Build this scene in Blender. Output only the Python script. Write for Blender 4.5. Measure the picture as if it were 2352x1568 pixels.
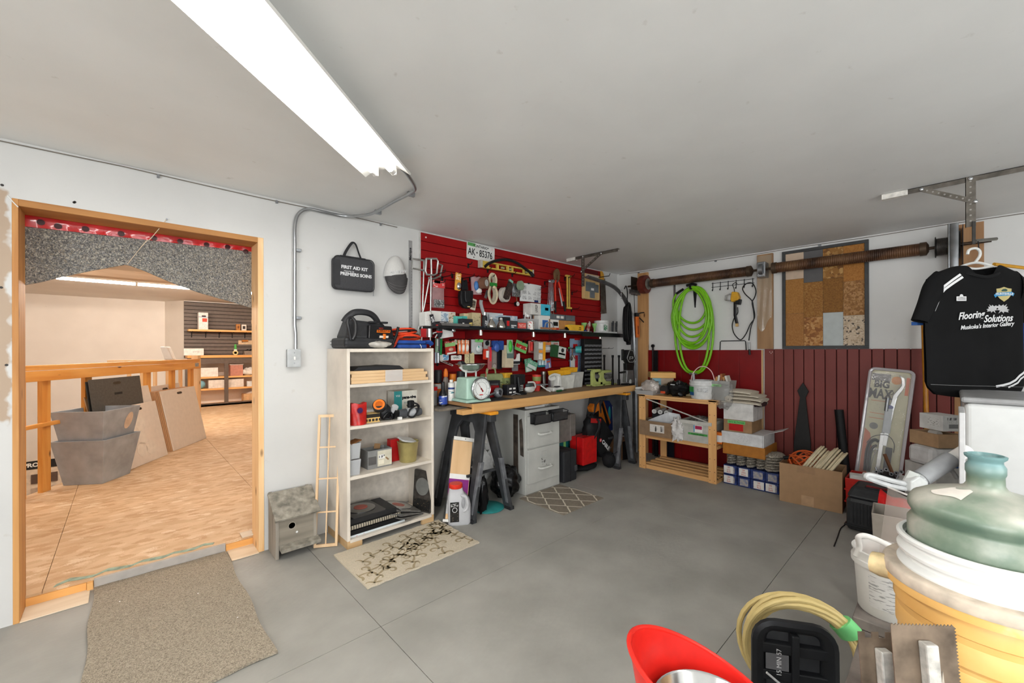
import bpy, bmesh, math, random
from mathutils import Vector, Matrix, noise
pi = math.pi
rnd = random.Random(7)
SC = bpy.context.scene
for o in list(bpy.data.objects): bpy.data.objects.remove(o)

# ---------------------------------------------------------------- camera
F=947.7; YAW=.81624; ROLL=-.00276; CY=802.2; H=1.38     # fitted to the photograph (2352 x 1568)
YA=3.24; XB=5.097; ZC=2.44                              # wall planes and ceiling, camera over (0,0)
FW=Vector((math.cos(YAW),math.sin(YAW),0)); R0=Vector((math.sin(YAW),-math.cos(YAW),0)); U0=Vector((0,0,1))
RT=R0*math.cos(ROLL)+U0*math.sin(ROLL); UP=-R0*math.sin(ROLL)+U0*math.cos(ROLL)
cam=bpy.data.cameras.new('camera'); camo=bpy.data.objects.new('camera',cam); SC.collection.objects.link(camo)
cam.sensor_width=36; cam.lens=F/2352*36; cam.shift_y=(CY-784)/2352; cam.clip_start=.02; cam.clip_end=60
camo.matrix_world=Matrix(((RT.x,UP.x,-FW.x,0),(RT.y,UP.y,-FW.y,0),(RT.z,UP.z,-FW.z,H),(0,0,0,1)))
SC.camera=camo
# ---------------------------------------------------------------- world, exposure
SC.view_settings.view_transform='Standard'; SC.view_settings.look='None'; SC.view_settings.gamma=1
SC.view_settings.use_curve_mapping=False
SC.view_settings.exposure=0.10
w=bpy.data.worlds.new('world'); SC.world=w; w.use_nodes=True
w.node_tree.nodes['Background'].inputs[0].default_value=(.75,.8,.9,1); w.node_tree.nodes['Background'].inputs[1].default_value=.3
FILL1=60.0; FILL2=135.0      # added fill lights behind the camera, watts
TUBE=30.0      # garage fluorescent tubes
LOFT=140.0      # loft strip lights

# fill lights added behind the camera to brighten the ceiling, tinted like daylight
for loc,rot,sx,sy,pw in (((.9,-2.86,1.35),(-math.pi/2,0,math.pi),3.0,1.3,FILL1),((-2.86,-1.15,1.35),(math.pi/2,0,-math.pi/2),3.0,1.3,FILL2)):
    L=bpy.data.lights.new('added_fill_light','AREA'); L.shape='RECTANGLE'; L.size=sx; L.size_y=sy; L.energy=pw; L.color=(.94,.97,1.0)
    lo=bpy.data.objects.new('added_fill_light',L); SC.collection.objects.link(lo); lo.location=loc; lo.rotation_euler=rot
# ---------------------------------------------------------------- pixel -> place (distance comes from the surface a thing touches)
def ray(x,y): return FW+RT*((x-1176)/F)-UP*((y-CY)/F)
def fl(x,y,z=0.0):
    d=ray(x,y); t=(z-H)/d.z; return Vector((d.x*t,d.y*t,z))
def wa(x,y,o=0.0):
    d=ray(x,y); t=(YA-o)/d.y; return Vector((d.x*t,YA-o,H+d.z*t))
def wb(x,y,o=0.0):
    d=ray(x,y); t=(XB-o)/d.x; return Vector((XB-o,d.y*t,H+d.z*t))
def vp(x,y,P,ang):              # vertical plane through P running in direction ang
    n=Vector((-math.sin(ang),math.cos(ang),0)); d=ray(x,y); t=(Vector(P).dot(n))/d.dot(n)
    return Vector((d.x*t,d.y*t,H+d.z*t))

# ---------------------------------------------------------------- materials
def lin(c): return tuple((v/255/12.92 if v/255<=.04045 else ((v/255+.055)/1.055)**2.4) for v in c)
_mc={}
def nm(name):
    m=bpy.data.materials.new(name); m.use_nodes=True; nt=m.node_tree; b=nt.nodes['Principled BSDF']; return m,nt,b
def nd(nt,t,**k):
    n=nt.nodes.new(t)
    for a,v in k.items():
        if a.startswith('i_'): n.inputs[a[2:].replace('_',' ')].default_value=v
        else: setattr(n,a,v)
    return n
def ramp(nt,fac,stops):
    r=nt.nodes.new('ShaderNodeValToRGB'); e=r.color_ramp.elements
    while len(e)<len(stops): e.new(.5)
    for q,(p,c) in zip(e,stops): q.position=p; q.color=(*c,1)
    nt.links.new(fac,r.inputs[0]); return r.outputs[0]
def obc(nt,scale=(1,1,1),loc=(0,0,0),rot=(0,0,0),gen='Object'):
    t=nt.nodes.new('ShaderNodeTexCoord'); m=nt.nodes.new('ShaderNodeMapping')
    m.inputs['Scale'].default_value=scale; m.inputs['Location'].default_value=loc; m.inputs['Rotation'].default_value=rot
    nt.links.new(t.outputs[gen],m.inputs[0]); return m.outputs[0]
def bump(nt,b,h,s=.2,d=.01):
    n=nd(nt,'ShaderNodeBump'); n.inputs['Strength'].default_value=s; n.inputs['Distance'].default_value=d
    nt.links.new(h,n.inputs['Height']); nt.links.new(n.outputs[0],b.inputs['Normal'])
def C(r,g,b_,ro=.5,me=0,va=.1,sc=18,bu=0,al=1,em=0,co=0):
    k=(r,g,b_,ro,me,va,sc,bu,al,em,co)
    if k in _mc: return _mc[k]
    m,nt,b=nm('paint_%d_%d_%d'%(r,g,b_)); c=lin((r,g,b_))
    no=nd(nt,'ShaderNodeTexNoise'); no.inputs['Scale'].default_value=sc; no.inputs['Detail'].default_value=4
    nt.links.new(obc(nt),no.inputs['Vector'])
    lo=tuple(v*(1-va*1.6) for v in c); hi=tuple(min(1,v*(1+va)) for v in c)
    nt.links.new(ramp(nt,no.outputs[0],((.3,lo),(.7,hi))),b.inputs['Base Color'])
    b.inputs['Roughness'].default_value=ro; b.inputs['Metallic'].default_value=me; b.inputs['Specular IOR Level'].default_value=.3
    if co: b.inputs['Coat Weight'].default_value=co
    if bu: bump(nt,b,no.outputs[0],bu)
    if al<1: b.inputs['Alpha'].default_value=al
    if em: b.inputs['Emission Color'].default_value=(*c,1); b.inputs['Emission Strength'].default_value=em
    _mc[k]=m; return m
def wood(c1,c2,ax='x',sc=6,ro=.6,st=14,knots=0):
    k=('w',c1,c2,ax,sc,ro,st,knots)
    if k in _mc: return _mc[k]
    m,nt,b=nm('wood_grain'); s=[sc*st/4]*3; s['xyz'.index(ax)]=sc/4
    no=nd(nt,'ShaderNodeTexNoise'); no.inputs['Scale'].default_value=1.0; no.inputs['Detail'].default_value=6; no.inputs['Distortion'].default_value=.6
    nt.links.new(obc(nt,tuple(s)),no.inputs['Vector'])
    col=ramp(nt,no.outputs[0],((.3,lin(c1)),(.68,lin(c2))))
    if knots:
        vo=nd(nt,'ShaderNodeTexVoronoi'); vo.inputs['Scale'].default_value=1
        s2=[9]*3; s2['xyz'.index(ax)]=3.2
        nt.links.new(obc(nt,tuple(s2)),vo.inputs['Vector'])
        kf=ramp(nt,vo.outputs['Distance'],((.05,(1,1,1)),(.13,(0,0,0))))
        mx=nd(nt,'ShaderNodeMix',data_type='RGBA'); nt.links.new(kf,mx.inputs[0]); nt.links.new(col,mx.inputs[6])
        mx.inputs[7].default_value=(*lin((96,52,20)),1); col=mx.outputs[2]
    nt.links.new(col,b.inputs['Base Color']); b.inputs['Roughness'].default_value=ro
    bump(nt,b,no.outputs[0],.12,.004); _mc[k]=m; return m
def speck(base,cols,scale=90,ro=.9,bu=.6,thr=.5):
    k=('s',base,tuple(cols),scale,ro,bu)
    if k in _mc: return _mc[k]
    m,nt,b=nm('speckle'); vo=nd(nt,'ShaderNodeTexVoronoi'); vo.inputs['Scale'].default_value=scale; vo.inputs['Randomness'].default_value=1
    no=nd(nt,'ShaderNodeTexNoise'); no.inputs['Scale'].default_value=scale*.35; no.inputs['Detail'].default_value=5
    v=obc(nt); mp=nt.nodes.new('ShaderNodeVectorMath'); mp.operation='ADD'
    nt.links.new(v,no.inputs['Vector']); nt.links.new(v,mp.inputs[0]); sc_=nt.nodes.new('ShaderNodeVectorMath'); sc_.operation='SCALE'; sc_.inputs['Scale'].default_value=.03
    nt.links.new(no.outputs['Color'],sc_.inputs[0]); nt.links.new(sc_.outputs[0],mp.inputs[1]); nt.links.new(mp.outputs[0],vo.inputs['Vector'])
    sp=nt.nodes.new('ShaderNodeSeparateColor'); nt.links.new(vo.outputs['Color'],sp.inputs[0])
    n=len(cols); r=nt.nodes.new('ShaderNodeValToRGB'); r.color_ramp.interpolation='CONSTANT'; e=r.color_ramp.elements
    st=[(0,base)]+[(thr+(1-thr)*i/n,c) for i,c in enumerate(cols)]
    while len(e)<len(st): e.new(.5)
    for q,(p,c) in zip(e,st): q.position=p; q.color=(*lin(c),1)
    nt.links.new(sp.outputs[0],r.inputs[0]); nt.links.new(r.outputs[0],b.inputs['Base Color']); b.inputs['Roughness'].default_value=ro
    if bu: bump(nt,b,no.outputs[0],bu,.01)
    _mc[k]=m; return m
def printm(base,ink,scale=60,dens=.5,ro=.4,asp=(1,1,3)):
    """printed packaging: small irregular marks of ink on card"""
    k=('p',base,ink,scale,dens,ro,asp)
    if k in _mc: return _mc[k]
    m,nt,b=nm('print'); no=nd(nt,'ShaderNodeTexNoise'); no.inputs['Scale'].default_value=scale; no.inputs['Detail'].default_value=2
    nt.links.new(obc(nt,asp),no.inputs['Vector'])
    r=ramp(nt,no.outputs[0],((1-dens-.02,lin(base)),(1-dens+.02,lin(ink)))); nt.links.new(r,b.inputs['Base Color'])
    b.inputs['Roughness'].default_value=ro; _mc[k]=m; return m
def clear(tint=(235,238,240),al=.22,ro=.08):
    k=('c',tint,al,ro)
    if k in _mc: return _mc[k]
    m,nt,b=nm('clear_plastic'); b.inputs['Base Color'].default_value=(*lin(tint),1); b.inputs['Alpha'].default_value=al
    b.inputs['Roughness'].default_value=ro; b.inputs['Specular IOR Level'].default_value=.8
    no=nd(nt,'ShaderNodeTexNoise'); no.inputs['Scale'].default_value=30; nt.links.new(obc(nt),no.inputs['Vector']); bump(nt,b,no.outputs[0],.25,.004)
    _mc[k]=m; return m
def emis(c,s):
    m,nt,b=nm('lamp_tube'); b.inputs['Base Color'].default_value=(.8,.8,.8,1); b.inputs['Emission Color'].default_value=(*c,1); b.inputs['Emission Strength'].default_value=s; return m
def metal(r,g,b_,ro=.35,va=.12,sc=12,bu=.05): return C(r,g,b_,ro,.9,va,sc,bu)

# ---------------------------------------------------------------- mesh builder
class M:
    def __init__(s): s.v=[]; s.f=[]
    def add(s,vs,fs):
        n=len(s.v); s.v+=[Vector(v) for v in vs]; s.f+=[tuple(i+n for i in f) for f in fs]; return s
    def box(s,x0,x1,y0,y1,z0,z1,rot=None,piv=None):
        vs=[Vector((x,y,z)) for z in (z0,z1) for y in (y0,y1) for x in (x0,x1)]
        if rot is not None:
            p=Vector(piv) if piv is not None else Vector(((x0+x1)/2,(y0+y1)/2,(z0+z1)/2))
            from mathutils import Euler
            R=Euler(rot).to_matrix(); vs=[R@(v-p)+p for v in vs]
        return s.add(vs,[(0,2,3,1),(4,5,7,6),(0,1,5,4),(2,6,7,3),(0,4,6,2),(1,3,7,5)])
    def hexa(s,b,t):            # bottom quad and top quad (both counter-clockwise from above)
        return s.add(list(b)+list(t),[(3,2,1,0),(4,5,6,7),(0,1,5,4),(1,2,6,5),(2,3,7,6),(3,0,4,7)])
    def frus(s,w0,d0,w1,d1,z0,z1,cx=0,cy=0):
        q=lambda w,d,z:[(cx-w/2,cy-d/2,z),(cx+w/2,cy-d/2,z),(cx+w/2,cy+d/2,z),(cx-w/2,cy+d/2,z)]
        return s.hexa(q(w0,d0,z0),q(w1,d1,z1))
    def tray(s,w0,d0,w1,d1,h,t=.004,cx=0,cy=0,z=0):   # open-topped box with real walls
        def ringq(w,d,zz): return [(cx-w/2,cy-d/2,zz),(cx+w/2,cy-d/2,zz),(cx+w/2,cy+d/2,zz),(cx-w/2,cy+d/2,zz)]
        vs=ringq(w0,d0,z)+ringq(w1,d1,z+h)+ringq(w1-2*t,d1-2*t,z+h)+ringq(w0-2*t,d0-2*t,z+t)
        fs=[(3,2,1,0),(12,13,14,15)]
        for k in (0,4,8):
            for i in range(4):
                j=(i+1)%4; fs.append((k+i,k+j,k+4+j,k+4+i))
        return s.add(vs,fs)
    def cyl(s,a,b,r,r2=None,n=12,cap=True):
        a=Vector(a); b=Vector(b); r2=r if r2 is None else r2; d=(b-a).normalized()
        u=d.orthogonal().normalized(); w_=d.cross(u)
        vs=[]
        for p,q in ((a,r),(b,r2)):
            for i in range(n):
                t=2*pi*i/n; vs.append(p+(u*math.cos(t)+w_*math.sin(t))*q)
        fs=[(i,(i+1)%n,n+(i+1)%n,n+i) for i in range(n)]
        if cap: fs+=[tuple(range(n-1,-1,-1)),tuple(range(n,2*n))]
        return s.add(vs,fs)
    def tube(s,pts,r,n=8,closed=False,flat=None):
        pts=[Vector(p) for p in pts]; L=len(pts); vs=[]; up=None
        for i,p in enumerate(pts):
            a=pts[i-1] if (i>0 or closed) else p; b=pts[(i+1)%L] if (i<L-1 or closed) else p
            d=(b-a).normalized()
            if up is None: up=d.orthogonal().normalized() if flat is None else (Vector(flat)-d*d.dot(Vector(flat))).normalized()
            up=(up-d*up.dot(d)); up=up.normalized() if up.length>1e-6 else d.orthogonal().normalized()
            w_=d.cross(up); ra,rb=(r if isinstance(r,tuple) else (r,r))
            if isinstance(r,list): ra=rb=r[i]
            for k in range(n):
                t=2*pi*k/n+(pi/4 if n==4 else 0); vs.append(p+up*math.cos(t)*ra+w_*math.sin(t)*rb)
        fs=[]
        for i in range(L if closed else L-1):
            j=(i+1)%L
            for k in range(n): fs.append((i*n+k,i*n+(k+1)%n,j*n+(k+1)%n,j*n+k))
        if not closed: fs+=[tuple(range(n-1,-1,-1)),tuple((L-1)*n+k for k in range(n))]
        return s.add(vs,fs)
    def lathe(s,prof,n=24,c=(0,0,0),sx=1,sy=1,axis='z'):
        vs=[]; c=Vector(c)
        for r,z in prof:
            for i in range(n):
                t=2*pi*i/n; p=(r*math.cos(t)*sx,r*math.sin(t)*sy,z)
                if axis=='y': p=(p[0],p[2],-p[1])
                if axis=='x': p=(p[2],p[0],p[1])
                vs.append(c+Vector(p))
        L=len(prof); fs=[(i*n+k,i*n+(k+1)%n,(i+1)*n+(k+1)%n,(i+1)*n+k) for i in range(L-1) for k in range(n)]
        if prof[0][0]>1e-6: fs.append(tuple(range(n-1,-1,-1)))
        if prof[-1][0]>1e-6: fs.append(tuple((L-1)*n+k for k in range(n)))
        return s.add(vs,fs)
    def prism(s,poly,a,b,ax='y'):   # polygon in the plane across ax, extruded from a to b
        n=len(poly)
        def P(p,t): return {'y':(p[0],t,p[1]),'x':(t,p[0],p[1]),'z':(p[0],p[1],t)}[ax]
        vs=[P(p,a) for p in poly]+[P(p,b) for p in poly]
        return s.add(vs,[tuple(range(n)),tuple(range(2*n-1,n-1,-1))]+[(i,n+i,n+(i+1)%n,(i+1)%n) for i in range(n)])
    def ell(s,c,rx,ry,rz,nu=16,nv=10,wob=0,seed=0,fr=3.0):
        c=Vector(c); vs=[]; 
        for j in range(1,nv):
            ph=pi*j/nv
            for i in range(nu):
                t=2*pi*i/nu; d=Vector((math.sin(ph)*math.cos(t),math.sin(ph)*math.sin(t),math.cos(ph)))
                k=1+(wob*noise.noise(d*fr+Vector((seed,seed*.7,0))) if wob else 0)
                vs.append(c+Vector((d.x*rx*k,d.y*ry*k,d.z*rz*k)))
        vs+= [c+Vector((0,0,rz)),c-Vector((0,0,rz))]; top=len(vs)-2
        fs=[(j*nu+i,(j+1)*nu+i,(j+1)*nu+(i+1)%nu,j*nu+(i+1)%nu) for j in range(nv-2) for i in range(nu)]
        fs+=[(top,i,(i+1)%nu) for i in range(nu)]+[(top+1,(nv-2)*nu+(i+1)%nu,(nv-2)*nu+i) for i in range(nu)]
        return s.add(vs,fs)
    def grid(s,fn,nu,nv,th=0,nrm=(0,1,0)):   # fn(u,v) -> point; th makes it a solid sheet
        vs=[Vector(fn(i/nu,j/nv)) for j in range(nv+1) for i in range(nu+1)]; W=nu+1
        fs=[(j*W+i,j*W+i+1,(j+1)*W+i+1,(j+1)*W+i) for j in range(nv) for i in range(nu)]
        if th:
            N=len(vs); t=Vector(nrm)*th; vs=vs+[v+t for v in vs]; fs=fs+[tuple(N+q for q in reversed(f)) for f in fs]
            ed=[(i,i+1) for i in range(nu)]+[(nu+j*W,nu+(j+1)*W) for j in range(nv)]+[(nv*W+i+1,nv*W+i) for i in range(nu)]+[((j+1)*W,j*W) for j in range(nv)]
            fs+=[(b,a,a+N,b+N) for a,b in ed]
        return s.add(vs,fs)
    def xf(s,mat): s.v=[mat@v for v in s.v]; return s
def rbox(w_,d,h,r=.01,n=3): # rounded-corner (vertical edges) box outline
    P=[]
    for cx,cy,a0 in ((w_/2-r,d/2-r,0),(-w_/2+r,d/2-r,pi/2),(-w_/2+r,-d/2+r,pi),(w_/2-r,-d/2+r,1.5*pi)):
        for i in range(n+1):
            t=a0+pi/2*i/n; P.append((cx+r*math.cos(t),cy+r*math.sin(t)))
    return P
COL=SC.collection
def ob(name,m,mat,par=None,sm=None,bev=0,loc=None,rot=None,seg=2):
    me=bpy.data.meshes.new(name)
    if isinstance(m,M):
        me.from_pydata([tuple(v) for v in m.v],[],m.f)
        bm=bmesh.new(); bm.from_mesh(me); bmesh.ops.recalc_face_normals(bm,faces=bm.faces); bm.to_mesh(me); bm.free()
    else: me=m
    if not me.materials: me.materials.append(mat)
    o=bpy.data.objects.new(name,me); COL.objects.link(o)
    if sm:
        me.shade_smooth(); me.set_sharp_from_angle(angle=math.radians(sm))
    if bev:
        b=o.modifiers.new('bevel','BEVEL'); b.width=bev; b.segments=seg; b.limit_method='ANGLE'; b.angle_limit=.6
    if par is not None: o.parent=par
    if loc is not None: o.location=loc
    if rot is not None: o.rotation_euler=rot
    return o
def tag(o,label,cat,group=None):
    o['label']=label; o['category']=cat
    if group: o['group']=group
    return o
def T(name,label,cat,loc,rz=0,group=None,rot=None):
    o=bpy.data.objects.new(name,None); o.empty_display_size=.05; COL.objects.link(o); o.location=loc; o.rotation_euler=rot if rot is not None else (0,0,rz)
    return tag(o,label,cat,group)
def one(name,label,cat,m,mat,loc=(0,0,0),rz=0,group=None,sm=None,bev=0,rot=None):
    o=ob(name,m,mat,None,sm,bev,loc,rot if rot is not None else (0,0,rz)); return tag(o,label,cat,group)
def struct(name,m,mat,par=None,sm=None,bev=0):
    o=ob(name,m,mat,par,sm,bev)
    if par is None: o['kind']='structure'
    return o
def dup(root,loc,rz=None,label=None,group=None):
    r=root.copy(); COL.objects.link(r); r.location=loc
    if rz is not None: r.rotation_euler=(0,0,rz)
    if label: r['label']=label
    if group: r['group']=group
    for ch in root.children:
        c=ch.copy(); COL.objects.link(c); c.parent=r
        for g in ch.children:
            d=g.copy(); COL.objects.link(d); d.parent=c
    return r
def text(s,par,loc,size,mat,name='lettering',rot=(pi/2,0,0),shear=0,xs=1,ext=.0004,al='CENTER',bold=0):
    cu=bpy.data.curves.new('t','FONT'); cu.body=s; cu.size=size; cu.shear=shear; cu.align_x=al; cu.align_y='CENTER'; cu.extrude=ext; cu.offset=bold; cu.resolution_u=3
    to=bpy.data.objects.new('t',cu); COL.objects.link(to); dg=bpy.context.evaluated_depsgraph_get(); dg.update()
    me=bpy.data.meshes.new_from_object(to.evaluated_get(dg)); bpy.data.objects.remove(to)
    me.name=name
    for v in me.vertices: v.co.x*=xs
    me.materials.clear(); me.materials.append(mat)
    return ob(name,me,mat,par,None,0,loc,rot)
def rect(par,name,x0,x1,z0,z1,y,mat,th=.0012):    # thin printed panel on the front (-y) of a thing
    return ob(name,M().box(x0,x1,y-th,y,z0,z1),mat,par)
def curve(pts,n=6,closed=False):      # Catmull-Rom through points
    pts=[Vector(p) for p in pts]; L=len(pts); out=[]
    rng=range(L) if closed else range(L-1)
    for i in rng:
        p0=pts[(i-1)%L] if (closed or i>0) else pts[0]*2-pts[1]; p1=pts[i]; p2=pts[(i+1)%L]; p3=pts[(i+2)%L] if (closed or i+2<L) else p2*2-p1
        for k in range(n):
            t=k/n; out.append(.5*((2*p1)+(p2-p0)*t+(2*p0-5*p1+4*p2-p3)*t*t+(3*p1-p0-3*p2+p3)*t**3))
    if not closed: out.append(pts[-1])
    return out
BLK=C(20,20,22,.45); WHT=C(232,230,226,.5,va=.03); INK=C(25,25,28,.6,va=0); CHR=metal(205,207,210,.2); PINE=wood((214,158,92),(240,192,128),'z',6,.55,10)
STEEL=metal(150,152,155,.35); GALV=metal(165,168,172,.38,.2,30)
# ================================================================ STRUCTURE: garage room
def m_floor():
    m,nt,b=nm('grey_floor_paint'); v=obc(nt)
    vo=nd(nt,'ShaderNodeTexVoronoi'); vo.inputs['Scale'].default_value=1
    nt.links.new(obc(nt,(26,60,26),rot=(0,0,.5)),vo.inputs['Vector'])
    n1=nd(nt,'ShaderNodeTexNoise'); n1.inputs['Scale'].default_value=3; n1.inputs['Detail'].default_value=8; nt.links.new(v,n1.inputs['Vector'])
    n2=nd(nt,'ShaderNodeTexNoise'); n2.inputs['Scale'].default_value=1; n2.inputs['Detail'].default_value=3; n2.inputs['Distortion'].default_value=2.5
    nt.links.new(obc(nt,(22,70,22),rot=(0,0,.9)),n2.inputs['Vector'])
    base=ramp(nt,n1.outputs[0],((.3,lin((140,138,132))),(.7,lin((160,158,151)))))
    sc=ramp(nt,n2.outputs[0],((.74,(0,0,0)),(.80,(1,1,1))))
    mx=nd(nt,'ShaderNodeMix',data_type='RGBA'); nt.links.new(sc,mx.inputs[0]); nt.links.new(base,mx.inputs[6]); mx.inputs[7].default_value=(*lin((178,170,160)),1)
    nt.links.new(mx.outputs[2],b.inputs['Base Color']); b.inputs['Roughness'].default_value=.62
    bump(nt,b,vo.outputs['Distance'],.12,.006); return m
MFL=m_floor()
X0,Y0=-2.9,-2.9
fl_o=struct('floor',M().box(X0,XB,Y0,YA+.15,-.06,-.012),MFL)
xs=[X0,-1.51,.93,3.37,XB]; ys=[Y0,-1.71,-.49,.73,1.95,YA+.15]
for i in range(4):
    for j in range(5):
        ob('floor_panel',M().box(xs[i]+.0015,xs[i+1]-.0015,ys[j]+.0015,ys[j+1]-.0015,-.012,0),MFL,fl_o)
def m_wall(c,patch=False):
    m,nt,b=nm('wall_paint'); v=obc(nt)
    n1=nd(nt,'ShaderNodeTexNoise'); n1.inputs['Scale'].default_value=2.2; n1.inputs['Detail'].default_value=6; nt.links.new(v,n1.inputs['Vector'])
    col=ramp(nt,n1.outputs[0],((.35,lin(tuple(k-6 for k in c))),(.65,lin(c))))
    n2=nd(nt,'ShaderNodeTexNoise'); n2.inputs['Scale'].default_value=14; n2.inputs['Detail'].default_value=4; nt.links.new(v,n2.inputs['Vector'])
    sc=ramp(nt,n2.outputs[0],((.70,(0,0,0)),(.76,(.35,.35,.35))))
    mx=nd(nt,'ShaderNodeMix',data_type='RGBA'); nt.links.new(sc,mx.inputs[0]); nt.links.new(col,mx.inputs[6]); mx.inputs[7].default_value=(*lin((186,180,170)),1); col=mx.outputs[2]
    if patch:   # bare plasterboard paper beside the rough opening
        sp=nt.nodes.new('ShaderNodeSeparateXYZ'); nt.links.new(v,sp.inputs[0])
        n3=nd(nt,'ShaderNodeTexNoise'); n3.inputs['Scale'].default_value=7; n3.inputs['Detail'].default_value=3; nt.links.new(v,n3.inputs['Vector'])
        def rng(sock,a,b_,soft=.02):
            r=nd(nt,'ShaderNodeMapRange'); r.inputs[1].default_value=a; r.inputs[2].default_value=a+soft; nt.links.new(sock,r.inputs[0])
            q=nd(nt,'ShaderNodeMapRange'); q.inputs[1].default_value=b_; q.inputs[2].default_value=b_+soft; q.inputs[3].default_value=1; q.inputs[4].default_value=0; nt.links.new(sock,q.inputs[0])
            mu=nd(nt,'ShaderNodeMath',operation='MULTIPLY'); nt.links.new(r.outputs[0],mu.inputs[0]); nt.links.new(q.outputs[0],mu.inputs[1]); return mu.outputs[0]
        ad=nd(nt,'ShaderNodeMath',operation='MULTIPLY_ADD'); ad.inputs[1].default_value=.35; ad.inputs[2].default_value=-.175; nt.links.new(n3.outputs[0],ad.inputs[0])
        zz=nd(nt,'ShaderNodeMath',operation='ADD'); nt.links.new(sp.outputs[2],zz.inputs[0]); nt.links.new(ad.outputs[0],zz.inputs[1])
        xx=nd(nt,'ShaderNodeMath',operation='ADD'); nt.links.new(sp.outputs[0],xx.inputs[0]); nt.links.new(ad.outputs[0],xx.inputs[1])
        A=nd(nt,'ShaderNodeMath',operation='MULTIPLY'); nt.links.new(rng(zz.outputs[0],1.0,2.17),A.inputs[0]); nt.links.new(rng(xx.outputs[0],-1.2,-.435),A.inputs[1])
        mx=nd(nt,'ShaderNodeMix',data_type='RGBA'); nt.links.new(A.outputs[0],mx.inputs[0]); nt.links.new(col,mx.inputs[6]); mx.inputs[7].default_value=(*lin((172,150,128)),1); col=mx.outputs[2]
    nt.links.new(col,b.inputs['Base Color']); b.inputs['Roughness'].default_value=.55
    n4=nd(nt,'ShaderNodeTexNoise'); n4.inputs['Scale'].default_value=60; nt.links.new(v,n4.inputs['Vector']); bump(nt,b,n4.outputs[0],.06,.003); return m
MW=m_wall((220,219,216)); MWA=m_wall((206,205,202),True); MCE=m_wall((234,234,232))
DX0,DX1,DZ=-.411,.70,2.15; TH=.17
m=M(); m.box(X0,DX0-.0,YA,YA+TH,0,ZC); m.box(DX0,DX1,YA,YA+TH,DZ,ZC); m.box(DX1,XB+.1,YA,YA+TH,0,ZC)
walll=struct('wall_left',m,MWA)
struct('wall_right',M().box(XB,XB+.12,Y0-.1,YA,0,ZC),MW)
struct('wall_back',M().box(X0,XB,Y0-.12,Y0,0,ZC),MW)
struct('wall_near',M().box(X0-.12,X0,Y0,YA,0,ZC),MW)
struct('ceiling',M().box(X0-.1,XB+.12,Y0-.12,YA+TH,ZC,ZC+.1),MCE)
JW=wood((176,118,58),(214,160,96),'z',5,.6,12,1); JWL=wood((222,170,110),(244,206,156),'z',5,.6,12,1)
def trim(n,m,mat,bev=.002): return struct('trim_%d'%n,m,mat,None,None,bev)
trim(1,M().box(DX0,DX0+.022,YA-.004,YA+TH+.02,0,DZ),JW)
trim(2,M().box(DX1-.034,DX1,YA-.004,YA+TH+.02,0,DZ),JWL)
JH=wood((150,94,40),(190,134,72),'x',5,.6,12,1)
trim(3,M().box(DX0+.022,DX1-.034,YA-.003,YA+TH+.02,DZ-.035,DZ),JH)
# threshold pieces
PLT=wood((214,190,158),(232,214,188),'x',5,.7,10)
trim(4,M().box(DX0+.022,-.145,YA-.01,YA+.165,.0005,.006),PLT); trim(5,M().box(.51,DX1-.034,YA-.02,YA+.165,.0005,.006),PLT)
JO=wood((206,142,70),(232,172,98),'x',5,.6,10)
trim(6,M().box(DX0+.022,-.16,YA+.165,YA+.2,.0,.046),JO); trim(7,M().box(.505,DX1-.034,YA+.165,YA+.2,0,.046),JO)
trim(8,M().box(-.158,-.132,YA+.145,YA+.2,.006,.046),wood((216,156,86),(236,184,116),'z',5,.6,10))
trim(9,M().box(-.13,.503,YA+.157,YA+.2,.0,.058),C(176,170,162,.7,va=.06))
trim(10,M().box(.60,DX1-.03,YA+.16,YA+.25,.064,.074),wood((196,178,156),(214,200,180),'x',6,.7,10))
def m_osb(light=1.0):
    m,nt,b=nm('oriented_strand_board'); 
    vo=nd(nt,'ShaderNodeTexVoronoi'); vo.inputs['Scale'].default_value=1; 
    nz=nd(nt,'ShaderNodeTexNoise'); nz.inputs['Scale'].default_value=8; v=obc(nt,(15,26,15),rot=(0,0,.35)); nt.links.new(v,nz.inputs['Vector'])
    vm=nt.nodes.new('ShaderNodeVectorMath'); vm.operation='ADD'; nt.links.new(v,vm.inputs[0]); nt.links.new(nz.outputs['Color'],vm.inputs[1]); nt.links.new(vm.outputs[0],vo.inputs['Vector'])
    sp=nt.nodes.new('ShaderNodeSeparateColor'); nt.links.new(vo.outputs['Color'],sp.inputs[0])
    n2=nd(nt,'ShaderNodeTexNoise'); n2.inputs['Scale'].default_value=1.3; n2.inputs['Detail'].default_value=5; nt.links.new(obc(nt),n2.inputs['Vector'])
    c=ramp(nt,sp.outputs[0],((0,lin((196,156,114))),(.45,lin((212,178,138))),(.9,lin((222,190,152))),(1,lin((232,208,176)))))
    mx=nd(nt,'ShaderNodeMix',data_type='RGBA'); mx.blend_type='MULTIPLY'; mx.inputs[0].default_value=1; nt.links.new(c,mx.inputs[6]); nt.links.new(ramp(nt,n2.outputs[0],((.3,(.82,.8,.78)),(.7,(1,1,1)))),mx.inputs[7])
    nt.links.new(mx.outputs[2],b.inputs['Base Color']); b.inputs['Roughness'].default_value=.7; bump(nt,b,vo.outputs['Distance'],.1,.004); return m
OSB=m_osb()
LZ=.06
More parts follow.
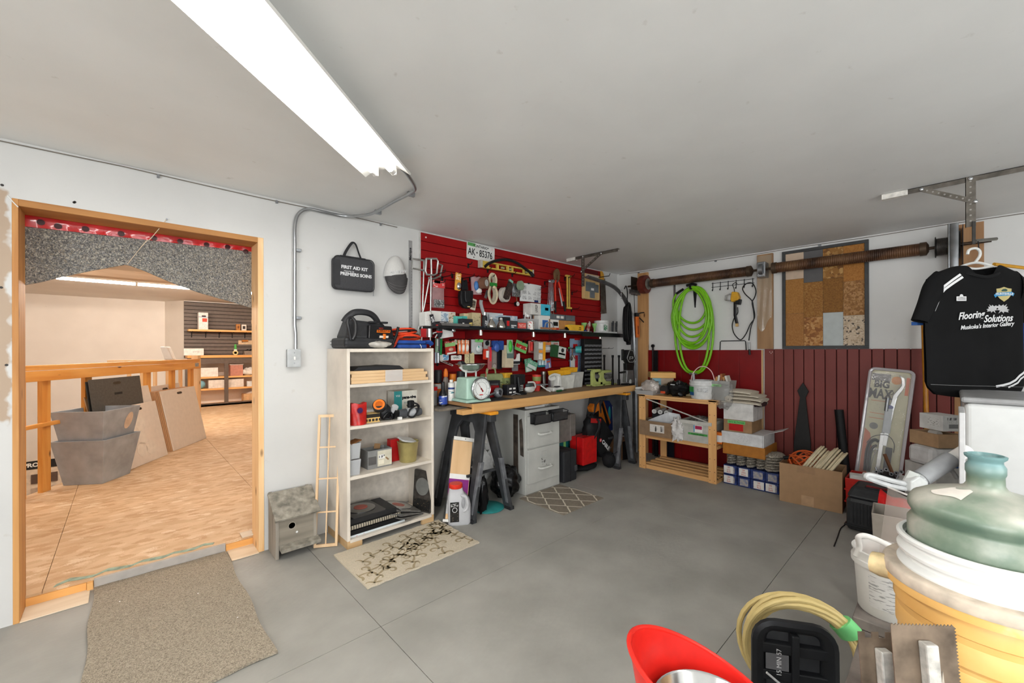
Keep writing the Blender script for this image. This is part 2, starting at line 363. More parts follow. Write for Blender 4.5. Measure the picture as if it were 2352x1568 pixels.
# loft floor: edge follows the railing
RA=math.atan2(.855,.52); RD=Vector((math.cos(RA),math.sin(RA),0)); RN=Vector((RD.y,-RD.x,0)); RP=fl(103,1128,LZ)
def rl(t,off=0,z=0): return RP+RD*t+RN*off+Vector((0,0,z-LZ))
a=rl(-2.7,-.06,LZ); e=rl(2.62,-.06,LZ)
m=M(); poly=[(a.x,YA+.175),(4.2,YA+.175),(4.2,12.4),(1.3,12.4),(e.x,e.y),(a.x,a.y)]
m.prism(poly,LZ-.05,LZ-.012,'z'); lfo=struct('floor_loft',m,OSB)
# sheets (seams run across and along)
def clipx(poly,xc,keep):   # clip polygon by x
    out=[]
    for i in range(len(poly)):
        p,q=poly[i],poly[(i+1)%len(poly)]; ip=(p[0]-xc)*keep>=0; iq=(q[0]-xc)*keep>=0
        if ip: out.append(p)
        if ip!=iq:
            t=(xc-p[0])/(q[0]-p[0]); out.append((xc,p[1]+t*(q[1]-p[1])))
    return out
def clipy(poly,yc,keep): return [(b,a) for a,b in clipx([(q,p) for p,q in poly],yc,keep)]
lx=[-3,-.33,.89,2.11,4.3]; ly=[3.3,5.1,7.54,9.98,12.5]
for i in range(4):
    for j in range(4):
        p=clipx(clipx(poly,lx[i]+.0015,1),lx[i+1]-.0015,-1)
        if p: p=clipy(clipy(p,ly[j]+.0015,1),ly[j+1]-.0015,-1) if p else p
        if len(p)>2: ob('floor_panel',M().prism(p,LZ-.012,LZ,'z'),OSB,lfo)
# torn foam strip along the edge of the sheets
pts=[]; 
for i in range(15):
    x=-.29+i*.052; pts.append((x,YA+.19+.012*math.sin(i*2.1)+(.02 if i%3 else 0)))
m=M().prism(pts+[(p[0]+.01,p[1]+.03+.008*math.sin(k*1.7)) for k,p in reversed(list(enumerate(pts)))],LZ+.0005,LZ+.004,'z')
one('foam_underlay_strip','torn strip of pale green foam underlay on the doorway threshold','underlay',m,C(150,168,150,.8,va=.25,sc=30))
# loft shell
PEACH=m_wall((236,226,214)); 
struct('wall_loft_far',M().box(-6,.72,13.0,13.1,-3,2.6),PEACH)
q0=Vector((.72,13.0,0)); q1=Vector((1.03,12.42,0)); dd=(q1-q0).normalized(); nn=Vector((dd.y,-dd.x,0))*.1
dn=Vector((0,0,-3)); struct('wall_loft_corner',M().hexa([q+dn for q in (q0,q1,q1-nn,q0-nn)],[q+Vector((0,0,2.6)) for q in (q0,q1,q1-nn,q0-nn)]),PEACH)
struct('wall_loft_back',M().box(1.03,4.3,12.42,12.52,-3,2.6),PEACH)
struct('wall_loft_right',M().box(4.2,4.3,YA+TH,12.42,-3,2.6),PEACH)
struct('wall_loft_left',M().box(-6.1,-6,YA+TH,13.1,-3,2.6),PEACH)
struct('wall_loft_lower',M().box(-6,X0+.0,YA+TH-.02,YA+TH+.08,-3,2.6),PEACH)
struct('ceiling_loft',M().box(-6.1,4.3,YA+TH,13.1,2.56,2.66),PEACH)
struct('floor_lower',M().box(-6,4.2,YA+TH,13,-3.1,-3.0),C(200,180,160,.6))
BM=wood((206,176,144),(228,204,176),'x',4,.6,10)
struct('trim_11',M().box(-6,4.2,8.35,8.6,2.45,2.56),BM); struct('trim_12',M().box(-6,4.2,8.6,8.72,2.5,2.56),BM)
# unseen windows added behind the camera to go with the fill lights
GLZ=clear((225,235,240),.15,.02)
w1=struct('added_window_1',M().box(-.65,2.45,Y0+.002,Y0+.02,.66,.70).box(-.65,2.45,Y0+.002,Y0+.02,2.0,2.04).box(-.65,-.6,Y0+.002,Y0+.02,.7,2.0).box(2.4,2.45,Y0+.002,Y0+.02,.7,2.0).box(.88,.92,Y0+.002,Y0+.02,.7,2.0),WHT); ob('pane',M().box(-.6,2.4,Y0+.004,Y0+.008,.7,2.0),GLZ,w1)
w2=struct('added_window_2',M().box(X0+.002,X0+.02,-2.70,.40,.66,.70).box(X0+.002,X0+.02,-2.70,.40,2.0,2.04).box(X0+.002,X0+.02,-2.70,-2.65,.7,2.0).box(X0+.002,X0+.02,.35,.40,.7,2.0).box(X0+.002,X0+.02,-1.17,-1.13,.7,2.0),WHT); ob('pane',M().box(X0+.004,X0+.008,-2.65,.35,.7,2.0),GLZ,w2)
# ---------------------------------------------------------------- lamps
def fixture(name,label,p0,ang,L,strength,w_=.12,warm=(1,.985,.955),group=None):
    t=T(name,label,'light',(p0[0],p0[1],p0[2]),ang,group)
    ENM=C(232,231,226,.35,va=.02)
    ob('housing',M().box(0,L,-.055,.055,-.052,0),ENM,t,None,.004)
    prof=[(-.135,-.088),(-.128,-.094),(-.075,-.060),(-.045,-.050),(.045,-.050),(.075,-.060),(.128,-.094),(.135,-.088),(.078,-.052),(.05,-.044),(-.05,-.044),(-.078,-.052)]
    ob('reflector',M().prism([(y,z) for y,z in prof],.0,L-.01,'x'),ENM,t)
    em=emis(warm,strength)
    for s in (-1,1):
        tb=ob('tube',M().cyl((.06,.052*s,-.092),(L-.06,.052*s,-.092),.019,n=14,cap=True),em,t,40)
        ob('tube_holder',M().box(L-.06,L-.04,.052*s-.014,.052*s+.014,-.108,-.05),WHT,t,None,.004)
        ob('tube_holder',M().box(.035,.055,.052*s-.014,.052*s+.014,-.108,-.05),WHT,t,None,.004)
        ob('end_cap',M().cyl((L-.061,.052*s,-.092),(L-.10,.052*s,-.092),.0195,n=14),WHT,t,40)
    return t
fe=Vector((1.077,2.149,ZC-.0)); fa=math.radians(40.8); fL=2.44
fp=fe-Vector((math.cos(fa),math.sin(fa),0))*fL
fixture('fluorescent_fixture','white twin tube fluorescent fixture on the ceiling with conduit at its end',(fp.x,fp.y,ZC-.001),fa,fL,TUBE)
fixture('fluorescent_fixture','added white twin tube fluorescent fixture, out of view on the ceiling behind the camera',(-.4,-2.2,ZC-.001),fa,fL,TUBE)  # unseen extra fixture, added to light the room from behind
# loft strip lights
def strip(x0,y,L,label,k=1.0):
    t=T('strip_light',label,'light',(x0,y,2.56),0)
    ob('housing',M().box(0,L,-.04,.04,-.05,0),WHT,t,None,.003)
    ob('tube',M().cyl((.03,0,-.07),(L-.03,0,-.07),.02,n=12),emis((1,.90,.80),LOFT*k),t,40)
    ob('hook_clip',M().box(.92,.95,-.05,.05,-.09,-.0),WHT,t)
strip(-.78,9.35,3.0,'long bare strip light under the beam on the loft ceiling',1.3)
strip(-.9,5.1,3.0,'added long bare strip light, out of view on the loft ceiling behind the door header',.4)  # added lamp hidden by the header, raises the warm loft light
strip(-4.6,7.0,3.0,'added long bare strip light, out of view over the lower showroom',1.3)  # added lamp outside the view, brightens the far loft and showroom
# ================================================================ LOFT beyond the doorway
RW=wood((214,138,52),(240,176,92),'z',5,.5,10,1); RWX=wood((216,142,58),(242,182,100),'x',5,.5,10,1); RWL=wood((236,188,132),(248,214,168),'z',5,.5,10,1)
def rt_(px,off=0): 
    p=vp(px,900,RP+RN*off,RA); return (p-RP).dot(RD)
t=T('guard_railing','orange pine guard railing along the open edge of the loft','railing',rl(0,0,LZ),RA)
tE=rt_(451); tS=rt_(42)-2.2
ob('cap_rail',M().box(tS,tE,-.05,.04,1.20-LZ,1.245-LZ),RWX,t,None,.003); ob('top_rail',M().box(tS,tE,-.06,-.02,1.10-LZ,1.195-LZ),RWX,t,None,.003)
ob('middle_rail',M().box(tS,rt_(128),-.045,-.007,.675-LZ,.71-LZ),RWX,t,None,.003)
for px0,px1 in ((30,56),(90,113),(189,209),(331,345),(387,403),(433,443)):
    a,b=rt_(px0),rt_(px1); ob('baluster',M().box((a+b)/2-.045,(a+b)/2+.045,-.018,.02,-.05,1.12-LZ),RW,t,None,.002)
for k in (1,2,3,4): 
    a=rt_(42)-.42*k; ob('baluster',M().box(a-.045,a+.045,-.018,.02,-.05,1.12-LZ),RW,t,None,.002)
ob('newel_post',M().box(tE-.05,tE+.04,-.045,.045,-.05,1.30-LZ),RWL,t,None,.003)
ob('joist_plate',M().box(tE-.16,tE-.06,-.062,-.06,1.13-LZ,1.185-LZ),GALV,t)
for k in range(5): ob('baluster',M().box(tE-.02,tE+.02,.2+.17*k,.235+.17*k,-.05,1.13-LZ),RWL,t)
ob('return_rail',M().box(tE-.05,tE+.04,.05,1.15,1.17-LZ,1.235-LZ),RWL,t,None,.003)
t=T('stair_railing','paler railing on the far side of the stair opening behind the guard railing','railing',rl(0,-1.15,LZ),RA)
ob('top_rail',M().box(-3.6,1.2,-.03,.03,1.0,1.06),RWL,t)
for k in range(12):
    a=-3.5+.4*k; ob('baluster',M().box(a-.04,a+.04,-.02,.02,-1.2,1.0),RWL,t)
ob('stair_stringer',M().box(-3.6,1.2,-.02,.02,-1.3,-1.05),RWL,t)
# showroom display below
p=Vector((-1.35,11.6,0))
t=T('flooring_display','flooring sample display board with dark header down in the showroom','display',(p.x,p.y,-3.0),0)
ob('board',M().box(-1.2,1.4,-.02,.02,0,2.35),C(225,205,180,.6),t); ob('header',M().box(-1.2,1.4,-.03,-.021,2.2,2.35),C(38,36,36,.5),t)
text('PRO',t,(.1,-.031,2.275),.1,C(240,235,225,.5,va=0),bold=.004); ob('logo_plate',M().box(-.35,-.15,-.032,-.0305,2.25,2.3),C(226,190,70,.5),t)
for k in range(6):
    for j in range(3):
        ob('flooring_sample',M().box(-1.1+k*.4,-1.1+k*.4+.33,-.04,-.021,2.1-j*.25-.17,2.1-j*.25),C(*[(96,76,64),(180,160,140),(120,110,108),(70,60,58),(205,185,165),(130,90,70)][(k*2+j)%6],.5),t,None,.002)
# planters
PLM=C(166,172,178,.45,.15,.14,7,.08)
a=fl(146.7,1115,LZ); b=fl(237,1111,LZ); c=fl(297,1086.7,LZ); w0=(b-a).length; d0=(c-b).length; ctr=(a+c)/2; pa=math.atan2((b-a).y,(b-a).x)
for z,nm_ in ((0,'lower grey zinc finish tapered planter box standing on the loft floor'),(.285,'upper grey zinc finish tapered planter box nested inside another, with a bare oval patch')):
    t=T('planter_box',nm_,'planter',(ctr.x,ctr.y,LZ+z),pa)
    ob('body',M().tray(w0,d0,w0*1.36,d0*1.36,.44,.012),PLM,t,None,.003)
    if z:
        m=M(); k=20; xs_=w0/2+.024*1.0
        pts=[]
        for i in range(k):
            q=2*pi*i/k; yy=.10+.05*math.cos(q)+.02*math.sin(q); zz=.30+.085*math.sin(q); xx=w0/2+(w0*.18)*(zz/.44)+.0015; pts.append((xx,yy,zz))
        m.add(pts,[tuple(range(k))]); ob('bare_patch',m,C(208,184,160,.7),t)
# leaning display boards
def board(name,label,cat,t0,t1,off,zb,h,lean,th,mat,group=None,slot=True,edge=None,shear=0.0):
    P=rl((t0+t1)/2,off,zb); t=T(name,label,cat,P,RA,group,rot=None)
    t.rotation_euler=(-lean,0,RA)   # local x along the rail, y across (away from the room side), z up the board
    L=t1-t0
    o=ob('panel',M().box(-L/2,L/2,0,th,0,h),mat,t,None,.003)
    if slot: ob('handle_slot',M().prism([(.06*math.cos(q)*.5+(.03 if math.cos(q)>0 else -.03),h-.06+.016*math.sin(q)) for q in [2*pi*i/16 for i in range(16)]],-.0012,.0002,'y'),C(70,58,46,.8),t)
    return t
WB=C(228,216,202,.45,va=.03); BEDGE=wood((176,132,92),(206,164,122),'z',6,.7,8)
ta,tb=rt_(402,.3),rt_(473,.3)
a=fl(402,1036,LZ); b=fl(473,1006,LZ); ta=(a-RP).dot(RD); tb=(b-RP).dot(RD); of=((a-RP).dot(RN)+(b-RP).dot(RN))/2
for k in range(9):
    board('display_board','white faced fibre display board at the front of the thick stack' if k==0 else '%s brown edged board behind the white face of the thick stack'%['first','second','third','fourth','fifth','sixth','seventh','eighth'][k-1],'board',ta-.006*k,tb-.004*k,of-.016*k,LZ+.003,.80+(.02 if k==5 else 0)-.012*(k%3),.20,.0145,WB if k==0 else BEDGE,'boards of the thick stack' if k else None,slot=(k==0))
board('display_board','arched white display board peeking over the thick stack','board',ta+.02,tb-.1,of-.016*9-.004,LZ+.003,.86,.19,.012,WB,slot=True)
a=fl(309,1078,LZ); b=fl(380,1044,LZ); tc=(a-RP).dot(RD); td=(b-RP).dot(RD); og=((a-RP).dot(RN)+(b-RP).dot(RN))/2
t=board('display_board','white display board with pale round glue marks beside the planters','board',tc,td,og,LZ+.003,.70,.2,.014,WB)
L=td-tc
for x,z,r in ((-.02,.46,.085),(-.06,.31,.085),(.06,.16,.085),(-.09,.17,.085),(-.16,.42,.06)):
    ob('glue_mark',M().cyl((x,-.0015,z),(x,0,z),r,n=28),C(236,226,212,.25,va=.05),t)
t=board('display_board','white display board carrying a tan rounded swatch','board',tc+.0,td+.05,og-.05,LZ+.003,.90,.22,.012,WB)
ob('swatch',M().prism([(p[0]-.03,p[1]+.80) for p in rbox(.30,.15,0,.02)],-.004,-.0005,'y'),C(222,184,134,.6),t)
for k in range(4): board('display_board','%s rounded sample board in the fan behind the planters'%['frontmost white','second','third','rearmost'][k],'board',tc-.10-.035*k,tc+.2-.035*k,og-.07-.014*k,LZ+.003,.88-.01*k,.22,.010,[WB,BEDGE][k>0],'boards fanned behind the planters',slot=False)
t=board('display_board','charcoal display board with two hand slots against the railing','board',rt_(212,.12),rt_(328,.12),.21,LZ+.003,1.02,.12,.01,C(84,80,74,.6,va=.12,sc=40))
ob('handle_slot',M().box(-.06,.06,-.0012,.0002,.83,.855),C(40,38,36,.8),t)
board('display_board','thin charcoal board standing directly behind the slotted one','board',rt_(207,.1),rt_(312,.1),.18,LZ+.003,1.0,.12,.008,C(60,58,54,.6),slot=False)
# ---- brown slatwall, shelf, counter at the loft's back wall
YS=12.40
def wy(px,py,Y): return wa(px,py,YA-Y)
BR=C(112,100,92,.55,va=.06)
t=T('slatwall','brown slatwall panel on the loft back wall','slatwall',(1.03,YS,1.2))
for k in range(15): ob('slat',M().box(.0,3.1,-.02,.0,k*.089,k*.089+.076),BR,t,None,.003)
ob('backing',M().box(0,3.1,0.001,.015,0,1.34),C(60,52,48,.7),t)
CW=wood((226,158,84),(246,190,120),'x',5,.5,10)
a=wy(433,757,YS-.28); b=wy(594,757,YS-.28)
t=T('wall_shelf','pine shelf on brackets on the brown slatwall','shelf',(a.x,YS-.021,a.z-.03))
ob('board',M().box(0,b.x-a.x,-.28,0,0,.045),CW,t,None,.003)
for k in range(6): ob('bracket',M().tube([(.08+k*.27,-.005,-.14),(.08+k*.27,-.02,-.02),(.08+k*.27,-.2,-.005)],.01,6),BLK,t)
zs=a.z+.016
def carton(name,label,cat,px0,px1,pt,z,Y,dep,mat,group=None):
    a=wy(px0,pt,Y); b=wy(px1,pt,Y); t=T(name,label,cat,((a.x+b.x)/2,Y,z),0,group); w_=b.x-a.x; h=a.z-z
    ob('body',M().box(-w_/2,w_/2,0,dep,0,h),mat,t,None,.003); return t,w_,h
t,w_,h=carton('sharps_carton','white carton with red label on the loft wall shelf','box',456,478,717,zs,YS-.27,.22,C(240,232,226,.5))
rect(t,'red_label',-.02,w_/2-.02,h*.45,h*.66,0,C(216,78,50,.5)); rect(t,'handle_slot',-.03,.05,h*.75,h*.83,0,C(60,40,36,.6)); rect(t,'blue_band',-w_/2,w_/2,h*.72,h*.745,0,C(120,130,170,.5)); rect(t,'printed_text',-.03,w_/2-.03,h*.06,h*.36,0,printm((240,232,226),(190,150,140),60,.4))
t,w_,h=carton('thermostat_box','small orange brown box on the loft wall shelf','box',543,552,744,zs,YS-.24,.1,C(196,130,66,.5)); rect(t,'window',-w_/4,w_/4,h*.3,h*.7,0,C(140,84,40,.5))
t,w_,h=carton('thermostat','white square thermostat with dark screen on the loft wall shelf','thermostat',555,566,745,zs,YS-.24,.05,C(240,232,220,.4)); rect(t,'screen',-w_*.28,w_*.28,h*.25,h*.75,0,C(70,60,56,.3))
for lab,px0,px1,py0,py1,hx in (('steel trowel with wooden handle hung low on the brown slatwall',548,583,781,791,.4),('steel trowel with wooden handle hung high on the brown slatwall',578,606,734,744,.55)):
    a=wy(px0,py0,YS-.06); b=wy(px1,py1,YS-.06); w_=b.x-a.x; h=a.z-b.z
    t=T('trowel',lab,'trowel',(a.x,YS-.022,b.z)); ob('blade',M().box(0,w_,-.004,0,0,h),C(226,196,160,.4,.3),t); ob('handle',M().cyl((w_*.2,-.05,h*.85),(w_*.6,-.05,h*.9),.022,n=10),C(206,132,60,.5),t,40); ob('shank',M().tube([(w_*.25,-.004,h*.5),(w_*.3,-.05,h*.87)],.008,6),STEEL,t)
# counter and cabinet
YC_=11.95; zt=wy(455,816,YC_-.02).z
one('counter_top','pine counter top along the loft back wall','counter',M().box(1.05,4.19,YC_-.03,YS-.02,zt-.06,zt),CW,bev=.004)
t=T('base_cabinet','open fronted cabinet with brown frame and pine shelves under the loft counter','cabinet',(0,YC_,LZ)); hh=zt-.06-LZ
FR=C(100,86,76,.55); xa=1.05; xb=wy(520,870,YC_).x; xc=4.19
ob('back_panel',M().box(xa,xc,.40,.42,0,hh),PEACH,t); ob('bottom_panel',M().box(xa,xc,0,.40,.0,.04),CW,t)
ob('top_frame',M().box(xa,xc,-.0,.03,hh-.14,hh),FR,t); ob('bottom_frame',M().box(xa,xc,0,.03,0,.07),FR,t)
for x in (xa,xb,xb+1.1): ob('post',M().box(x-.04,x+.04,-.001,.03,.07,hh-.14),FR,t)
zA=wy(560,862,YC_+.05).z-LZ; zB=wy(560,888,YC_+.05).z-LZ
for z in (zA,zB): ob('shelf',M().box(xa,xc,.035,.39,z-.04,z),CW,t,None,.003)
t,w_,h=carton('white_box','white carton lying on the upper cabinet shelf','box',457,501,845,LZ+zA+.001,YC_+.06,.25,C(244,236,226,.5))
t,w_,h=carton('storage_tub','clear tub with pinkish contents on the upper cabinet shelf','tub',529,558,838,LZ+zA+.001,YC_+.08,.22,C(206,140,120,.4)); ob('lid',M().box(-w_/2-.015,w_/2+.015,-.015,.235,h,h+.02),C(240,232,226,.4),t)
a=wy(580,850,YC_+.15); one('cloth_pile','heap of white rags on the upper cabinet shelf','cloth',M().ell((0,0,.09),.24,.12,.10,20,12,.5,3,5),C(240,230,218,.9),(a.x,a.y,LZ+zA),sm=50)
a=wy(460,880,YC_+.15); one('blue_ball','pale blue ball on the lower cabinet shelf','ball',M().ell((0,0,.1),.1,.1,.1,16,10,.12,4),C(130,178,192,.4),(a.x,a.y,LZ+zB),sm=50)
t,w_,h=carton('wrapped_roll','long plastic wrapped roll on the lower cabinet shelf','roll',479,560,873,LZ+zB+.001,YC_+.1,.15,C(238,228,216,.25))
a=wy(574,880,YC_+.12); one('paper_roll','short white paper roll at the end of the wrapped roll','roll',M().cyl((0,0,0),(0,0,.13),.07,n=18),WHT,(a.x,a.y,LZ+zB+.001),sm=40)
t,w_,h=carton('cardboard_box','open cardboard box with crumpled plastic on the cabinet floor','box',560,640,905,LZ+.041,YC_+.08,.28,C(226,180,130,.7)); ob('crumpled_plastic',M().ell((0,.14,h+.01),w_*.4,.12,.07,18,10,.5,5,5),C(240,230,220,.3),t,50)
# on the counter
t,w_,h=carton('white_box','long white carton at the newel end of the loft counter','box',422,468,800,zt+.001,YC_+.05,.2,C(240,232,224,.5)); rect(t,'printed_text',-.02,.1,h*.45,h*.6,0,printm((240,232,224),(90,80,76),60,.45))
t=T('tool_bin','grey bin of dark tools on the loft counter','bin',(wy(585,815,YC_+.1).x,YC_+.2,zt+.001)); ob('body',M().frus(.42,.2,.46,.24,0,.1),C(150,136,124,.5),t); 
for k in range(5): ob('tool',M().cyl((-.18+.07*k,-.02,.1),(-.12+.07*k,.03,.135),.014,n=8),BLK,t)
t=T('glue_bottle','white bottle with green cap on the loft counter','bottle',(wy(541,815,YC_+.1).x,YC_+.1,zt+.001)); ob('body',M().cyl((0,0,0),(0,0,.14),.035,n=14),WHT,t,40); ob('cap',M().cyl((0,0,.14),(0,0,.26),.026,n=12),C(80,170,80,.4),t,40)
t=T('tape_roll','roll of cream tape standing before the green capped bottle','tape',(wy(541,815,YC_+.03).x,YC_+.03,zt+.001)); m=M(); m.lathe([(.03,0),(.055,0),(.055,.05),(.03,.05),(.03,0)],20,(0,0,.055),axis='y'); ob('tape',m,C(236,214,150,.5),t,40)
t=T('trowel','small trowel lying beside the tape roll on the loft counter','trowel',(wy(553,815,YC_+.06).x,YC_+.08,zt+.001)); ob('blade',M().box(0,.16,0,.06,0,.004),STEEL,t); ob('handle',M().cyl((.14,.03,.03),(.22,.03,.03),.014,n=10),C(220,160,90,.5),t,40)
p=rl(tE,-.35,1.236); t=T('paper_towel_dispenser','white plastic case leaning on the return rail','case',p,RA); ob('body',M().hexa([(-.05,-.06,0),(.05,-.06,0),(.05,.06,0),(-.05,.06,0)],[(-.05,.02,.2),(.05,.02,.2),(.05,.12,.2),(-.05,.12,.2)]),WHT,t,None,.015)
# ================================================================ DOORWAY AND LEFT WALL
def felt():
    return speck((112,110,106),((150,146,138),(84,84,82),(174,168,154),(120,120,120),(134,126,112),(76,76,76)),210,.95,.6,.3)
xa,xb=DX0+.014,DX1-.026
bot=[(42,653),(90,647),(130,637),(210,620),(290,607),(330,622),(400,651),(460,672),(540,694),(600,708)]
bz=[(wa(x,y,-.2).x,wa(x,y,-.2).z) for x,y in bot]; bz[0]=(xa,bz[0][1]); bz[-1]=(xb,bz[-1][1])
def bzx(x):
    for (a,za),(b,zb) in zip(bz,bz[1:]):
        if x<=b+1e-6: return za+(zb-za)*(x-a)/max(1e-6,b-a)
    return bz[-1][1]
zt_=lambda x: DZ-.045
def f_(u,v):
    x=xa+(xb-xa)*u; z0=zt_(x)-.02; z1=bzx(x); z=z0+(z1-z0)*v
    return (x,YA+.205+.03*math.sin(v*2.6)*(1-.6*math.sin(pi*u))+.008*math.sin(u*9)*v-.02*v*math.exp(-((u-.45)/.08)**2),z)
t=T('carpet_underlay','grey speckled felt carpet underlay hung across the top of the doorway','underlay',(0,0,0))
ob('felt_sheet',M().grid(f_,48,10,.012,(0,1,0)),felt(),t,60)
zr0=wa(42,517,-.19).z; zr1=wa(600,580,-.19).z
RP_=C(190,22,24,.18,va=.15,sc=8,co=.5)
def fr_(u,v):
    x=xa+(xb-xa)*u; z=DZ-.01+(zr0+(zr1-zr0)*u-DZ+.01)*v; return (x,YA+.192+.006*abs(math.sin(u*30+v*4))*v,z)
ob('red_plastic_wrap',M().grid(fr_,48,3,.012,(0,1,0)),RP_,t,60)
for u in (.06,.12,.22,.36,.5,.62,.75,.86,.96):
    x=xa+(xb-xa)*u; z=DZ-.055-.02*(u*7%1); ob('dark_print',M().lathe([(0,0),(.016,0),(.016,.001),(0,.001)],14,(x,YA+.189,z),1,1,'y'),C(60,8,10,.3),t)
a=wa(383,503,.012); b=wa(292,607,-.17)
t=T('tie_wire','tan tie wire from a screw above the door to the underlay','wire',a); ob('wire',M().tube(curve([(0,0,0),(b-a)*.45+Vector((.01,0,.01)),(b-a)*.5+Vector((-.008,0,-.005)),b-a],8),.002,6),C(214,196,168,.6),t,40); ob('screw',M().cyl((0,.012,0),(0,-.004,0),.005,n=8),STEEL,t)
a=wa(42,476,.004); t=T('pull_cord','short white cord stapled at the corner of the door head','cord',a); ob('cord',M().tube([(-.035,0,.05),(-.015,-.003,.02),(0,-.004,.0)],.0025,6),WHT,t)
# nails and screws
for k,(px,py) in enumerate(((5,425),(172,464),(170,465),(15,838),(3,660))):
    one('wall_screw','small dark screw driven into the white wall near the door','screw',M().cyl((0,.004,0),(0,-.003,0),.006,n=8),C(50,46,44,.5),wa(px,py),group='screws near the door')
# ---- cable along the ceiling edges with clips
def cable(label,pts,r=.003,clips=()):
    t=T('ceiling_cable',label,'cable',(0,0,0)); ob('wire',M().tube(pts,r,6),C(120,112,102,.6),t,40)
    for p in clips: ob('clip',M().box(p.x-.006,p.x+.006,p.y-.012,p.y+.012,p.z-.012,p.z+.006),STEEL,t)
cable('thin brown cable clipped along the top of the doorway wall',[Vector((x,YA-.006,ZC-.010-.008*abs(math.sin(x*2.3)))) for x in [-2.8+.1*i for i in range(46)]],clips=[Vector((x,YA-.006,ZC-.02)) for x in (.15,.78,1.55)])
cable('thin brown cable clipped along the top of the hose wall',[Vector((XB-.006,y,ZC-.010-.006*abs(math.sin(y*2.9)))) for y in [3.2-.1*i for i in range(60)]],clips=[Vector((XB-.006,y,ZC-.02)) for y in (2.9,1.9,.9)])
# ---- conduit
pts=[fl(x,y,ZC-.03) for x,y in ((922,386),(934,398),(952,428),(946,441),(905,463),(862,487),(835,494))]
pts+=[wa(x,y,.03) for x,y in ((790,496),(740,486),(712,480),(694,484),(682,497),(677,522),(677,560),(677,620),(677,690),(677,744),(679,768),(679,806))]
t=T('electrical_conduit','bent steel conduit running from the ceiling lamp down the white wall','conduit',wa(679,806,.02))
o0=t.location.copy(); ob('pipe',M().tube([p-o0 for p in curve(pts,5)],.0115,12),metal(176,178,180,.28),t,40)
for px,py in ((677,575),(677,730)):
    p=wa(px,py,.0)-o0; ob('strap_clamp',M().box(p.x-.016,p.x+.036,p.y-.034,p.y,p.z-.01,p.z+.01),GALV,t,None,.003)
for px,py in ((944,441),(868,483)):
    p=fl(px,py,ZC)-o0; ob('strap_clamp',M().box(p.x-.025,p.x+.025,p.y-.012,p.y+.012,p.z-.03,p.z),GALV,t,None,.003)
a=wa(661,843,.05); b=wa(691,802,.05); w_=b.x-a.x; h=b.z-a.z
t=T('switch_box','grey steel electrical switch box at the foot of the conduit','electrical box',((a.x+b.x)/2,YA,a.z))
ob('body',M().box(-w_/2,w_/2,-.045,0,0,h),C(164,166,166,.4,.4),t,None,.006); ob('cover',M().box(-w_/2-.002,w_/2+.002,-.05,-.045,-.002,h+.002),C(178,180,180,.38,.3),t,None,.005)
ob('switch',M().box(-.006,.006,-.062,-.05,h/2-.012,h/2+.012),WHT,t,None,.002)
for z in (h*.22,h*.8): ob('screw',M().cyl((0,-.05,z),(0,-.053,z),.004,n=8),STEEL,t)
# ---- first aid bag
def wrect(px0,px1,py0,py1,o): 
    a=wa(px0,py1,o); b=wa(px1,py0,o); return (a.x+b.x)/2,a.z,b.x-a.x,b.z-a.z
cx,z0,w_,h=wrect(766,857,600,662,.06)
t=T('first_aid_bag','dark grey fabric first aid kit bag hanging on the white wall','bag',(cx,YA,z0)); BG=C(66,66,68,.85,va=.1,sc=120,bu=.2)
m=M().prism([(p[0],p[1]+h/2) for p in rbox(w_,h,0,.035,5)],-.075,-.004,'y'); ob('body',m,BG,t,None,.012)
ob('piping',M().tube([(p[0],-.072,p[1]+h/2) for p in rbox(w_+.004,h+.004,0,.035,5)],.004,6,True),C(50,50,52,.8),t,40)
ob('zip',M().tube([(w_/2-.01,-.04,.05),(w_/2+.008,-.05,.01),(w_/2+.004,-.055,-.03)],.003,6),STEEL,t)
ob('side_panel',M().box(-w_/2-.003,-w_/2+.045,-.078,-.07,.03,h-.03),C(56,56,58,.85),t,None,.003)
hd=curve([(-.075,-.04,h-.002),(-.055,-.045,h+.05),(-.02,-.05,h+.11),(.0,-.05,h+.125),(.02,-.05,h+.11),(.045,-.045,h+.05),(.07,-.04,h-.002)],6)
ob('handle',M().tube(hd,(.0045,.012),8),C(44,44,46,.85),t,40); ob('handle_patch',M().box(-.1,.1,-.05,-.02,h-.008,h+.016),C(52,52,54,.85),t,None,.004)
LT=C(225,225,225,.6,va=0)
text('FIRST AID KIT',t,(.0,-.0765,h*.68),.034,LT,bold=.0012); text('TROUSSE DE',t,(-.045,-.0765,h*.56),.014,LT); text('PREMIERS SOINS',t,(.012,-.0765,h*.47),.034,LT,bold=.0012)
# ---- cap
cx,z0,w_,h=wrect(885,937,587,674,.05)
t=T('baseball_cap','white mesh backed baseball cap with charcoal peak hanging on the wall','cap',(cx,YA,z0))
def capf(u,v):
    th=pi*u; r=math.sin(v*pi/2); 
    return (-w_*.02+w_*.46*math.cos(th)*r+.02*(1-v)*1,-.008-.085*math.sin(th)*r*(.6+.4*r)-.004,h*.42+h*.55*math.cos(v*pi/2)+.0)
ob('crown',M().grid(capf,18,10,.004,(0,1,0)),C(214,212,208,.9,va=.05,sc=200,bu=.3),t,60)
def frf(u,v):
    th=.1+(pi-.35)*u; r=1-.45*v*(1 if u<.62 else .35)
    return (w_*.02+w_*.475*math.cos(th)*(1-.05*v),-.016-.088*math.sin(th)*(1-.25*v)-.004,h*.36+h*.15*v+.012*math.sin(u*3))
ob('front_panel',M().grid(frf,18,6,.004,(0,1,0)),C(78,76,76,.85),t,60)
def pk(u,v):
    th=pi*u; return (w_*.48*math.cos(th)*(1-.16*v*v),-.03-.075*math.sin(th)*(1-.35*v)-.01,h*.42-h*.42*v*(.35+.65*math.sin(th)))
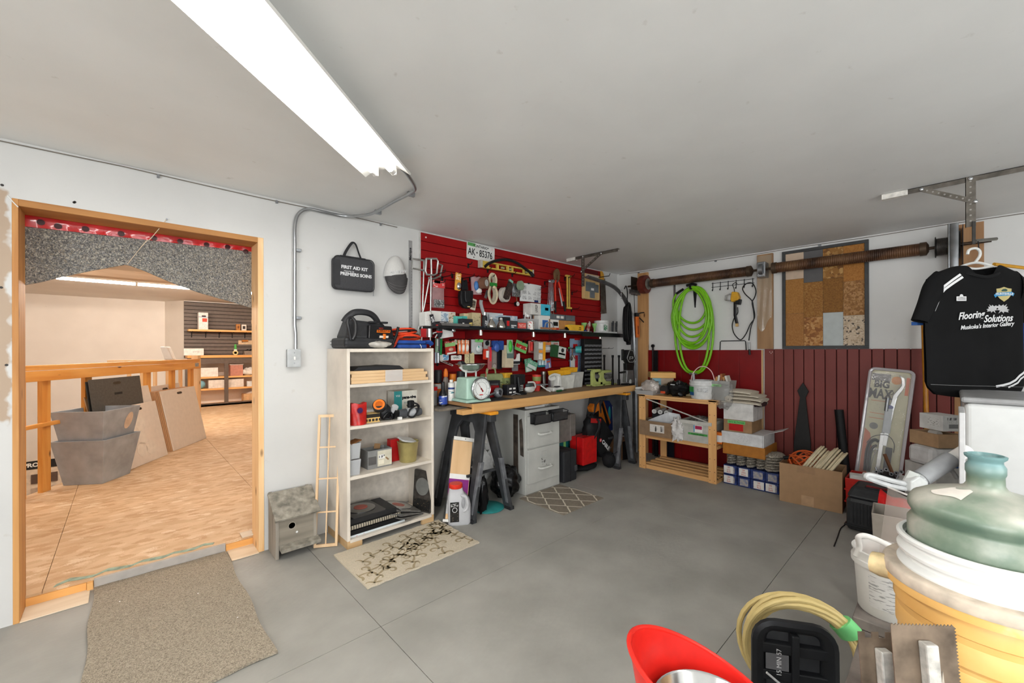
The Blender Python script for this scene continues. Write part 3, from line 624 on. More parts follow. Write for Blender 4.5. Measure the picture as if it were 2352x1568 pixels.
ob('peak',M().grid(pk,20,8,.006,(0,1,0)),C(72,70,70,.85),t,60)
for k in (.55,.72,.88): ob('stitching',M().tube([Vector(pk(u/20,k))+Vector((0,-.002,0)) for u in range(2,19)],.0012,5),C(120,118,116,.8),t)
pts=[]
for i in range(40): pts.append((-.07+.0036*i,-.108+.0016*abs(i-20)*.9,h*.50+.012*math.sin(i*1.15)+.0008*i))
ob('embroidered_script',M().tube(pts,.0028,5),LT,t,40)
ob('hanging_nail',M().cyl((.0,.004,h*.93),(0,-.02,h*.93),.003,n=6),INK,t)
# ---- metre rule
cx,z0,w_,h=wrect(939.5,947,553,802,.004)
t=T('metre_rule','long aluminium metre rule fixed upright on the white wall','ruler',(cx,YA,z0)); ob('blade',M().box(-w_/2,w_/2,-.003,0,0,h),C(172,172,172,.4,.5),t)
text('Metrique',t,(-.002,-.0036,h-.12),.03,INK,rot=(pi/2,-pi/2,0),bold=.001,shear=.2)
for k in range(28): ob('graduation',M().box(w_/2-.012,w_/2-.002,-.0036,-.003,.03+k*.026,.032+k*.026),INK,t)
# ---- aluminium loop tools
ALU=metal(196,196,192,.4)
def P_(px,py,o): return wa(px,py,o)
def looptool(label,segs,r=.007):
    base=P_(*segs[0][0][-1],); t=T('aluminium_loop_tool',label,'tool',base)
    for nm_,*pp in [(s[1],s[0]) for s in segs]:
        pts=[P_(*q)-base for q in pp[0]]; ob(nm_,M().tube(pts,r if nm_!='loop_head' else .009,8),ALU,t,40)
    return t
looptool('aluminium tool with square loop head resting against the slatwall edge, nearer the cap',[([(974,597,.1),(971,690,.09),(968,797,.07)],'handle'),([(974,598,.1),(947,594,.12),(947,616,.12),(974,621,.1),(974,598,.1)],'loop_head')])
looptool('aluminium tool with slotted frame head and two crossing rods on the red slatwall',[([(990,632,.12),(989,700,.11),(988,797,.08)],'handle'),([(979,594,.13),(1003,594,.13),(1006,600,.13),(1003,628,.12),(996,632,.12),(980,630,.13),(977,622,.13),(979,594,.13)],'loop_head'),([(990,595,.13),(991,632,.12)],'loop_head'),([(1006,605,.1),(1016,609,.08),(1011,634,.08),(996,640,.1),(985,638,.12)],'loop_head'),([(986,640,.11),(974,705,.1),(957,770,.06)],'rod')])
# ================================================================ BOOKCASE
BK=C(222,212,198,.5,va=.09,sc=5); BX0,BX1,BYF,BYB,BZT=1.118,1.817,2.85,3.232,1.388; OB_=YA-BYF
def bz_(y,px=808): return wa(px,y,OB_).z
t=T('bookcase','cream painted wooden bookcase standing on the grey floor','bookcase',(0,0,0))
ob('side_panel',M().box(BX0,BX0+.022,BYF,BYB,.055,BZT),BK,t,None,.002); ob('side_panel',M().box(BX1-.022,BX1,BYF,BYB,.055,BZT+.004),BK,t,None,.006)
ob('top_panel',M().box(BX0+.022,BX1-.022,BYF+.002,BYB,BZT-.024,BZT),BK,t,None,.002)
ob('back_panel',M().box(BX0+.022,BX1-.022,BYB-.008,BYB-.001,.07,BZT-.024),C(214,206,194,.6),t)
SH=[bz_(883),bz_(980),bz_(1096),bz_(1240)]
for z in SH: ob('shelf',M().box(BX0+.022,BX1-.022,BYF+.004,BYB-.009,z-.022,z),BK,t,None,.002)
FT=wood((186,150,104),(214,180,134),'x',6,.6,8)
for x in (BX0,BX1-.11): ob('foot',M().box(x+.002,x+.108,BYF+.006,BYF+.03,0,.055),FT,t)
for x in (BX0,BX1-.025): ob('foot_rail',M().box(x+.002,x+.023,BYF+.03,BYB,0,.055),FT,t)
def frontY(o): return YA-o
# --- on top: jump starter
BT=BZT+.004
a=wa(768,796,.28); b=wa(886,796,.16); w_=(b.x-a.x); 
t=T('jump_starter','black moulded jump starter case with carry handle on top of the bookcase','power pack',((a.x+b.x)/2+.01,YA-.22,BT)); PL=C(46,46,48,.5,va=.15,sc=30,bu=.05)
hw=.19; 
ob('base',M().box(-hw,hw,-.14,.13,0,.075),PL,t,None,.018); 
for z in (.024,.05): ob('base_rib',M().box(-hw-.003,hw+.003,-.143,.132,z,z+.004),C(30,30,32,.5),t)
ob('body',M().hexa([(-.165,-.10,.07),(.175,-.135,.07),(.175,.11,.07),(-.165,.11,.07)],[(-.12,-.05,.21),(.14,-.06,.19),(.14,.09,.19),(-.12,.09,.21)]),PL,t,None,.02)
ob('front_face',M().hexa([(-.02,-.142,.07),(.18,-.142,.07),(.18,-.10,.07),(-.02,-.10,.07)],[(-.0,-.11,.17),(.175,-.115,.165),(.175,-.06,.165),(0,-.06,.17)]),C(24,24,26,.3),t,None,.006)
hd=curve([(-.13,.03,.19),(-.10,.02,.235),(-.05,.01,.268),(.04,.01,.268),(.10,.02,.24),(.145,.03,.18)],6); ob('carry_handle',M().tube(hd,(.022,.026),10),PL,t,40)
ob('clamp',M().tube(curve([(-.15,-.145,.06),(-.165,-.15,.13),(-.17,-.14,.19),(-.14,-.13,.215),(-.115,-.14,.18),(-.12,-.15,.1),(-.14,-.15,.06)],6),.012,8),C(36,36,38,.4),t,40)
for x in (.01,.1): ob('vent_knob',M().box(x,x+.055,-.10,-.06,.185,.2),C(38,38,40,.5),t,None,.006)
ob('battery_lead',M().tube([(.17,-.14,.03),(.205,-.13,.10),(.225,-.12,.16)],.011,8),BLK,t,40)
OR=C(232,120,30,.4); ob('orange_badge',M().box(.045,.15,-.1395,-.1375,.115,.135,rot=(.32,0,0)),OR,t)
text('ELIMINATOR',t,(.098,-.141,.126),.017,C(110,40,10,.5),rot=(pi/2+.32,0,0),bold=.0008); text('MOTO',t,(.08,-.134,.146),.011,C(220,60,40,.5),rot=(pi/2+.3,0,0))
ob('warning_label',M().box(.06,.13,-.1495,-.148,.075,.092,rot=(.3,0,0)),C(226,214,200,.5),t); ob('orange_terminal',M().cyl((.1,-.148,.105),(.1,-.14,.07),.012,n=10),OR,t,40)
# plastic packet, cables, blue case
def pz(px,py,z): return fl(px,py,z)
p=wa(872,794,.355); one('plastic_packet','crumpled clear plastic packet at the front of the bookcase top','packet',M().ell((0,0,.026),.085,.045,.026,18,10,.35,2,4),C(206,200,190,.25,va=.2,al=.85),(p.x,p.y,BT),sm=50)
p=wa(935,794,.22); t=T('zip_case','blue fabric zip case lying on top of the bookcase','case',(p.x,p.y,BT)); BLU=C(36,74,150,.7,va=.15)
m=M(); 
ob('lower_half',M().prism([(q[0],q[1]) for q in rbox(.27,.20,0,.03)],0,.03,'z'),BLU,t,None,.008); ob('upper_half',M().prism([(q[0]-.003,q[1]) for q in rbox(.265,.195,0,.03)],.034,.062,'z'),BLU,t,None,.010)
ob('zip_band',M().prism([(q[0],q[1]) for q in rbox(.262,.192,0,.03)],.03,.034,'z'),C(20,30,60,.6),t); ob('zip_puller',M().tube([(.06,-.1,.03),(.066,-.11,.012),(.064,-.112,.0)],.003,6),WHT,t); ob('strap_end',M().tube(curve([(.12,-.04,.045),(.17,-.06,.05),(.2,-.05,.03)],5),(.012,.02),8),BLU,t,40)
t=T('jumper_cables','bundle of orange and black jumper cables on the blue case','cable',(p.x-.02,p.y-.02,BT+.062)); rnd.seed(3)
for k in range(7):
    r1=.09+.02*rnd.random(); ph=rnd.random()*6; m=curve([(r1*math.cos(q)*1.05-.01*k+.02,.055*math.sin(q)-.01,.022+.016*math.sin(q+ph)+.009*k) for q in [2*pi*i/12 for i in range(12)]],4,True)
    ob('cable_loop',M().tube(m,.008,7,True),[C(226,70,34,.45),C(226,70,34,.45),C(50,30,28,.5)][k%3],t,40)
ob('cable_end',M().tube(curve([(-.05,-.05,.03),(-.10,-.06,.02),(-.14,-.07,-.04),(-.17,-.08,-.05)],5),.012,8),C(226,70,34,.45),t,40); ob('clamp_band',M().tube(curve([(.01,-.06,.02),(.0,-.05,.06),(.02,-.02,.10),(.04,.02,.09)],5),(.006,.014),8),C(40,30,30,.5),t,40)
# --- shelf 1: wood strips
zA=SH[0]+.001
for k in range(4):
    w0_=[.62,.60,.61,.60][k]; one('wood_strip',['bottom','second','third','topmost'][k]+' pale wood strip in the taped bundle on the bookcase','wood strip',M().box(0,w0_,0,.09,0,.022),wood((208,170,124),(228,196,152),'x',6,.6,12),(BX0+.026+[.012,.012,.018,.0][k],BYF+.02+.004*k,zA+.0225*k),bev=.001)
t=T('tape_wrap','clear tape wrapped round the bundle of wood strips','tape',(BX0+.36,BYF+.018,zA)); ob('band',M().box(-.07,.07,-.002,-.0005,.004,.09),clear(al=.35,ro=.15),t)
one('black_tray','black plastic tray lying on the wood strips','tray',M().prism([(0,0),(.40,0),(.36,.028),(.26,.034),(.22,.03),(.04,.026)],0,.2,'y'),C(36,36,38,.5),(BX0+.06,BYF+.04,zA+.091),bev=.003)
# --- shelf 2
zB=SH[1]+.001
def cartA(name,label,cat,px0,px1,pt,z,o,dep,mat,rz=0,bev=.002,group=None,body='body'):
    t,w_,h=None,None,None; a=wa(px0,pt,o); b=wa(px1,pt,o); w_=b.x-a.x; h=a.z-z
    t=T(name,label,cat,((a.x+b.x)/2,YA-o,z),rz,group); ob(body,M().box(-w_/2,w_/2,0,dep,0,h),mat,t,None,bev); return t,w_,h
p=wa(820,970,.35); t=T('red_pouch','red stand up pouch at the left end of the bookcase middle shelf','pouch',(p.x+.015,p.y,zB)); 
m=M().grid(lambda u,v:(-.055+.11*u,-.03*math.sin(pi*u)*(1-v*.7)-.002,.15*v+.006*math.sin(u*8)*v),10,8,.05,(0,1,0)); ob('body',m,C(188,36,32,.2,va=.3,sc=14),t,60); ob('dark_emblem',M().lathe([(0,0),(.02,0),(.02,.001),(0,.001)],16,(-.005,-.031,.105),1,1,'y'),C(60,30,80,.3),t)
t,w_,h=cartA('cable_box','white small parts packet behind the yellow box on the bookcase','box',832,861,942,zB,.24,.08,C(214,212,208,.5)); rect(t,'printed_text',-w_/2+.004,w_/2-.004,h*.2,h*.8,0,printm((214,212,208),(90,90,96),80,.4))
t,w_,h=cartA('yellow_box','flat yellow box with black pictograms on the bookcase shelf','box',835,873,952,zB,.33,.09,C(222,184,110,.5)); rect(t,'black_band',-w_/2,w_/2,h*.55,h*.97,0,C(40,36,30,.5))
for k in range(5): rect(t,'pictogram',-w_/2+.012+k*.026,-w_/2+.03+k*.026,h*.14,h*.42,0,C(50,44,40,.5))
p=wa(877,955,.28); t=T('corded_sander','black palm tool with orange ringed disc on the bookcase shelf','power tool',(p.x,p.y,zB)); GB=C(34,34,36,.45)
ob('body',M().ell((.02,0,.06),.055,.05,.06,18,12,.12,1),GB,t,50); ob('disc',M().cyl((-.03,-.03,.105),(-.045,-.05,.125),.05,n=22),GB,t,40); ob('orange_ring',M().lathe([(.028,0),(.042,0),(.042,.004),(.028,.004),(.028,0)],24,(0,0,0)).xf(Matrix.Translation((-.0455,-.0508,.1256))@Vector((-.5,-.68,.55)).normalized().to_track_quat('Z','Y').to_matrix().to_4x4()),OR,t,40)
ob('cord_bundle',M().tube(curve([(.0,-.05,.02),(.05,-.055,.015),(.06,-.04,.05),(.02,-.06,.06),(-.01,-.055,.03)],6,True),.008,7,True),BLK,t,40)
t,w_,h=cartA('vise_box','teal and white cardboard tool box at the back of the bookcase shelf','box',905,958,899,zB,.16,.11,C(222,218,206,.5)); rect(t,'teal_end',-w_/2,-w_/2+.07,0,h,0,C(50,140,140,.5)); text('pana-vise',t,(.03,-.0014,h*.72),.034,INK,bold=.002); text('ECONOMY',t,(.03,-.0014,h*.5),.018,C(90,150,150,.5)); text('VISE',t,(-w_/2+.035,-.0014,h*.8),.022,WHT)
p=wa(935,957,.33); t=T('rotary_tool','grey and black corded rotary tool lying on the bookcase shelf','power tool',(p.x,p.y+.02,zB)); GD=C(74,76,80,.45)
ob('motor_body',M().lathe([(.022,-.10),(.034,-.09),(.036,.02),(.032,.06),(.034,.075),(.030,.10),(.018,.105)],16,(.03,0,.037),1,1,'x'),GD,t,40); ob('grey_band',M().lathe([(.037,-.03),(.038,-.03),(.038,.04),(.037,.04)],16,(.03,0,.037),1,1,'x'),C(168,170,172,.4),t,40)
ob('nose',M().cyl((-.11,-.0,.045),(-.07,0,.04),.045,.03,n=16),BLK,t,40); ob('lamp_head',M().cyl((-.1,.01,.06),(-.1,-.02,.1),.026,n=12),C(190,190,190,.3),t,40)
ob('cord',M().tube(curve([(.12,0,.06),(.08,-.03,.09),(.02,-.038,.07),(.0,-.04,.02),(.05,-.042,.01),(.1,-.03,.08),(.07,.0,.11),(.02,.02,.09)],6),.007,7),BLK,t,40); ob('plug',M().box(-.09,-.06,-.055,-.035,.0,.02),WHT,t)
ob('base_clamp',M().box(.03,.08,.0,.04,.07,.13),BLK,t,None,.01)
# --- shelf 3
zC=SH[2]+.001
for k,lab in enumerate(('clear plastic tub at the bottom of the pair on the bookcase','clear plastic tub stacked on another tub on the bookcase')):
    t=T('clear_tub',lab,'tub',(BX0+.065,BYF+.10,zC+.115*k)); ob('body',M().tray(.07,.14,.082,.16,.11,.003),clear((214,216,218),.5),t); ob('contents',M().box(-.03,.03,-.06,.06,.005,.07),C(150,148,146,.7,va=.4,sc=40),t,None,.01)
    if k: ob('brown_card',M().box(-.04,.05,-.07,-.0,.112,.118,rot=(0,-.2,.3)),C(120,76,40,.7),t)
t=T('mounting_box','grey open box of screws marked one and a half on the bookcase','box',(wa(873,1062,.30).x,YA-.30,zC),0); a=wa(846,1062,.3); b=wa(901,1062,.3); w_=b.x-a.x
ob('body',M().tray(w_,.13,w_,.13,.135,.003,0,.065),C(128,128,126,.5),t); rect(t,'label_panel',-.02,w_/2-.002,.01,.125,0,C(206,200,180,.5)); rect(t,'white_tag',-.012,.035,.065,.095,-.0012,WHT); text('1 ½"',t,(.012,-.003,.08),.024,INK,bold=.001); rect(t,'white_tag',-.012,.03,.025,.055,-.0012,C(226,220,200,.5)); ob('screw_picture',M().tube([(.045,-.002,.07),(.065,-.002,.05)],.006,6),C(150,120,90,.5),t)
rect(t,'side_picture',-w_/2+.005,-.03,.03,.09,0,C(90,88,86,.5)); ob('torn_flap',M().box(.0,.05,.1,.102,.12,.16,rot=(0,.2,0)),C(150,116,80,.8),t)
t,w_,h=cartA('red_box','small red box tucked behind the gold pail','box',897,917,1010,zC,.22,.06,C(176,24,26,.4))
p=wa(937,1060,.28); t=T('gold_pail','pale gold metal pail holding a clear lid on the bookcase','pail',(p.x,p.y,zC)); GO=C(178,166,110,.38,.5,.08)
ob('body',M().lathe([(.0,0),(.062,0),(.066,.006),(.083,.155),(.086,.158),(.083,.16),(.078,.156),(.06,.008),(.0,.006)],28),GO,t,50); ob('clear_lid',M().prism(rbox(.13,.11,0,.02),0,.012,'z').xf(Matrix.Translation((-.01,0,.165))@Matrix.Rotation(.25,4,'Y')@Matrix.Rotation(.15,4,'X')),clear((226,228,228),.6),t)
# --- bottom shelf
zD=SH[3]+.001
def bladepack(label,x,y,z,rot,disc=(150,150,148),col=(60,58,58)):
    t=T('saw_blade_pack',label,'saw blade',(x,y,z),rot=rot); ob('blister_card',M().prism(rbox(.26,.29,0,.02),0,.005,'z'),C(*col,.25,va=.2),t); ob('blade',M().lathe([(.015,0),(.105,0),(.105,.003),(.06,.006),(.015,.006),(.015,0)],32,(0,.01,.006)),metal(*disc,.25),t,40); ob('hub_label',M().lathe([(.02,0),(.05,0),(.05,.001),(.02,.001)],24,(0,.01,.0125)),C(170,84,70,.4),t)
    return t
def bind(name,label,z,h,mat,x=0,w_=.40,d=.30,rz=0): return one(name,label,'binder' if 'binder' in name else 'magazine',M().box(0,w_,0,d,0,h),mat,(BX0+.024+x,BYF+.03,z),rz,bev=.002)
bind('magazine','glossy magazine with pale blue pages at the bottom of the bookcase pile',zD,.014,printm((214,222,226),(196,60,50),30,.3),0,.43)
bind('binder','thin black binder on the magazine in the bookcase pile',zD+.015,.03,BLK,0,.43,.3)
t=T('spiral_binder','black binder with exposed cream ring spine in the bookcase pile','binder',(BX0+.026,BYF+.032,zD+.046)); ob('cover',M().box(0,.40,.004,.29,0,.045),BLK,t,None,.002); ob('page_block',M().box(.004,.39,.0,.28,.008,.034),C(196,186,166,.7),t)
for k in range(22): ob('ring',M().tube([(.012+k*.0175,-.004,.006),(.012+k*.0175,-.009,.02),(.012+k*.0175,-.004,.037)],.0025,5),C(40,38,36,.5),t)
bind('binder','closed black binder under the flat saw blade pack',zD+.093,.035,C(36,36,38,.5),.0,.36,.28)
bladepack('clear saw blade pack with reddish hub lying on the black binder',BX0+.17,BYF+.17,zD+.13,(0,.02,.05))
for k,(lab,dz,an,dx) in enumerate((('lowest of the sliding saw blade packs on the bookcase floor',.02,.18,0),('middle of the sliding saw blade packs on the bookcase floor',.035,.21,.015),('thin steel blade pack fanned among the saw blade packs',.05,.24,-.02),('topmost saw blade pack with white ring on the bookcase floor',.066,.27,.01))):
    t=bladepack(lab,BX0+.47+dx,BYF+.15+.01*k,zD+dz+.0,(0,an,.35-.12*k),(170,172,172),(118,116,112))
t=T('wheel_blister','dark blister pack with round disc leaning inside the bookcase end','blister pack',(BX1-.055,BYF+.11,zD),rot=(0,0,-pi/2+.0)); 
t.rotation_euler=(0,0,-pi/2+.25)
ob('card',M().prism([(p[0],p[1]+.165) for p in rbox(.2,.33,0,.015)],0,.008,'y').xf(Matrix.Rotation(-.08,4,'X')),C(70,66,62,.25,va=.3,sc=20),t)
ob('disc',M().lathe([(0,0),(.07,0),(.07,.006),(.012,.006),(.012,0)],28,(0,-.006,.2),1,1,'y').xf(Matrix.Rotation(-.08,4,'X')),C(120,120,116,.3),t,40); ob('black_label',M().box(-.09,.09,-.0015,0,.01,.1).xf(Matrix.Rotation(-.08,4,'X')),printm((30,30,30),(150,130,100),60,.35),t)
# ================================================================ floor things by the doorway
MAT_=speck((150,140,122),((172,160,140),(132,122,106),(164,152,134),(120,110,96)),260,.98,.9,.3)
p0=fl(612,1510); 
def matf(u,v):
    x=-.13+.63*u+.006*math.sin(v*14); y=YA+.15-(YA+.15-2.10)*v+.004*math.sin(u*17); return (x,y,.001+.0015*math.sin(u*5+v*3)+.0015)
m=M().grid(matf,24,40,.010,(0,0,1)); one('carpet_runner','beige looped carpet offcut running from the doorway threshold','rug',m,MAT_,sm=60)
for k in range(3): one('carpet_crumb','tiny white crumb on the beige carpet offcut','crumb',M().ell((0,0,.002),.004,.003,.002,6,4),WHT,[(-.02,3.1,.0135),(.3,2.9,.0135),(.42,2.5,.0135)][k],group='crumbs on the carpet')
# ---- bird house
GW=wood((118,110,100),(158,150,138),'z',7,.9,10); GWM=C(146,140,128,.95,va=.32,sc=22,bu=.5)
x0,x1=.722,.978; yf,yb=3.035,3.225
t=T('bird_house','weathered grey wooden bird house on the floor against the wall','bird house',((x0+x1)/2,yf,0)); hw=(x1-x0)/2
hf,hb=wa(642,1190,YA-yf).z,.40
ob('side_board',M().prism([(0,0),(yb-yf,0),(yb-yf,hb),(0,hf)],-hw,-hw+.02,'x'),GW,t,None,.002); ob('side_board',M().prism([(0,0),(yb-yf,0),(yb-yf,hb),(0,hf)],hw-.02,hw,'x'),GW,t,None,.002)
ob('front_board',M().box(-hw+.02,hw-.02,.004,.022,.085,hf-.004),wood((120,112,100),(150,142,128),'x',5,.9,10),t); ob('back_board',M().box(-hw+.02,hw-.02,yb-yf-.02,yb-yf,.0,hb-.01),GW,t)
ob('floor_board',M().box(-hw+.02,hw-.02,.022,yb-yf-.02,.085,.1),GW,t)
sl=math.atan2(hb-hf,yb-yf)
ob('roof_board',M().box(-hw-.012,hw+.014,-.035,yb-yf+.012,0,.02).xf(Matrix.Translation((0,0,hf+.004))@Matrix.Rotation(sl,4,'X')),GWM,t,None,.003)
ob('entrance_hole',M().cyl((-.03,.0035,hf-.07),(-.03,.006,hf-.07),.02,n=24),C(14,12,10,.9),t); ob('hole_rim',M().lathe([(.02,0),(.024,0),(.024,.002),(.02,.002),(.02,0)],24,(-.03,.0022,hf-.07),1,1,'y'),C(160,152,140,.8),t)
ob('perch_board',M().box(-hw+.02,hw+.01,-.06,.02,.06,.085,rot=(.12,0,0)),GWM,t,None,.003); ob('white_knob',M().ell((.0,-.002,.15),.008,.005,.008,8,6),WHT,t,40)
# ---- narrow wooden grid frame leaning beside the bookcase
A=fl(740,1255)+Vector((.0,.02,0)); 
t=T('lattice_screen','narrow pale wooden window grid leaning against the wall beside the bookcase','frame',(1.025,3.0,0.003)); 
t.rotation_euler=(-.155,.0,-.55); FWd=wood((206,170,128),(226,194,154),'z',7,.6,10); Lh=.915; Wd=.155
for x in (-Wd/2,Wd/2-.016): ob('stile',M().box(x,x+.016,-.008,.008,0,Lh),FWd,t,None,.001)
for z in (0,Lh-.02): ob('rail',M().box(-Wd/2+.016,Wd/2-.016,-.008,.008,z,z+.02),FWd,t,None,.001)
for z in (Lh*.25,Lh*.5,Lh*.74): ob('muntin',M().box(-Wd/2+.016,Wd/2-.016,-.004,.004,z,z+.01),FWd,t)
ob('muntin',M().box(-.004,.004,-.005,.003,.02,Lh-.02),FWd,t)
# ================================================================ RED SLATWALL
SX0,SX1,SYF=1.918,4.669,3.22
RED=C(150,8,12,.5,va=.10,sc=4)
t=T('slatwall','dark red slatwall panel above the workbench','slatwall',(SX0,YA-.001,.93)); W_=SX1-SX0
nS=19; sp=(2.425-.93)/nS
for k in range(nS): ob('slat',M().box(0,W_,-.02,-.006,k*sp+.0025,(k+1)*sp-.0025),RED,t,None,.0025)
ob('backing',M().box(0,W_,-.006,0,0,2.425-.93),C(92,6,10,.6),t); ob('end_strip',M().box(-.006,0,-.021,0,0,2.425-.93),C(200,196,190,.5),t)
one('slatwall_screw','pale screw head near the top corner of the red slatwall','screw',M().cyl((0,0,0),(0,-.003,0),.008,n=10),C(220,200,196,.4),wa(978,545,.02))
def hook(px,py,o,up=.018,label='black slatwall hook holding a hanging packet',group='slatwall hooks',r=.003):
    p=wa(px,py,o); L=SYF-p.y
    t=T('slatwall_hook',label,'hook',(p.x,SYF,p.z),0,group); ob('plate',M().box(-.011,.011,-.004,0,-.035,.012),BLK,t,None,.001); ob('rod',M().tube([(0,-.004,0),(0,-L-.012,0),(0,-L-.026,up)],r,6),BLK,t,40); return t
def Z6(u,v): return 940+u/6.03,520+v/6.03
def Z7(u,v): return 1200+u/6.533,560+v/6.533
def Z8(u,v): return 960+u/7.84,740+v/7.84
def Z9(u,v): return 1200+u/7.84,740+v/7.84
def pack(name,label,cat,Z,u0,u1,v0,v1,o,base,tilt=0,parts=(),hk=True,th=.004,shape=None,bev=.0015):
    a=wa(*Z(u0,v1),o); b=wa(*Z(u1,v0),o); w_=b.x-a.x; h=b.z-a.z
    if tilt:            # pixel box of a tilted card: recover its own width and height
        c_,s_=abs(math.cos(tilt)),abs(math.sin(tilt)); d=c_*c_-s_*s_; w2=(w_*c_-h*s_)/d; h2=(h*c_-w_*s_)/d
        if w2>.2*w_ and h2>.2*h: w_,h=w2,h2
    cx=(a.x+b.x)/2; cz=(a.z+b.z)/2
    t=T(name,label,cat,(cx,YA-o,cz),rot=(0,tilt,0))
    if shape=='bag':
        ob('bag',M().grid(lambda u,v:(-w_/2+w_*u,-.012*math.sin(pi*u)*math.sin(pi*min(1,v*1.1))-.001,h/2-h*v),8,8,.014,(0,1,0)),base,t,60)
    else: ob('card',M().prism([(p[0],p[1]) for p in rbox(w_,h,0,min(.008,w_*.1))],-th,0,'y'),base,t,None,bev if th>.006 else 0)
    y=-th-.0002 if shape!='bag' else -.0135
    for pr in parts:
        nm_,x0,x1,z0,z1,mt=pr[:6]; X0_=-w_/2+w_*x0; X1_=-w_/2+w_*x1; Z0_=-h/2+h*z0; Z1_=-h/2+h*z1
        kind=pr[6] if len(pr)>6 else 'flat'
        if kind=='flat': ob(nm_,M().box(X0_,X1_,y-.001,y+.0006,Z0_,Z1_),mt,t)
        elif kind=='dome': ob(nm_,M().ell(((X0_+X1_)/2,y-.002,(Z0_+Z1_)/2),(X1_-X0_)/2,.018,(Z1_-Z0_)/2,14,8),mt,t,50)
        elif kind=='disc': ob(nm_,M().cyl(((X0_+X1_)/2,y-.004,(Z0_+Z1_)/2),((X0_+X1_)/2,y+.0006,(Z0_+Z1_)/2),(Z1_-Z0_)/2,n=20),mt,t,40)
        elif kind=='bar': ob(nm_,M().cyl(((X0_+X1_)/2,y-.008,Z0_),((X0_+X1_)/2,y-.008,Z1_),(X1_-X0_)/2,n=10),mt,t,40)
        elif kind=='txt': text(pr[7],t,((X0_+X1_)/2,y-.0014,(Z0_+Z1_)/2),Z1_-Z0_,mt)
    if hk: 
        q=t.location+Vector((math.sin(tilt)*h/2*.9,0,h/2*math.cos(tilt)-.004)); L=SYF-q.y
        import re
        th_=T('slatwall_hook','black slatwall hook holding the '+re.split(' hanging| hung| on the| beside| under| near| behind| touching| between| at the| below| lowest| over| above| tilted| in front| from| full| of ',label)[0],'hook',(q.x,SYF,q.z),0,'slatwall hooks'); ob('plate',M().box(-.010,.010,-.004,0,-.032,.010),BLK,th_); ob('rod',M().tube([(0,-.004,0),(0,-L-.03,0),(0,-L-.04,.014)],.0028,6),BLK,th_,40)
    return t,w_,h
GRN=C(30,140,66,.35); RD_=C(196,30,30,.35); WH=C(226,224,218,.4,va=.04); GRY=C(150,150,150,.4); LIM=C(120,190,110,.4); YEL=C(228,176,60,.4); ORG=C(226,116,40,.4); BLU2=C(40,90,160,.35); TEA=C(40,150,150,.4); BEI=C(206,186,148,.6); DK=C(40,40,44,.45); CLR=clear((222,224,224),.38,.12)
pm=printm
# ---- licence plate
a=wa(*Z6(792,490),.015); b=wa(*Z6(1180,240),.015); w_=b.x-a.x; 
t=T('licence_plate','white Ontario licence plate fixed near the top of the red slatwall','licence plate',((a.x+b.x)/2-.004,SYF,(a.z+b.z)/2-.004),rot=(0,.028,0)); pw,ph=w_*.99,.165
ob('plate',M().prism(rbox(pw,ph,0,.015,4),-.003,-.001,'y'),C(224,224,220,.35,va=.04),t); ob('raised_rim',M().tube([(p[0],-.003,p[1]) for p in rbox(pw-.006,ph-.006,0,.013,4)],.002,6,True),C(214,214,210,.35),t,40)
text('ONTARIO',t,(0,-.0034,ph*.335),.036,INK,bold=.0006); text('AK',t,(-pw*.33,-.0034,-.012),.095,INK,xs=.72,bold=.0012); text('85376',t,(pw*.175,-.0034,-.012),.095,INK,xs=.72,bold=.0012)
ob('crown_mark',M().prism([(-.008,-.008),(.008,-.008),(.010,.006),(.004,0),(0,.010),(-.004,0),(-.010,.006)],-.0036,-.003,'y').xf(Matrix.Translation((-pw*.145,0,-.008))),INK,t)
ob('green_tape',M().box(-pw*.47,-pw*.21,-.0045,-.003,ph*.27,ph*.46),C(90,160,90,.6),t); ob('sticker',M().box(pw*.36,pw*.46,-.004,-.003,ph*.3,ph*.42),C(232,214,212,.5),t)
for x in (-.09,.09): ob('bolt',M().cyl((x,-.003,ph*.37),(x,-.006,ph*.37),.006,n=8),C(60,50,46,.4),t)
for x in (-.09,): ob('bolt',M().cyl((x,-.003,-ph*.37),(x,-.006,-ph*.37),.006,n=8),C(60,50,46,.4),t)
# ---- spirit level on hooks + black hose arc
a=wa(*Z6(1000,560),.05); b=wa(*Z6(1690,640),.05); L=b.x-a.x
t=T('spirit_level','yellow I-beam spirit level resting on hooks under the licence plate','spirit level',(a.x,SYF-.03,(a.z+b.z)/2-.022)); YL=C(222,188,84,.4)
ob('lower_flange',M().box(0,L,-.02,.02,0,.012),YL,t,None,.002); ob('upper_flange',M().box(0,L,-.02,.02,.056,.068),YL,t,None,.002)
for x0,x1 in ((0,.09),(L*.28,L*.31),(L*.48,L*.51),(L*.58,L*.60),(L*.82,L*.84),(L-.06,L)): ob('web',M().box(x0,x1,-.012,.012,.012,.056),YL,t)
ob('end_cap',M().box(-.028,-.001,-.022,.022,-.002,.07),C(196,190,176,.5),t); ob('end_cap',M().box(L+.001,L+.02,-.022,.022,-.002,.07),C(196,190,176,.5),t)
for x in (L*.4,L*.55,L*.9): ob('vial',M().cyl((x-.02,0,.034),(x+.02,0,.034),.010,n=10),C(200,206,150,.1,al=.7),t,40)
for px,py in (Z6(1120,585),Z6(1460,645),Z6(850,520)): hook(px,py,.06,.02,'black slatwall hook under the spirit level','hooks under the spirit level',.004)
pts=[wa(*Z6(u,v),.085) for u,v in ((1050,555),(1090,520),(1180,480),(1300,458),(1400,470),(1500,510),(1600,580),(1680,640),(1720,685))]; b0=pts[0]
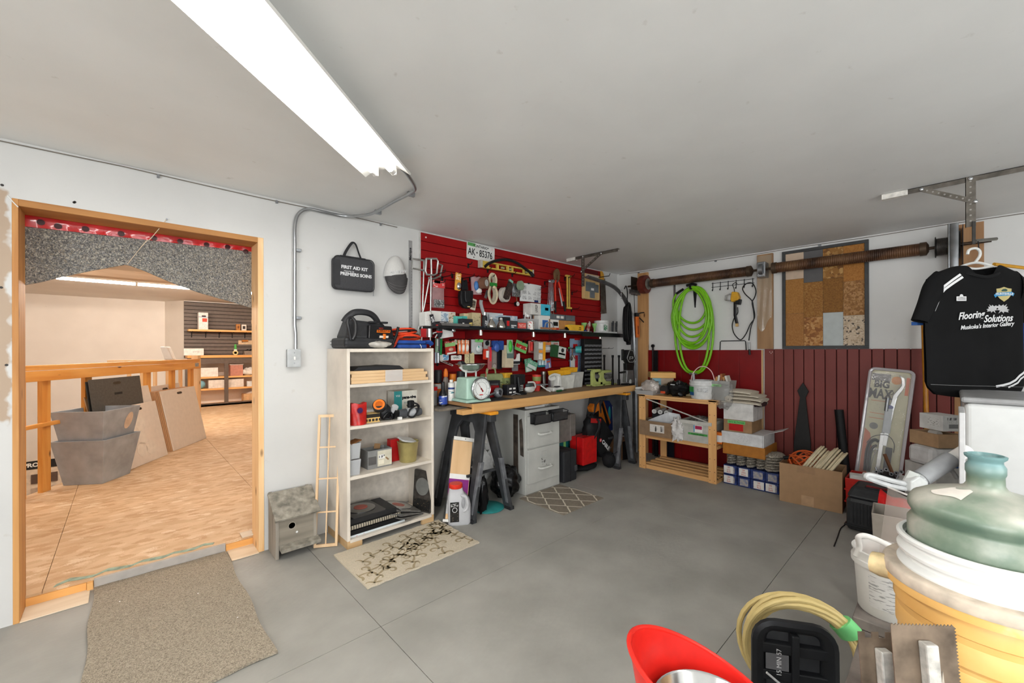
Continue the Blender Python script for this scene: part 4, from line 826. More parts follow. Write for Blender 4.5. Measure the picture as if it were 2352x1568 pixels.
t=T('black_hose_piece','short arched black hose laid over the spirit level','hose',b0); ob('hose',M().tube([p-b0 for p in curve(pts,4)],.014,10),C(22,22,24,.55),t,40); ob('end_cuff',M().tube([pts[-2]-b0,pts[-1]-b0],.019,10),C(34,34,36,.6),t,40)
# ---- empty hooks on the slatwall
for px,py,o in ((*Z6(480,635),.17),(*Z6(480,770),.16),(*Z6(565,680),.15),(*Z6(880,690),.19),(*Z7(760,480),.12),(*Z7(330,650),.14),(*Z7(800,720),.08),(*Z7(830,970),.12)):
    hook(px,py,o,.022,'black slatwall hook left empty on the red slatwall','empty slatwall hooks',.004)
hook(*Z7(1290,480),.22,.03,'black hook beside the handsaw handle at the slatwall end',None,.005)
# ---- upper hanging packets and tools
t,w_,h=pack('screw_bag','clear bag of grey screws with red header card on the red slatwall','bag',Z6,318,480,765,1120,.10,C(190,150,150,.2,al=.55),0,[('header_card',0,1,.74,1,pm((206,60,60),(240,236,232),40,.45)),('screws',.08,.95,0.02,.3,speck((110,108,106),((170,170,168),(70,70,70)),120,.4,.5)),('header_label',.1,.62,.9,1,WH)],shape='bag')
t,w_,h=pack('tape_card','orange card with steel tape measure on the red slatwall','packet',Z6,625,720,645,885,.12,C(226,158,60,.4),.08,[('printed_text',.1,.9,.6,.95,pm((226,158,60),(250,230,190),50,.5)),('steel_case',.28,1.05,.05,.48,metal(190,190,188,.2),'dome')])
PP=wa(*Z6(770,940),.12); t=T('tool_pouch','black leather tool pouch with flap on the red slatwall','pouch',PP); q=lambda u,v:(wa(*Z6(u,v),.12).x-PP.x,wa(*Z6(u,v),.12).z-PP.z); PBK=C(20,20,22,.5,va=.3)
ob('hang_strap',M().prism([q(*z) for z in ((730,745),(795,740),(812,880),(725,880))],-.01,.01,'y'),PBK,t,None,.003); ob('pouch_body',M().prism([q(*z) for z in ((690,885),(860,890),(862,960),(845,1120),(800,1140),(735,1130),(690,1080),(678,960))],-.035,.015,'y'),PBK,t,None,.012); ob('front_pocket',M().prism([q(*z) for z in ((725,890),(798,892),(805,1040),(775,1062),(742,1060),(725,1000))],-.052,-.03,'y'),C(28,28,30,.35),t,None,.008); ob('brass_snap',M().box(q(755,0)[0],q(790,0)[0],-.056,-.052,q(0,1058)[1],q(0,1045)[1]),C(206,180,120,.3),t); hook(*Z6(760,760),.13,.015,'black slatwall hook carrying the black pouch',None,.004)
if 0: pack('tool_pouch','black leather tool pouch with flap on the red slatwall','pouch',Z6,680,860,740,1140,.13,C(20,20,22,.5,va=.3),0,[('hang_loop',.25,.62,.72,1.0,BLK,'flat'),('flap',.22,.75,.22,.58,C(28,28,30,.35),'dome'),('pocket',.02,.98,.02,.55,C(24,24,26,.45),'dome'),('brass_snap',.44,.58,.2,.26,C(190,160,100,.3),'disc')],th=.03)
pack('photo_card','small cream card with a picture beside the black pouch','card',Z6,842,932,1000,1160,.14,C(206,196,176,.5),.2,[('picture',.15,.85,.2,.85,pm((120,110,90),(60,50,44),40,.5))],hk=False)
pack('hardware_bag','clear bag of blue and white fittings on the red slatwall','bag',Z6,860,1000,700,940,.12,C(206,170,172,.2,al=.6),-.08,[('blue_fittings',.15,.6,.2,.75,C(70,120,180,.4),'dome'),('white_fittings',.3,.95,.05,.35,WH,'dome')],shape='bag')
def roll(name,label,cat,Z,uc,vc,r,o,wid,mat,core=None,tilt=0,ri=.6):
    p=wa(*Z(uc,vc),o); d=(p-Vector((0,0,H))).dot(FW); R=r/F*d; t=T(name,label,cat,p,rot=(0,0,tilt))
    ob('roll',M().lathe([(R*ri,-wid/2),(R,-wid/2),(R,wid/2),(R*ri,wid/2),(R*ri,-wid/2)],28,axis='y'),mat,t,40)
    if core: ob('core',M().lathe([(R*ri-.003,-wid/2-.001),(R*ri,-wid/2-.001),(R*ri,wid/2),(R*ri-.003,wid/2),(R*ri-.003,-wid/2-.001)],24,axis='y'),core,t,40)
    return t,R
for uc,vc,o in ((1030,780,.16),(1160,690,.15),(1320,850,.15),(1540,800,.15)): hook(*Z6(uc,vc),o,.015,'black slatwall hook carrying rolls of tape','hooks carrying tape rolls',.004)
roll('packing_tape_roll','roll of brown packing tape with white core on the red slatwall','tape',Z6,1035,785,13,.16,.06,C(120,84,66,.35),WH,.35)
t,R=roll('white_tape_roll','large roll of white tape hung low on the red slatwall','tape',Z6,1318,945,17,.14,.045,C(206,200,188,.5),BEI,.2,.55)
roll('green_tape_roll','round sage green reel on the red slatwall','reel',Z6,1540,818,11,.17,.03,C(142,160,134,.5),None,.2,.15)
p=wa(*Z6(1152,860),.15); t=T('webbing_strap','beige webbing strap doubled into a loop with green band','strap',p); zz=(wa(*Z6(1152,665),.15)-wa(*Z6(1152,1055),.15)).z/2; ww=(wa(*Z6(1212,860),.15)-wa(*Z6(1092,860),.15)).x/2
lp=[(ww*math.sin(q)*(1-.55*math.exp(-(math.cos(q)*zz/.05-.5)**2)),0,zz*math.cos(q)) for q in [2*pi*i/36 for i in range(36)]]
ob('strap_loop',M().tube(lp,(.007,.02),8,True,flat=(1,0,0)),C(206,190,160,.8),t,40); ob('inner_loop',M().tube([(x*.7,.004,z*.9) for x,y,z in lp],(.006,.019),8,True,flat=(1,0,0)),C(160,150,130,.8),t,40)
ob('green_band',M().box(-ww*.75,ww*.75,-.026,.024,.02,.055),C(40,130,50,.6),t,None,.004); ob('knot',M().ell((.0,-.028,.01),.02,.012,.016,10,8),C(214,196,160,.7),t,50)
pack('metal_tag','narrow steel bracket hanging beside the beige strap','bracket',Z6,1035,1100,880,1000,.13,STEEL,.35,hk=False)
p=wa(*Z6(1360,880),.17); t=T('wire_brush','dark bristled brush hanging across the white tape roll','brush',p,rot=(0,.42,0)); ob('back',M().box(-.025,.025,-.012,.008,-.10,.11),C(50,34,28,.6),t,None,.006); ob('bristles',M().box(-.03,.03,-.034,-.012,-.095,.06),speck((46,34,28),((80,60,50),(30,22,20)),200,.9,.8),t); ob('mint_cap',M().box(-.024,.028,-.016,.012,.09,.115),C(130,180,160,.5),t,None,.004)
pack('steel_wool_bag','silvery crumpled bag of steel wool beside the green reel','bag',Z6,1425,1540,800,965,.12,metal(170,172,176,.3,.4,60,.8),0,[],shape='bag',hk=False)
p=wa(*Z6(1493,1072),.10); t=T('pressure_gauge','small round pressure gauge hanging under the green reel','gauge',p); ob('case',M().cyl((0,.02,0),(0,-.012,0),.026,n=22),BLK,t,40); ob('dial',M().cyl((0,-.012,0),(0,-.0135,0),.022,n=22),C(214,212,206,.4),t); ob('needle',M().box(-.001,.001,-.0145,-.0135,-.004,.018,rot=(0,.6,0),piv=(0,-.014,0)),INK,t); ob('stem',M().tube([(0,.004,.026),(0,.004,.06),(-.002,.03,.09)],.005,6),C(190,160,110,.3,.8),t,40)
# instruction sheet
a=wa(*Z6(1530,1030),.06); b=wa(*Z7(270,630),.06)
t=T('instruction_sheet','printed white instruction sheet with drawings hung on the red slatwall','paper',(a.x,YA-.06,a.z)); w_=b.x-a.x; h=b.z-a.z
ob('sheet',M().grid(lambda u,v:(w_*u+.03*v*(1-u)*0,-.02*math.sin(pi*u)-.01*v,h*v+.02*u*0-.012*math.sin(pi*u)*0),10,4,.0006,(0,1,0)),C(222,222,220,.5,va=.02),t,60)
for i in range(4):
    for j in range(3):
        x=.03+i*w_*.235; z=.022+j*h*.29; u=(x+.02)/w_; ob('drawing',M().box(x,x+w_*.15,-.024,-.0225,z,z+h*.18),pm((222,222,220),(60,60,66),90,.45),t)
ob('blue_corner',M().box(w_*.62,w_*.8,-.026,-.0245,.0,.022),C(30,50,110,.4),t); ob('black_clip',M().box(w_*.3,w_*.46,-.028,-.02,h*.96,h*1.03,rot=(0,.15,0)),BLK,t)
# wrench bundle, bolt cutter, tube, yellow clamp
a=wa(*Z7(420,560),.10)
t=T('wrench_set','bundle of chrome ring spanners hanging on the red slatwall','spanner',a); rnd.seed(5)
for k in range(8):
    x=(k-3.5)*.011; L=.24+.035*rnd.random()+.05*(k%3); ob('spanner',M().tube([(x*.6,-.012*(k%3),0),(x*1.2,-.012*(k%3),-L)],(.007,.004),6),CHR,t,40)
    ob('ring_end',M().lathe([(.006,-.004),(.014,-.004),(.014,.004),(.006,.004),(.006,-.004)],14,(x*1.25,-.012*(k%3),-L-.01),axis='y'),CHR,t,40); ob('ring_end',M().lathe([(.006,-.004),(.016,-.004),(.016,.004),(.006,.004),(.006,-.004)],14,(x*.6+.008*(k%2),-.012*(k%3)-.004,.0),axis='y'),CHR,t,40)
hook(*Z7(420,560),.11,.02,'black slatwall hook carrying the chrome spanners',None,.004)
def pth(Z,uv,o): return [wa(*Z(u,v),o) for u,v in uv]
b0=wa(*Z7(512,560),.10)
t=T('bolt_cutter','red handled bolt cutter with rusty jaws on the red slatwall','bolt cutter',b0)
for uv,nm_,mt,r in (([(500,540),(488,640),(495,860)],'handle',C(206,56,36,.4),.010),([(535,550),(560,640),(612,860)],'handle',C(206,56,36,.4),.010),([(495,860),(493,960),(497,1030)],'grip',BLK,.0125),([(612,860),(632,950),(640,1010)],'grip',BLK,.0125)):
    ob(nm_,M().tube([p-b0 for p in pth(Z7,uv,.10)],r,8),mt,t,40)
jw=[(470,430),(485,390),(510,370),(535,385),(553,430),(550,540),(528,545),(522,470),(508,470),(498,545),(478,540)]
m=M(); pl=[wa(*Z7(u,v),.10)-b0 for u,v in jw]; m.prism([(p.x,p.z) for p in pl],-.012,.012,'y'); ob('jaws',m,C(128,100,70,.5,.5),t,None,.003); ob('pivot_bolt',M().cyl((0,-.02,.0),(0,.01,0),.012,n=10),STEEL,t)
b0=wa(*Z7(555,660),.06); q=wa(*Z7(600,930),.06); one('white_tube','white striped tube hanging behind the bolt cutter','tube',M().tube([(0,0,0),q-b0],.012,10),C(206,206,206,.35),b0,sm=40)
b0=wa(*Z7(690,960),.07); pts=pth(Z7,[(640,480),(690,490),(700,490),(690,960)],.07)
t=T('bar_clamp','yellow bar clamp hanging upright beside the bolt cutter','clamp',b0); hz=(wa(*Z7(690,480),.07)-b0).z
YC2=C(216,182,86,.4); ob('bar',M().box(-.026,-.014,-.01,.01,0,hz),YC2,t,None,.002); ob('bar',M().box(.010,.022,-.01,.01,0,hz),YC2,t,None,.002); ob('bar_web',M().box(-.014,.010,-.004,.004,0,hz),C(120,96,50,.5),t); ob('top_bar',M().box(-.05,.045,-.014,.014,hz-.012,hz+.008),YC2,t,None,.004); ob('foot_bar',M().box(-.03,.055,-.014,.014,-.012,.01),YC2,t,None,.004)
hook(*Z7(700,500),.09,.02,'black slatwall hook carrying the yellow bar clamp',None,.004)
# handsaw and framed sample
b0=wa(*Z7(1195,470),.05); 
t=T('handsaw','handsaw with yellow handle hanging at the end of the red slatwall','saw',b0); pl=[wa(*Z7(u,v),.05)-b0 for u,v in ((1165,520),(1240,520),(1262,1040),(1180,1050))]
ob('blade',M().prism([(p.x,p.z) for p in pl],-.001,.001,'y'),metal(130,122,112,.4,.3,8),t); hp=[wa(*Z7(u,v),.05)-b0 for u,v in ((1172,405),(1195,420),(1212,460),(1216,540),(1190,560),(1160,545),(1165,500),(1178,480))]
ob('handle',M().prism([(p.x,p.z) for p in hp],-.014,.012,'y'),C(206,150,50,.5),t,None,.005); ob('rivet',M().cyl((.0,-.016,-.06),(0,.014,-.06),.006,n=8),CHR,t)
cx,z0,w_,h=wrect(*[Z7(930,0)[0],Z7(1160,0)[0]],Z7(0,480)[1],Z7(0,818)[1],.07)
t=T('wood_sample_tray','tan wooden tray with grey squares and white label hung behind the ceiling bracket','tray',(cx,YA-.07,z0)); ob('tray',M().prism([(p[0],p[1]+h/2) for p in rbox(w_,h,0,.02,4)],0,.045,'y'),wood((196,160,104),(214,180,124),'z',6,.6,8),t,None,.004)
for x0,x1,zz0,zz1,cc in ((.08,.92,.3,.62,(106,112,116)),(.34,.66,.06,.3,(112,116,120)),(.08,.7,.62,.68,(120,124,126)),(.1,.95,.9,.97,(190,180,170))): rect(t,'grey_square',-w_/2+w_*x0,-w_/2+w_*x1,h*zz0,h*zz1,0,C(*cc,.6))
rect(t,'white_label',-.028,.034,h*.36,h*.45,-.0012,WHT); rect(t,'dark_red_top',-w_/2+.01,w_/2-.01,h*.97,h*1.18,.02,C(90,20,24,.5))
hook(*Z7(1040,520),.06,.02,'black slatwall hook carrying the wooden sample tray',None,.004)
# ================================================================ BLACK SHELF with its load
SZ=1.56; SZT=1.582
t=T('wall_shelf','long black shelf on the red slatwall above the hanging packets','shelf',(1.90,SYF-.001,SZ)); 
ob('board',M().box(0,2.80,-.30,0,0,.02),C(24,24,26,.35),t,None,.002); ob('front_lip',M().box(1.95,2.82,-.312,-.301,-.03,.016),C(20,20,22,.3),t)
for px in (1101,1222,1294,1375):
    q=wa(px,768,.24).x-1.90; ob('support_peg',M().cyl((q,-.24,-.05),(q,-.24,0),.017,n=14),C(206,200,190,.15,.6),t,40); ob('red_reflection_arm',M().hexa([(q-.004,-.26,-.012),(q+.004,-.26,-.012),(q+.004,0,-.10),(q-.004,0,-.10)],[(q-.004,-.26,0),(q+.004,-.26,0),(q+.004,0,0),(q-.004,0,0)]),C(120,20,24,.4),t)  # arms shaped and coloured red to stand in for the slat reflection
def onshelf(name,label,cat,Z,u0,u1,v0,o,dep,mat,z=SZT,parts=(),bev=.002,rz=0):
    a=wa(Z(u0,v0)[0],Z(u0,v0)[1],o); b=wa(Z(u1,v0)[0],Z(u1,v0)[1],o); w_=b.x-a.x; h=max(.01,a.z-z); t=T(name,label,cat,((a.x+b.x)/2,YA-o,z+.0005),rz)
    ob('body',M().box(-w_/2,w_/2,0,dep,0,h),mat,t,None,bev)
    for pr in parts:
        nm_,x0,x1,z0,z1,mt=pr[:6]
        if len(pr)>6: text(pr[6],t,(-w_/2+w_*(x0+x1)/2,-.0016,h*(z0+z1)/2),h*(z1-z0),mt,bold=.0008)
        else: rect(t,nm_,-w_/2+w_*x0,-w_/2+w_*x1,h*z0,h*z1,0,mt)
    return t,w_,h
S=onshelf
S('white_carton','narrow white carton at the end of the black shelf near the rods','box',Z6,222,300,1180,.20,.10,WH,parts=[('printed_text',.1,.8,.1,.9,pm((226,224,218),(190,160,150),60,.4))])
S('tile_carton','white carton printed with blue stacked towels on the black shelf','box',Z6,315,640,1165,.14,.10,WH,parts=[('blue_picture',.38,.68,.28,.98,pm((140,160,180),(210,214,216),22,.5)),('right_picture',.70,.97,.3,.95,pm((214,196,176),(150,120,90),22,.45))])
t=T('black_card','black card with white print leaning on the cartons','card',wa(*Z6(350,1380),.24),rot=(-.1,-.25,0)); t.location.z=SZT; ob('card',M().box(-.018,.018,0,.004,0,.10),DK,t); rect(t,'white_print',-.013,.013,.03,.08,0,pm((40,40,44),(220,220,220),70,.5))
S('flat_tin','low black and white tin on the black shelf before the towel carton','tin',Z6,420,545,1312,.25,.08,DK,parts=[('white_label',.05,.95,.2,.85,pm((40,40,40),(230,230,230),80,.5))])
t=T('paint_tray','shallow silver tray lying across the black shelf','tray',wa(*Z6(600,1400),.28)); t.location.z=SZT; ob('tray',M().tray(.28,.10,.32,.12,.022,.002),metal(190,190,190,.3),t)
S('teal_box','small turquoise box on the black shelf','box',Z6,645,735,1240,.18,.07,C(90,190,176,.5)); S('teal_box','small turquoise box touching the beige blocks on the black shelf','box',Z6,738,805,1238,.16,.06,C(80,180,168,.5))
S('battery_box','black and yellow box before the beige blocks on the black shelf','box',Z6,730,880,1275,.26,.06,DK,parts=[('yellow_text',.65,.98,.2,.6,pm((60,56,40),(226,200,110),60,.5)),('white_mark',.05,.2,.1,.5,WHT)])
S('sanding_block','beige sanding block at the back of the black shelf','block',Z6,755,870,1200,.12,.07,BEI); S('sanding_block','tall wrapped beige block on the black shelf','block',Z6,872,995,1190,.18,.08,C(196,180,140,.6,va=.15),parts=[('printed_text',.1,.9,.1,.9,pm((196,180,140),(120,106,80),40,.4))])
t=T('putty_gun','grey handled gun with black bottle on the black shelf','tool',wa(*Z6(1045,1400),.22)); t.location.z=SZT; ob('bottle',M().lathe([(.0,0),(.026,0),(.026,.10),(.018,.12),(.012,.13),(.012,.15),(0,.15)],16),DK,t,40); ob('grey_handle',M().tube(curve([(-.01,0,.13),(-.03,0,.18),(-.045,0,.23),(-.05,-.01,.26)],5),(.008,.016),8),C(150,152,152,.4),t,40); ob('silver_collar',M().cyl((0,0,.11),(0,0,.15),.018,n=12),CHR,t,40); rect(t,'bottle_label',-.016,.018,.02,.07,-.026,pm((60,60,64),(210,210,210),90,.5))
S('dark_tray','long dark blue tray at the front edge of the black shelf','tray',Z6,785,1040,1372,.29,.05,C(28,38,52,.4))
S('paper_folder','pale folder standing at the back of the black shelf','folder',Z6,1030,1300,1185,.06,.01,C(214,220,222,.5)); S('brochure','blue and white brochure standing behind the silver bulbs','brochure',Z6,1110,1500,1215,.09,.008,pm((170,190,206),(214,220,224),10,.5))
for k,(u0,lab) in enumerate(((1075,'silver reflector flood bulb near the grey gun'),(1210,'silver reflector flood bulb near the drill pack'))):
    p=wa(*Z6(u0+62,1400),.27); t=T('flood_bulb',lab,'bulb',(p.x,p.y,SZT)); ob('reflector',M().lathe([(0,0),(.040,0),(.044,.006),(.042,.025),(.030,.055),(.018,.072),(.016,.085),(0,.085)],24),metal(200,198,190,.15),t,50); ob('base',M().lathe([(.014,.085),(.015,.09),(.013,.10),(.006,.105),(0,.106)],14),C(214,210,204,.3),t,40)
S('black_box','small black and orange box behind the drill pack','box',Z6,1290,1400,1250,.16,.06,DK,parts=[('orange_patch',.2,.9,.1,.6,C(190,80,40,.5))])
S('drill_pack','dark drill pack reading BREAKING STEEL on the black shelf','box',Z6,1345,1500,1300,.27,.05,C(64,66,68,.4),parts=[('red_patch',.04,.26,.35,.95,RD_),('t',.3,1,.32,.5,LT,'BREAKING'),('t',.3,.8,.12,.3,LT,'STEEL')])
S('red_box','coral red box with white print on the black shelf','box',Z6,1505,1620,1330,.26,.06,C(214,76,66,.4),parts=[('printed_text',.1,.9,.3,.8,pm((214,76,66),(240,170,160),60,.5))])
t=T('clear_bin','clear plastic bin of brushes and screwdrivers on the black shelf','bin',wa(*Z6(1660,1400),.15)); t.location.z=SZT; ob('bin',M().tray(.19,.12,.22,.14,.12,.003),CLR,t); rnd.seed(2)
for k in range(7): x=-.08+.025*k; ob('tool',M().cyl((x,.02*(k%2),.02),(x+.03*rnd.uniform(-1,1),0,.16+.03*rnd.random()),.006,n=7),[WHT,DK,C(150,110,80,.6),C(120,40,40,.5)][k%4],t,40)
ob('white_cloth',M().ell((-.02,0,.16),.03,.02,.025,10,8,.4,3),WHT,t,50)
p=wa(*Z6(1682,1400),.28); t=T('wipe_tin','white and red printed tin cup at the front of the black shelf','tin',(p.x,p.y,SZT)); ob('tin',M().lathe([(0,0),(.036,0),(.036,.085),(.032,.085),(.032,.004),(0,.004)],22),pm((224,222,216),(190,60,50),26,.4),t,40)
ob('silver_stripe',M().box(-.004,.006,-.0372,-.0355,.0,.085),CHR,t)
# teal glossy sheets along the shelf front
one('glossy_sheet','teal edged glossy sheet lying along the black shelf front','sheet',M().box(0,.95,0,.10,0,.006),C(40,90,104,.2),(wa(*Z6(1345,1420),.30).x,YA-.30,SZT+.0005))
one('glossy_sheet','grey glossy sheet lying under the hacksaw on the black shelf','sheet',M().box(0,.62,0,.09,0,.008),C(120,124,126,.2),(wa(*Z7(520,1310),.31).x,YA-.318,SZT+.0005))
S('white_carton','tall white carton with blue disc picture on the black shelf','box',Z7,248,415,1068,.22,.09,WH,parts=[('blue_disc',.3,.8,.2,.7,C(60,110,180,.4)),('brown_side',.9,1,0,.8,C(150,100,66,.5))])
zq=wa(*Z7(250,1068),.22).z
S('tile_carton','white and sky blue carton stacked on the blue disc carton','box',Z7,130,415,885,.22,.12,C(214,212,206,.5),z=zq+.002,parts=[('blue_half',.5,1,0,1,C(70,180,206,.4)),('black_spot',.72,.9,.45,.7,BLK),('printed_text',.2,.32,.2,.9,pm((214,212,206),(60,60,60),60,.5))])
S('red_carton','white carton with black window and red foot on the black shelf','box',Z7,415,545,1130,.22,.09,WH,parts=[('window',.35,.9,.45,.8,BLK),('red_foot',.2,1,0,.3,C(206,60,40,.4))])
S('cardboard_box','plain cardboard carton with green tag on the black shelf','box',Z7,545,795,1145,.22,.12,C(186,132,76,.7),parts=[('green_tag',.58,.85,.25,.7,C(110,180,120,.5))])
zq=wa(*Z7(545,1145),.22).z
S('parts_organizer','grey flat parts organizer laid on the cardboard cartons','organizer',Z7,418,790,1048,.22,.13,C(96,100,104,.4),z=zq+.002,parts=[('white_label',.24,.36,.3,.75,WH),('white_label',.40,.52,.3,.75,WH),('seam',.58,.6,.05,.95,C(60,62,64,.4))])
p=wa(*Z7(390,1290),.29); t=T('hacksaw','small grey hacksaw with tan frame end on the black shelf','saw',(p.x,p.y,SZT+.008)); ob('frame',M().tube(curve([(-.06,0,.012),(-.045,0,.06),(-.02,0,.075),(.05,0,.075),(.08,0,.04),(.085,0,.012)],5),.007,8),C(140,140,140,.4),t,40); ob('handle',M().tube([(-.12,0,.014),(.12,0,.012)],.010,8),C(176,120,84,.5),t,40); ob('orange_tip',M().cyl((.06,-.01,.012),(.1,-.012,.01),.012,n=8),C(200,110,60,.5),t,40)
p=wa(*Z7(700,1280),.26); t=T('drill_bit_set','black drill handle lying on the black shelf before the carton','tool',(p.x,p.y,SZT)); ob('shaft',M().tube([(-.16,0,.015),(-.02,0,.018)],.007,8),STEEL,t,40); ob('grip',M().tube([(-.03,0,.02),(.09,0,.022)],.018,10),BLK,t,40); ob('ring',M().lathe([(.014,-.006),(.022,-.006),(.022,.006),(.014,.006),(.014,-.006)],16,(-.05,0,.03),axis='y'),BLK,t,40)
S('yellow_box','bright yellow open box at the front of the black shelf','box',Z7,722,920,1210,.30,.09,C(228,176,52,.45),parts=[('t',.5,.9,.5,.75,C(120,90,30,.5),'delta'),('t',.55,.85,.22,.45,C(120,90,30,.5),'PORT')])
for k,(u,v,lab) in enumerate(((925,1190,'lime green funnel above the yellow box on the black shelf'),(1080,1200,'lime green funnel beside the white pail on the black shelf'))):
    p=wa(*Z7(u,v),.17); t=T('funnel',lab,'funnel',(p.x,p.y,SZT)); ob('cone',M().lathe([(.010,0),(.012,.06),(.034,.10),(.036,.12),(.032,.12),(.009,.062)],20),C(140,190,110,.45),t,50)
p=wa(*Z7(990,1250),.24); t=T('spray_tube','silver and red tube leaning on the black shelf','tube',(p.x-.02,p.y,SZT),rot=(0,.32,0)); ob('tube',M().lathe([(0,0),(.018,0),(.02,.09),(.014,.13),(.008,.14),(0,.14)],16),pm((196,190,180),(150,40,36),30,.5),t,40)
p=wa(*Z7(940,1290),.26); one('bottle_stopper','dark blue plastic cap on the black shelf','cap',M().lathe([(0,0),(.022,0),(.022,.02),(.016,.026),(0,.026)],14),C(24,44,120,.4),(p.x,p.y,SZT),sm=40)
p=wa(*Z7(1190,1300),.22); t=T('white_pail','white plastic pail with green label on the black shelf end','pail',(p.x,p.y,SZT)); ob('pail',M().lathe([(0,0),(.085,0),(.088,.12),(.096,.124),(.096,.155),(.09,.155),(.088,.13),(.08,.006),(0,.006)],28),C(206,206,202,.4),t,50); ob('green_label',M().lathe([(.0865,.03),(.0895,.09)],10).xf(Matrix.Rotation(3.6,4,'Z')) if 0 else M().box(-.075,-.01,-.0885,-.086,.03,.10),pm((206,206,202),(40,130,80),24,.5),t)
for k,(u,lab) in enumerate(((1290,'black spring clamp gripping the white pail rim'),(1345,'black spring clamp hanging beside the white pail'))):
    p=wa(*Z7(u,1120),.25); t=T('spring_clamp',lab,'clamp',(p.x+.03,p.y-.04,SZT+.066)); ob('jaw',M().tube([(-.01,0,.07),(-.012,0,.0),(-.008,0,-.05)],(.007,.012),6),BLK,t,40); ob('jaw',M().tube([(.014,0,.09),(.008,0,.0),(.006,0,-.06)],(.007,.012),6),BLK,t,40); ob('pivot',M().cyl((-.012,0,.01),(.012,0,.01),.008,n=8),STEEL,t)
one('white_board','thin white board lying at the far end of the black shelf','board',M().box(0,.34,0,.12,0,.018),C(206,206,202,.5),(wa(*Z7(1190,1320),.30).x,YA-.30,SZT+.0005))
# ================================================================ PACKETS HANGING UNDER THE BLACK SHELF
b0=wa(*Z8(385,300),.26)
t=T('bar_clamp','black bar clamp with red jaws hanging from the black shelf edge','clamp',b0); q=lambda u,v,o=.26: wa(*Z8(u,v),o)-b0
ob('bar',M().tube([q(385,70),q(385,520)],(.005,.009),6),BLK,t,40)
for v in (65,172): ob('red_jaw',M().box(q(335,v).x,q(430,v).x,-.012,.012,q(385,v).z-.008,q(385,v).z+.010),C(196,40,40,.4),t,None,.003)
ob('jaw_block',M().box(q(345,0).x,q(425,0).x,-.014,.014,q(385,165).z,q(385,75).z),DK,t,None,.005); ob('lower_block',M().hexa([q(365,270)+Vector((0,-.012,0)),q(405,270)+Vector((0,-.012,0)),q(405,270)+Vector((0,.012,0)),q(365,270)+Vector((0,.012,0))],[q(340,185)+Vector((0,-.014,0)),q(430,185)+Vector((0,-.014,0)),q(430,185)+Vector((0,.014,0)),q(340,185)+Vector((0,.014,0))]),DK,t)
ob('lever',M().tube([q(330,180),q(280,190),q(275,215)],.006,7),C(170,170,168,.4),t,40); ob('lever',M().tube([q(345,220),q(310,280)],.005,7),C(190,190,188,.4),t,40)
p=wa(*Z8(205,160),.24); t=T('steel_cup','short steel cup hung under the end of the black shelf','cup',(p.x,p.y,SZ-.075)); ob('cup',M().lathe([(0,0),(.024,0),(.026,.07),(.023,.07),(.021,.004),(0,.004)],18),metal(176,176,174,.25),t,40); ob('red_panel',M().box(-.08,-.028,.0,.002,-.0,.07),C(176,30,34,.4),t)
p=wa(*Z8(560,130),.27); t=T('cable_grip','black handled pliers tool with white card under the black shelf','tool',(p.x,p.y,p.z)); ob('black_grip',M().tube([(-.05,0,.01),(.02,0,.0)],.013,8),BLK,t,40); ob('chrome_head',M().ell((.045,-.002,-.006),.022,.014,.018,12,8,.3,2),CHR,t,50); ob('white_card',M().box(-.09,.05,.012,.014,-.07,.005,rot=(0,-.15,0)),C(200,198,194,.5),t)
K=pack
K('drill_bag','green and clear drill bit bag hanging beside the black bar clamp','packet',Z8,315,425,290,590,.12,C(150,180,156,.25,al=.8),.05,[('green_edge',.55,1,0,1,GRN),('white_top',0,.55,.55,.95,WH)],shape='bag')
K('blade_packet','red packet with lime label hanging under the black shelf','packet',Z8,475,680,325,585,.16,C(176,44,36,.3),-.12,[('lime_label',0,1,.58,.86,C(140,190,120,.4)),('header',.0,1,.86,1,pm((176,44,36),(230,220,210),40,.4)),('white_oval',.12,1.02,.0,.13,WH),('tool_picture',.3,.75,.2,.5,C(196,150,130,.4),'dome')])
K('silver_tube','silver tube packet hanging lowest near the bookcase','tube',Z8,300,388,540,735,.14,metal(190,196,206,.3),0,[('tube',.2,.8,.05,.95,metal(196,202,212,.25),'bar')])
K('blue_packet','white and sky blue packet hanging near the bookcase','packet',Z8,392,550,572,690,.12,WH,0,[('blue_patch',.35,1,.1,.9,pm((90,160,206),(230,236,240),20,.45))])
K('shelf_tray','white frame with brown picture hung tilted near the bookcase','frame',Z8,395,625,670,800,.17,WH,.35,[('brown_picture',.12,.88,.15,.85,C(84,54,48,.5))],th=.012)
K('label_tag','white tag with heavy black lettering under the packets','tag',Z8,592,780,592,692,.15,WH,0,[('t',.05,.95,.3,.8,INK,'txt','GMAC'),('red_strip',0,1,0,.1,RD_)])
K('small_packet','small cream packet with lime dot under the black shelf','packet',Z8,660,715,310,400,.12,C(214,200,180,.5),0,[('lime_dot',.5,.9,.3,.7,LIM)])
for k,(u0,u1) in enumerate(((705,790),(768,852),(838,918))):
    K('scraper_packet',['orange edged scraper packet, the left end one of three','orange edged scraper packet between its two twins','orange edged scraper packet touching the black buckle'][k] if k!=0 else 'orange edged scraper packet beside the red lime packet','packet',Z8,u0,u1,312,572,.12+.022*k,C(226,150,110,.4),.03*(k-1),[('white_window',.2,.85,.15,.7,C(222,214,202,.3),'dome'),('orange_edge',0,.2,0,1,C(220,96,40,.4)),('printed_text',.2,.9,.75,.95,pm((226,150,110),(250,240,220),50,.5))])
K('hinge_card','beige card with hinge outline hanging below the scraper packets','card',Z8,840,1010,548,760,.15,C(206,194,150,.5),0,[('raised_shape',.55,.95,.3,.8,C(196,184,140,.5)),('printed_text',.1,.5,.1,.9,pm((206,194,150),(150,136,100),50,.4)),('fold',.45,.5,0,1,C(180,168,130,.5))])
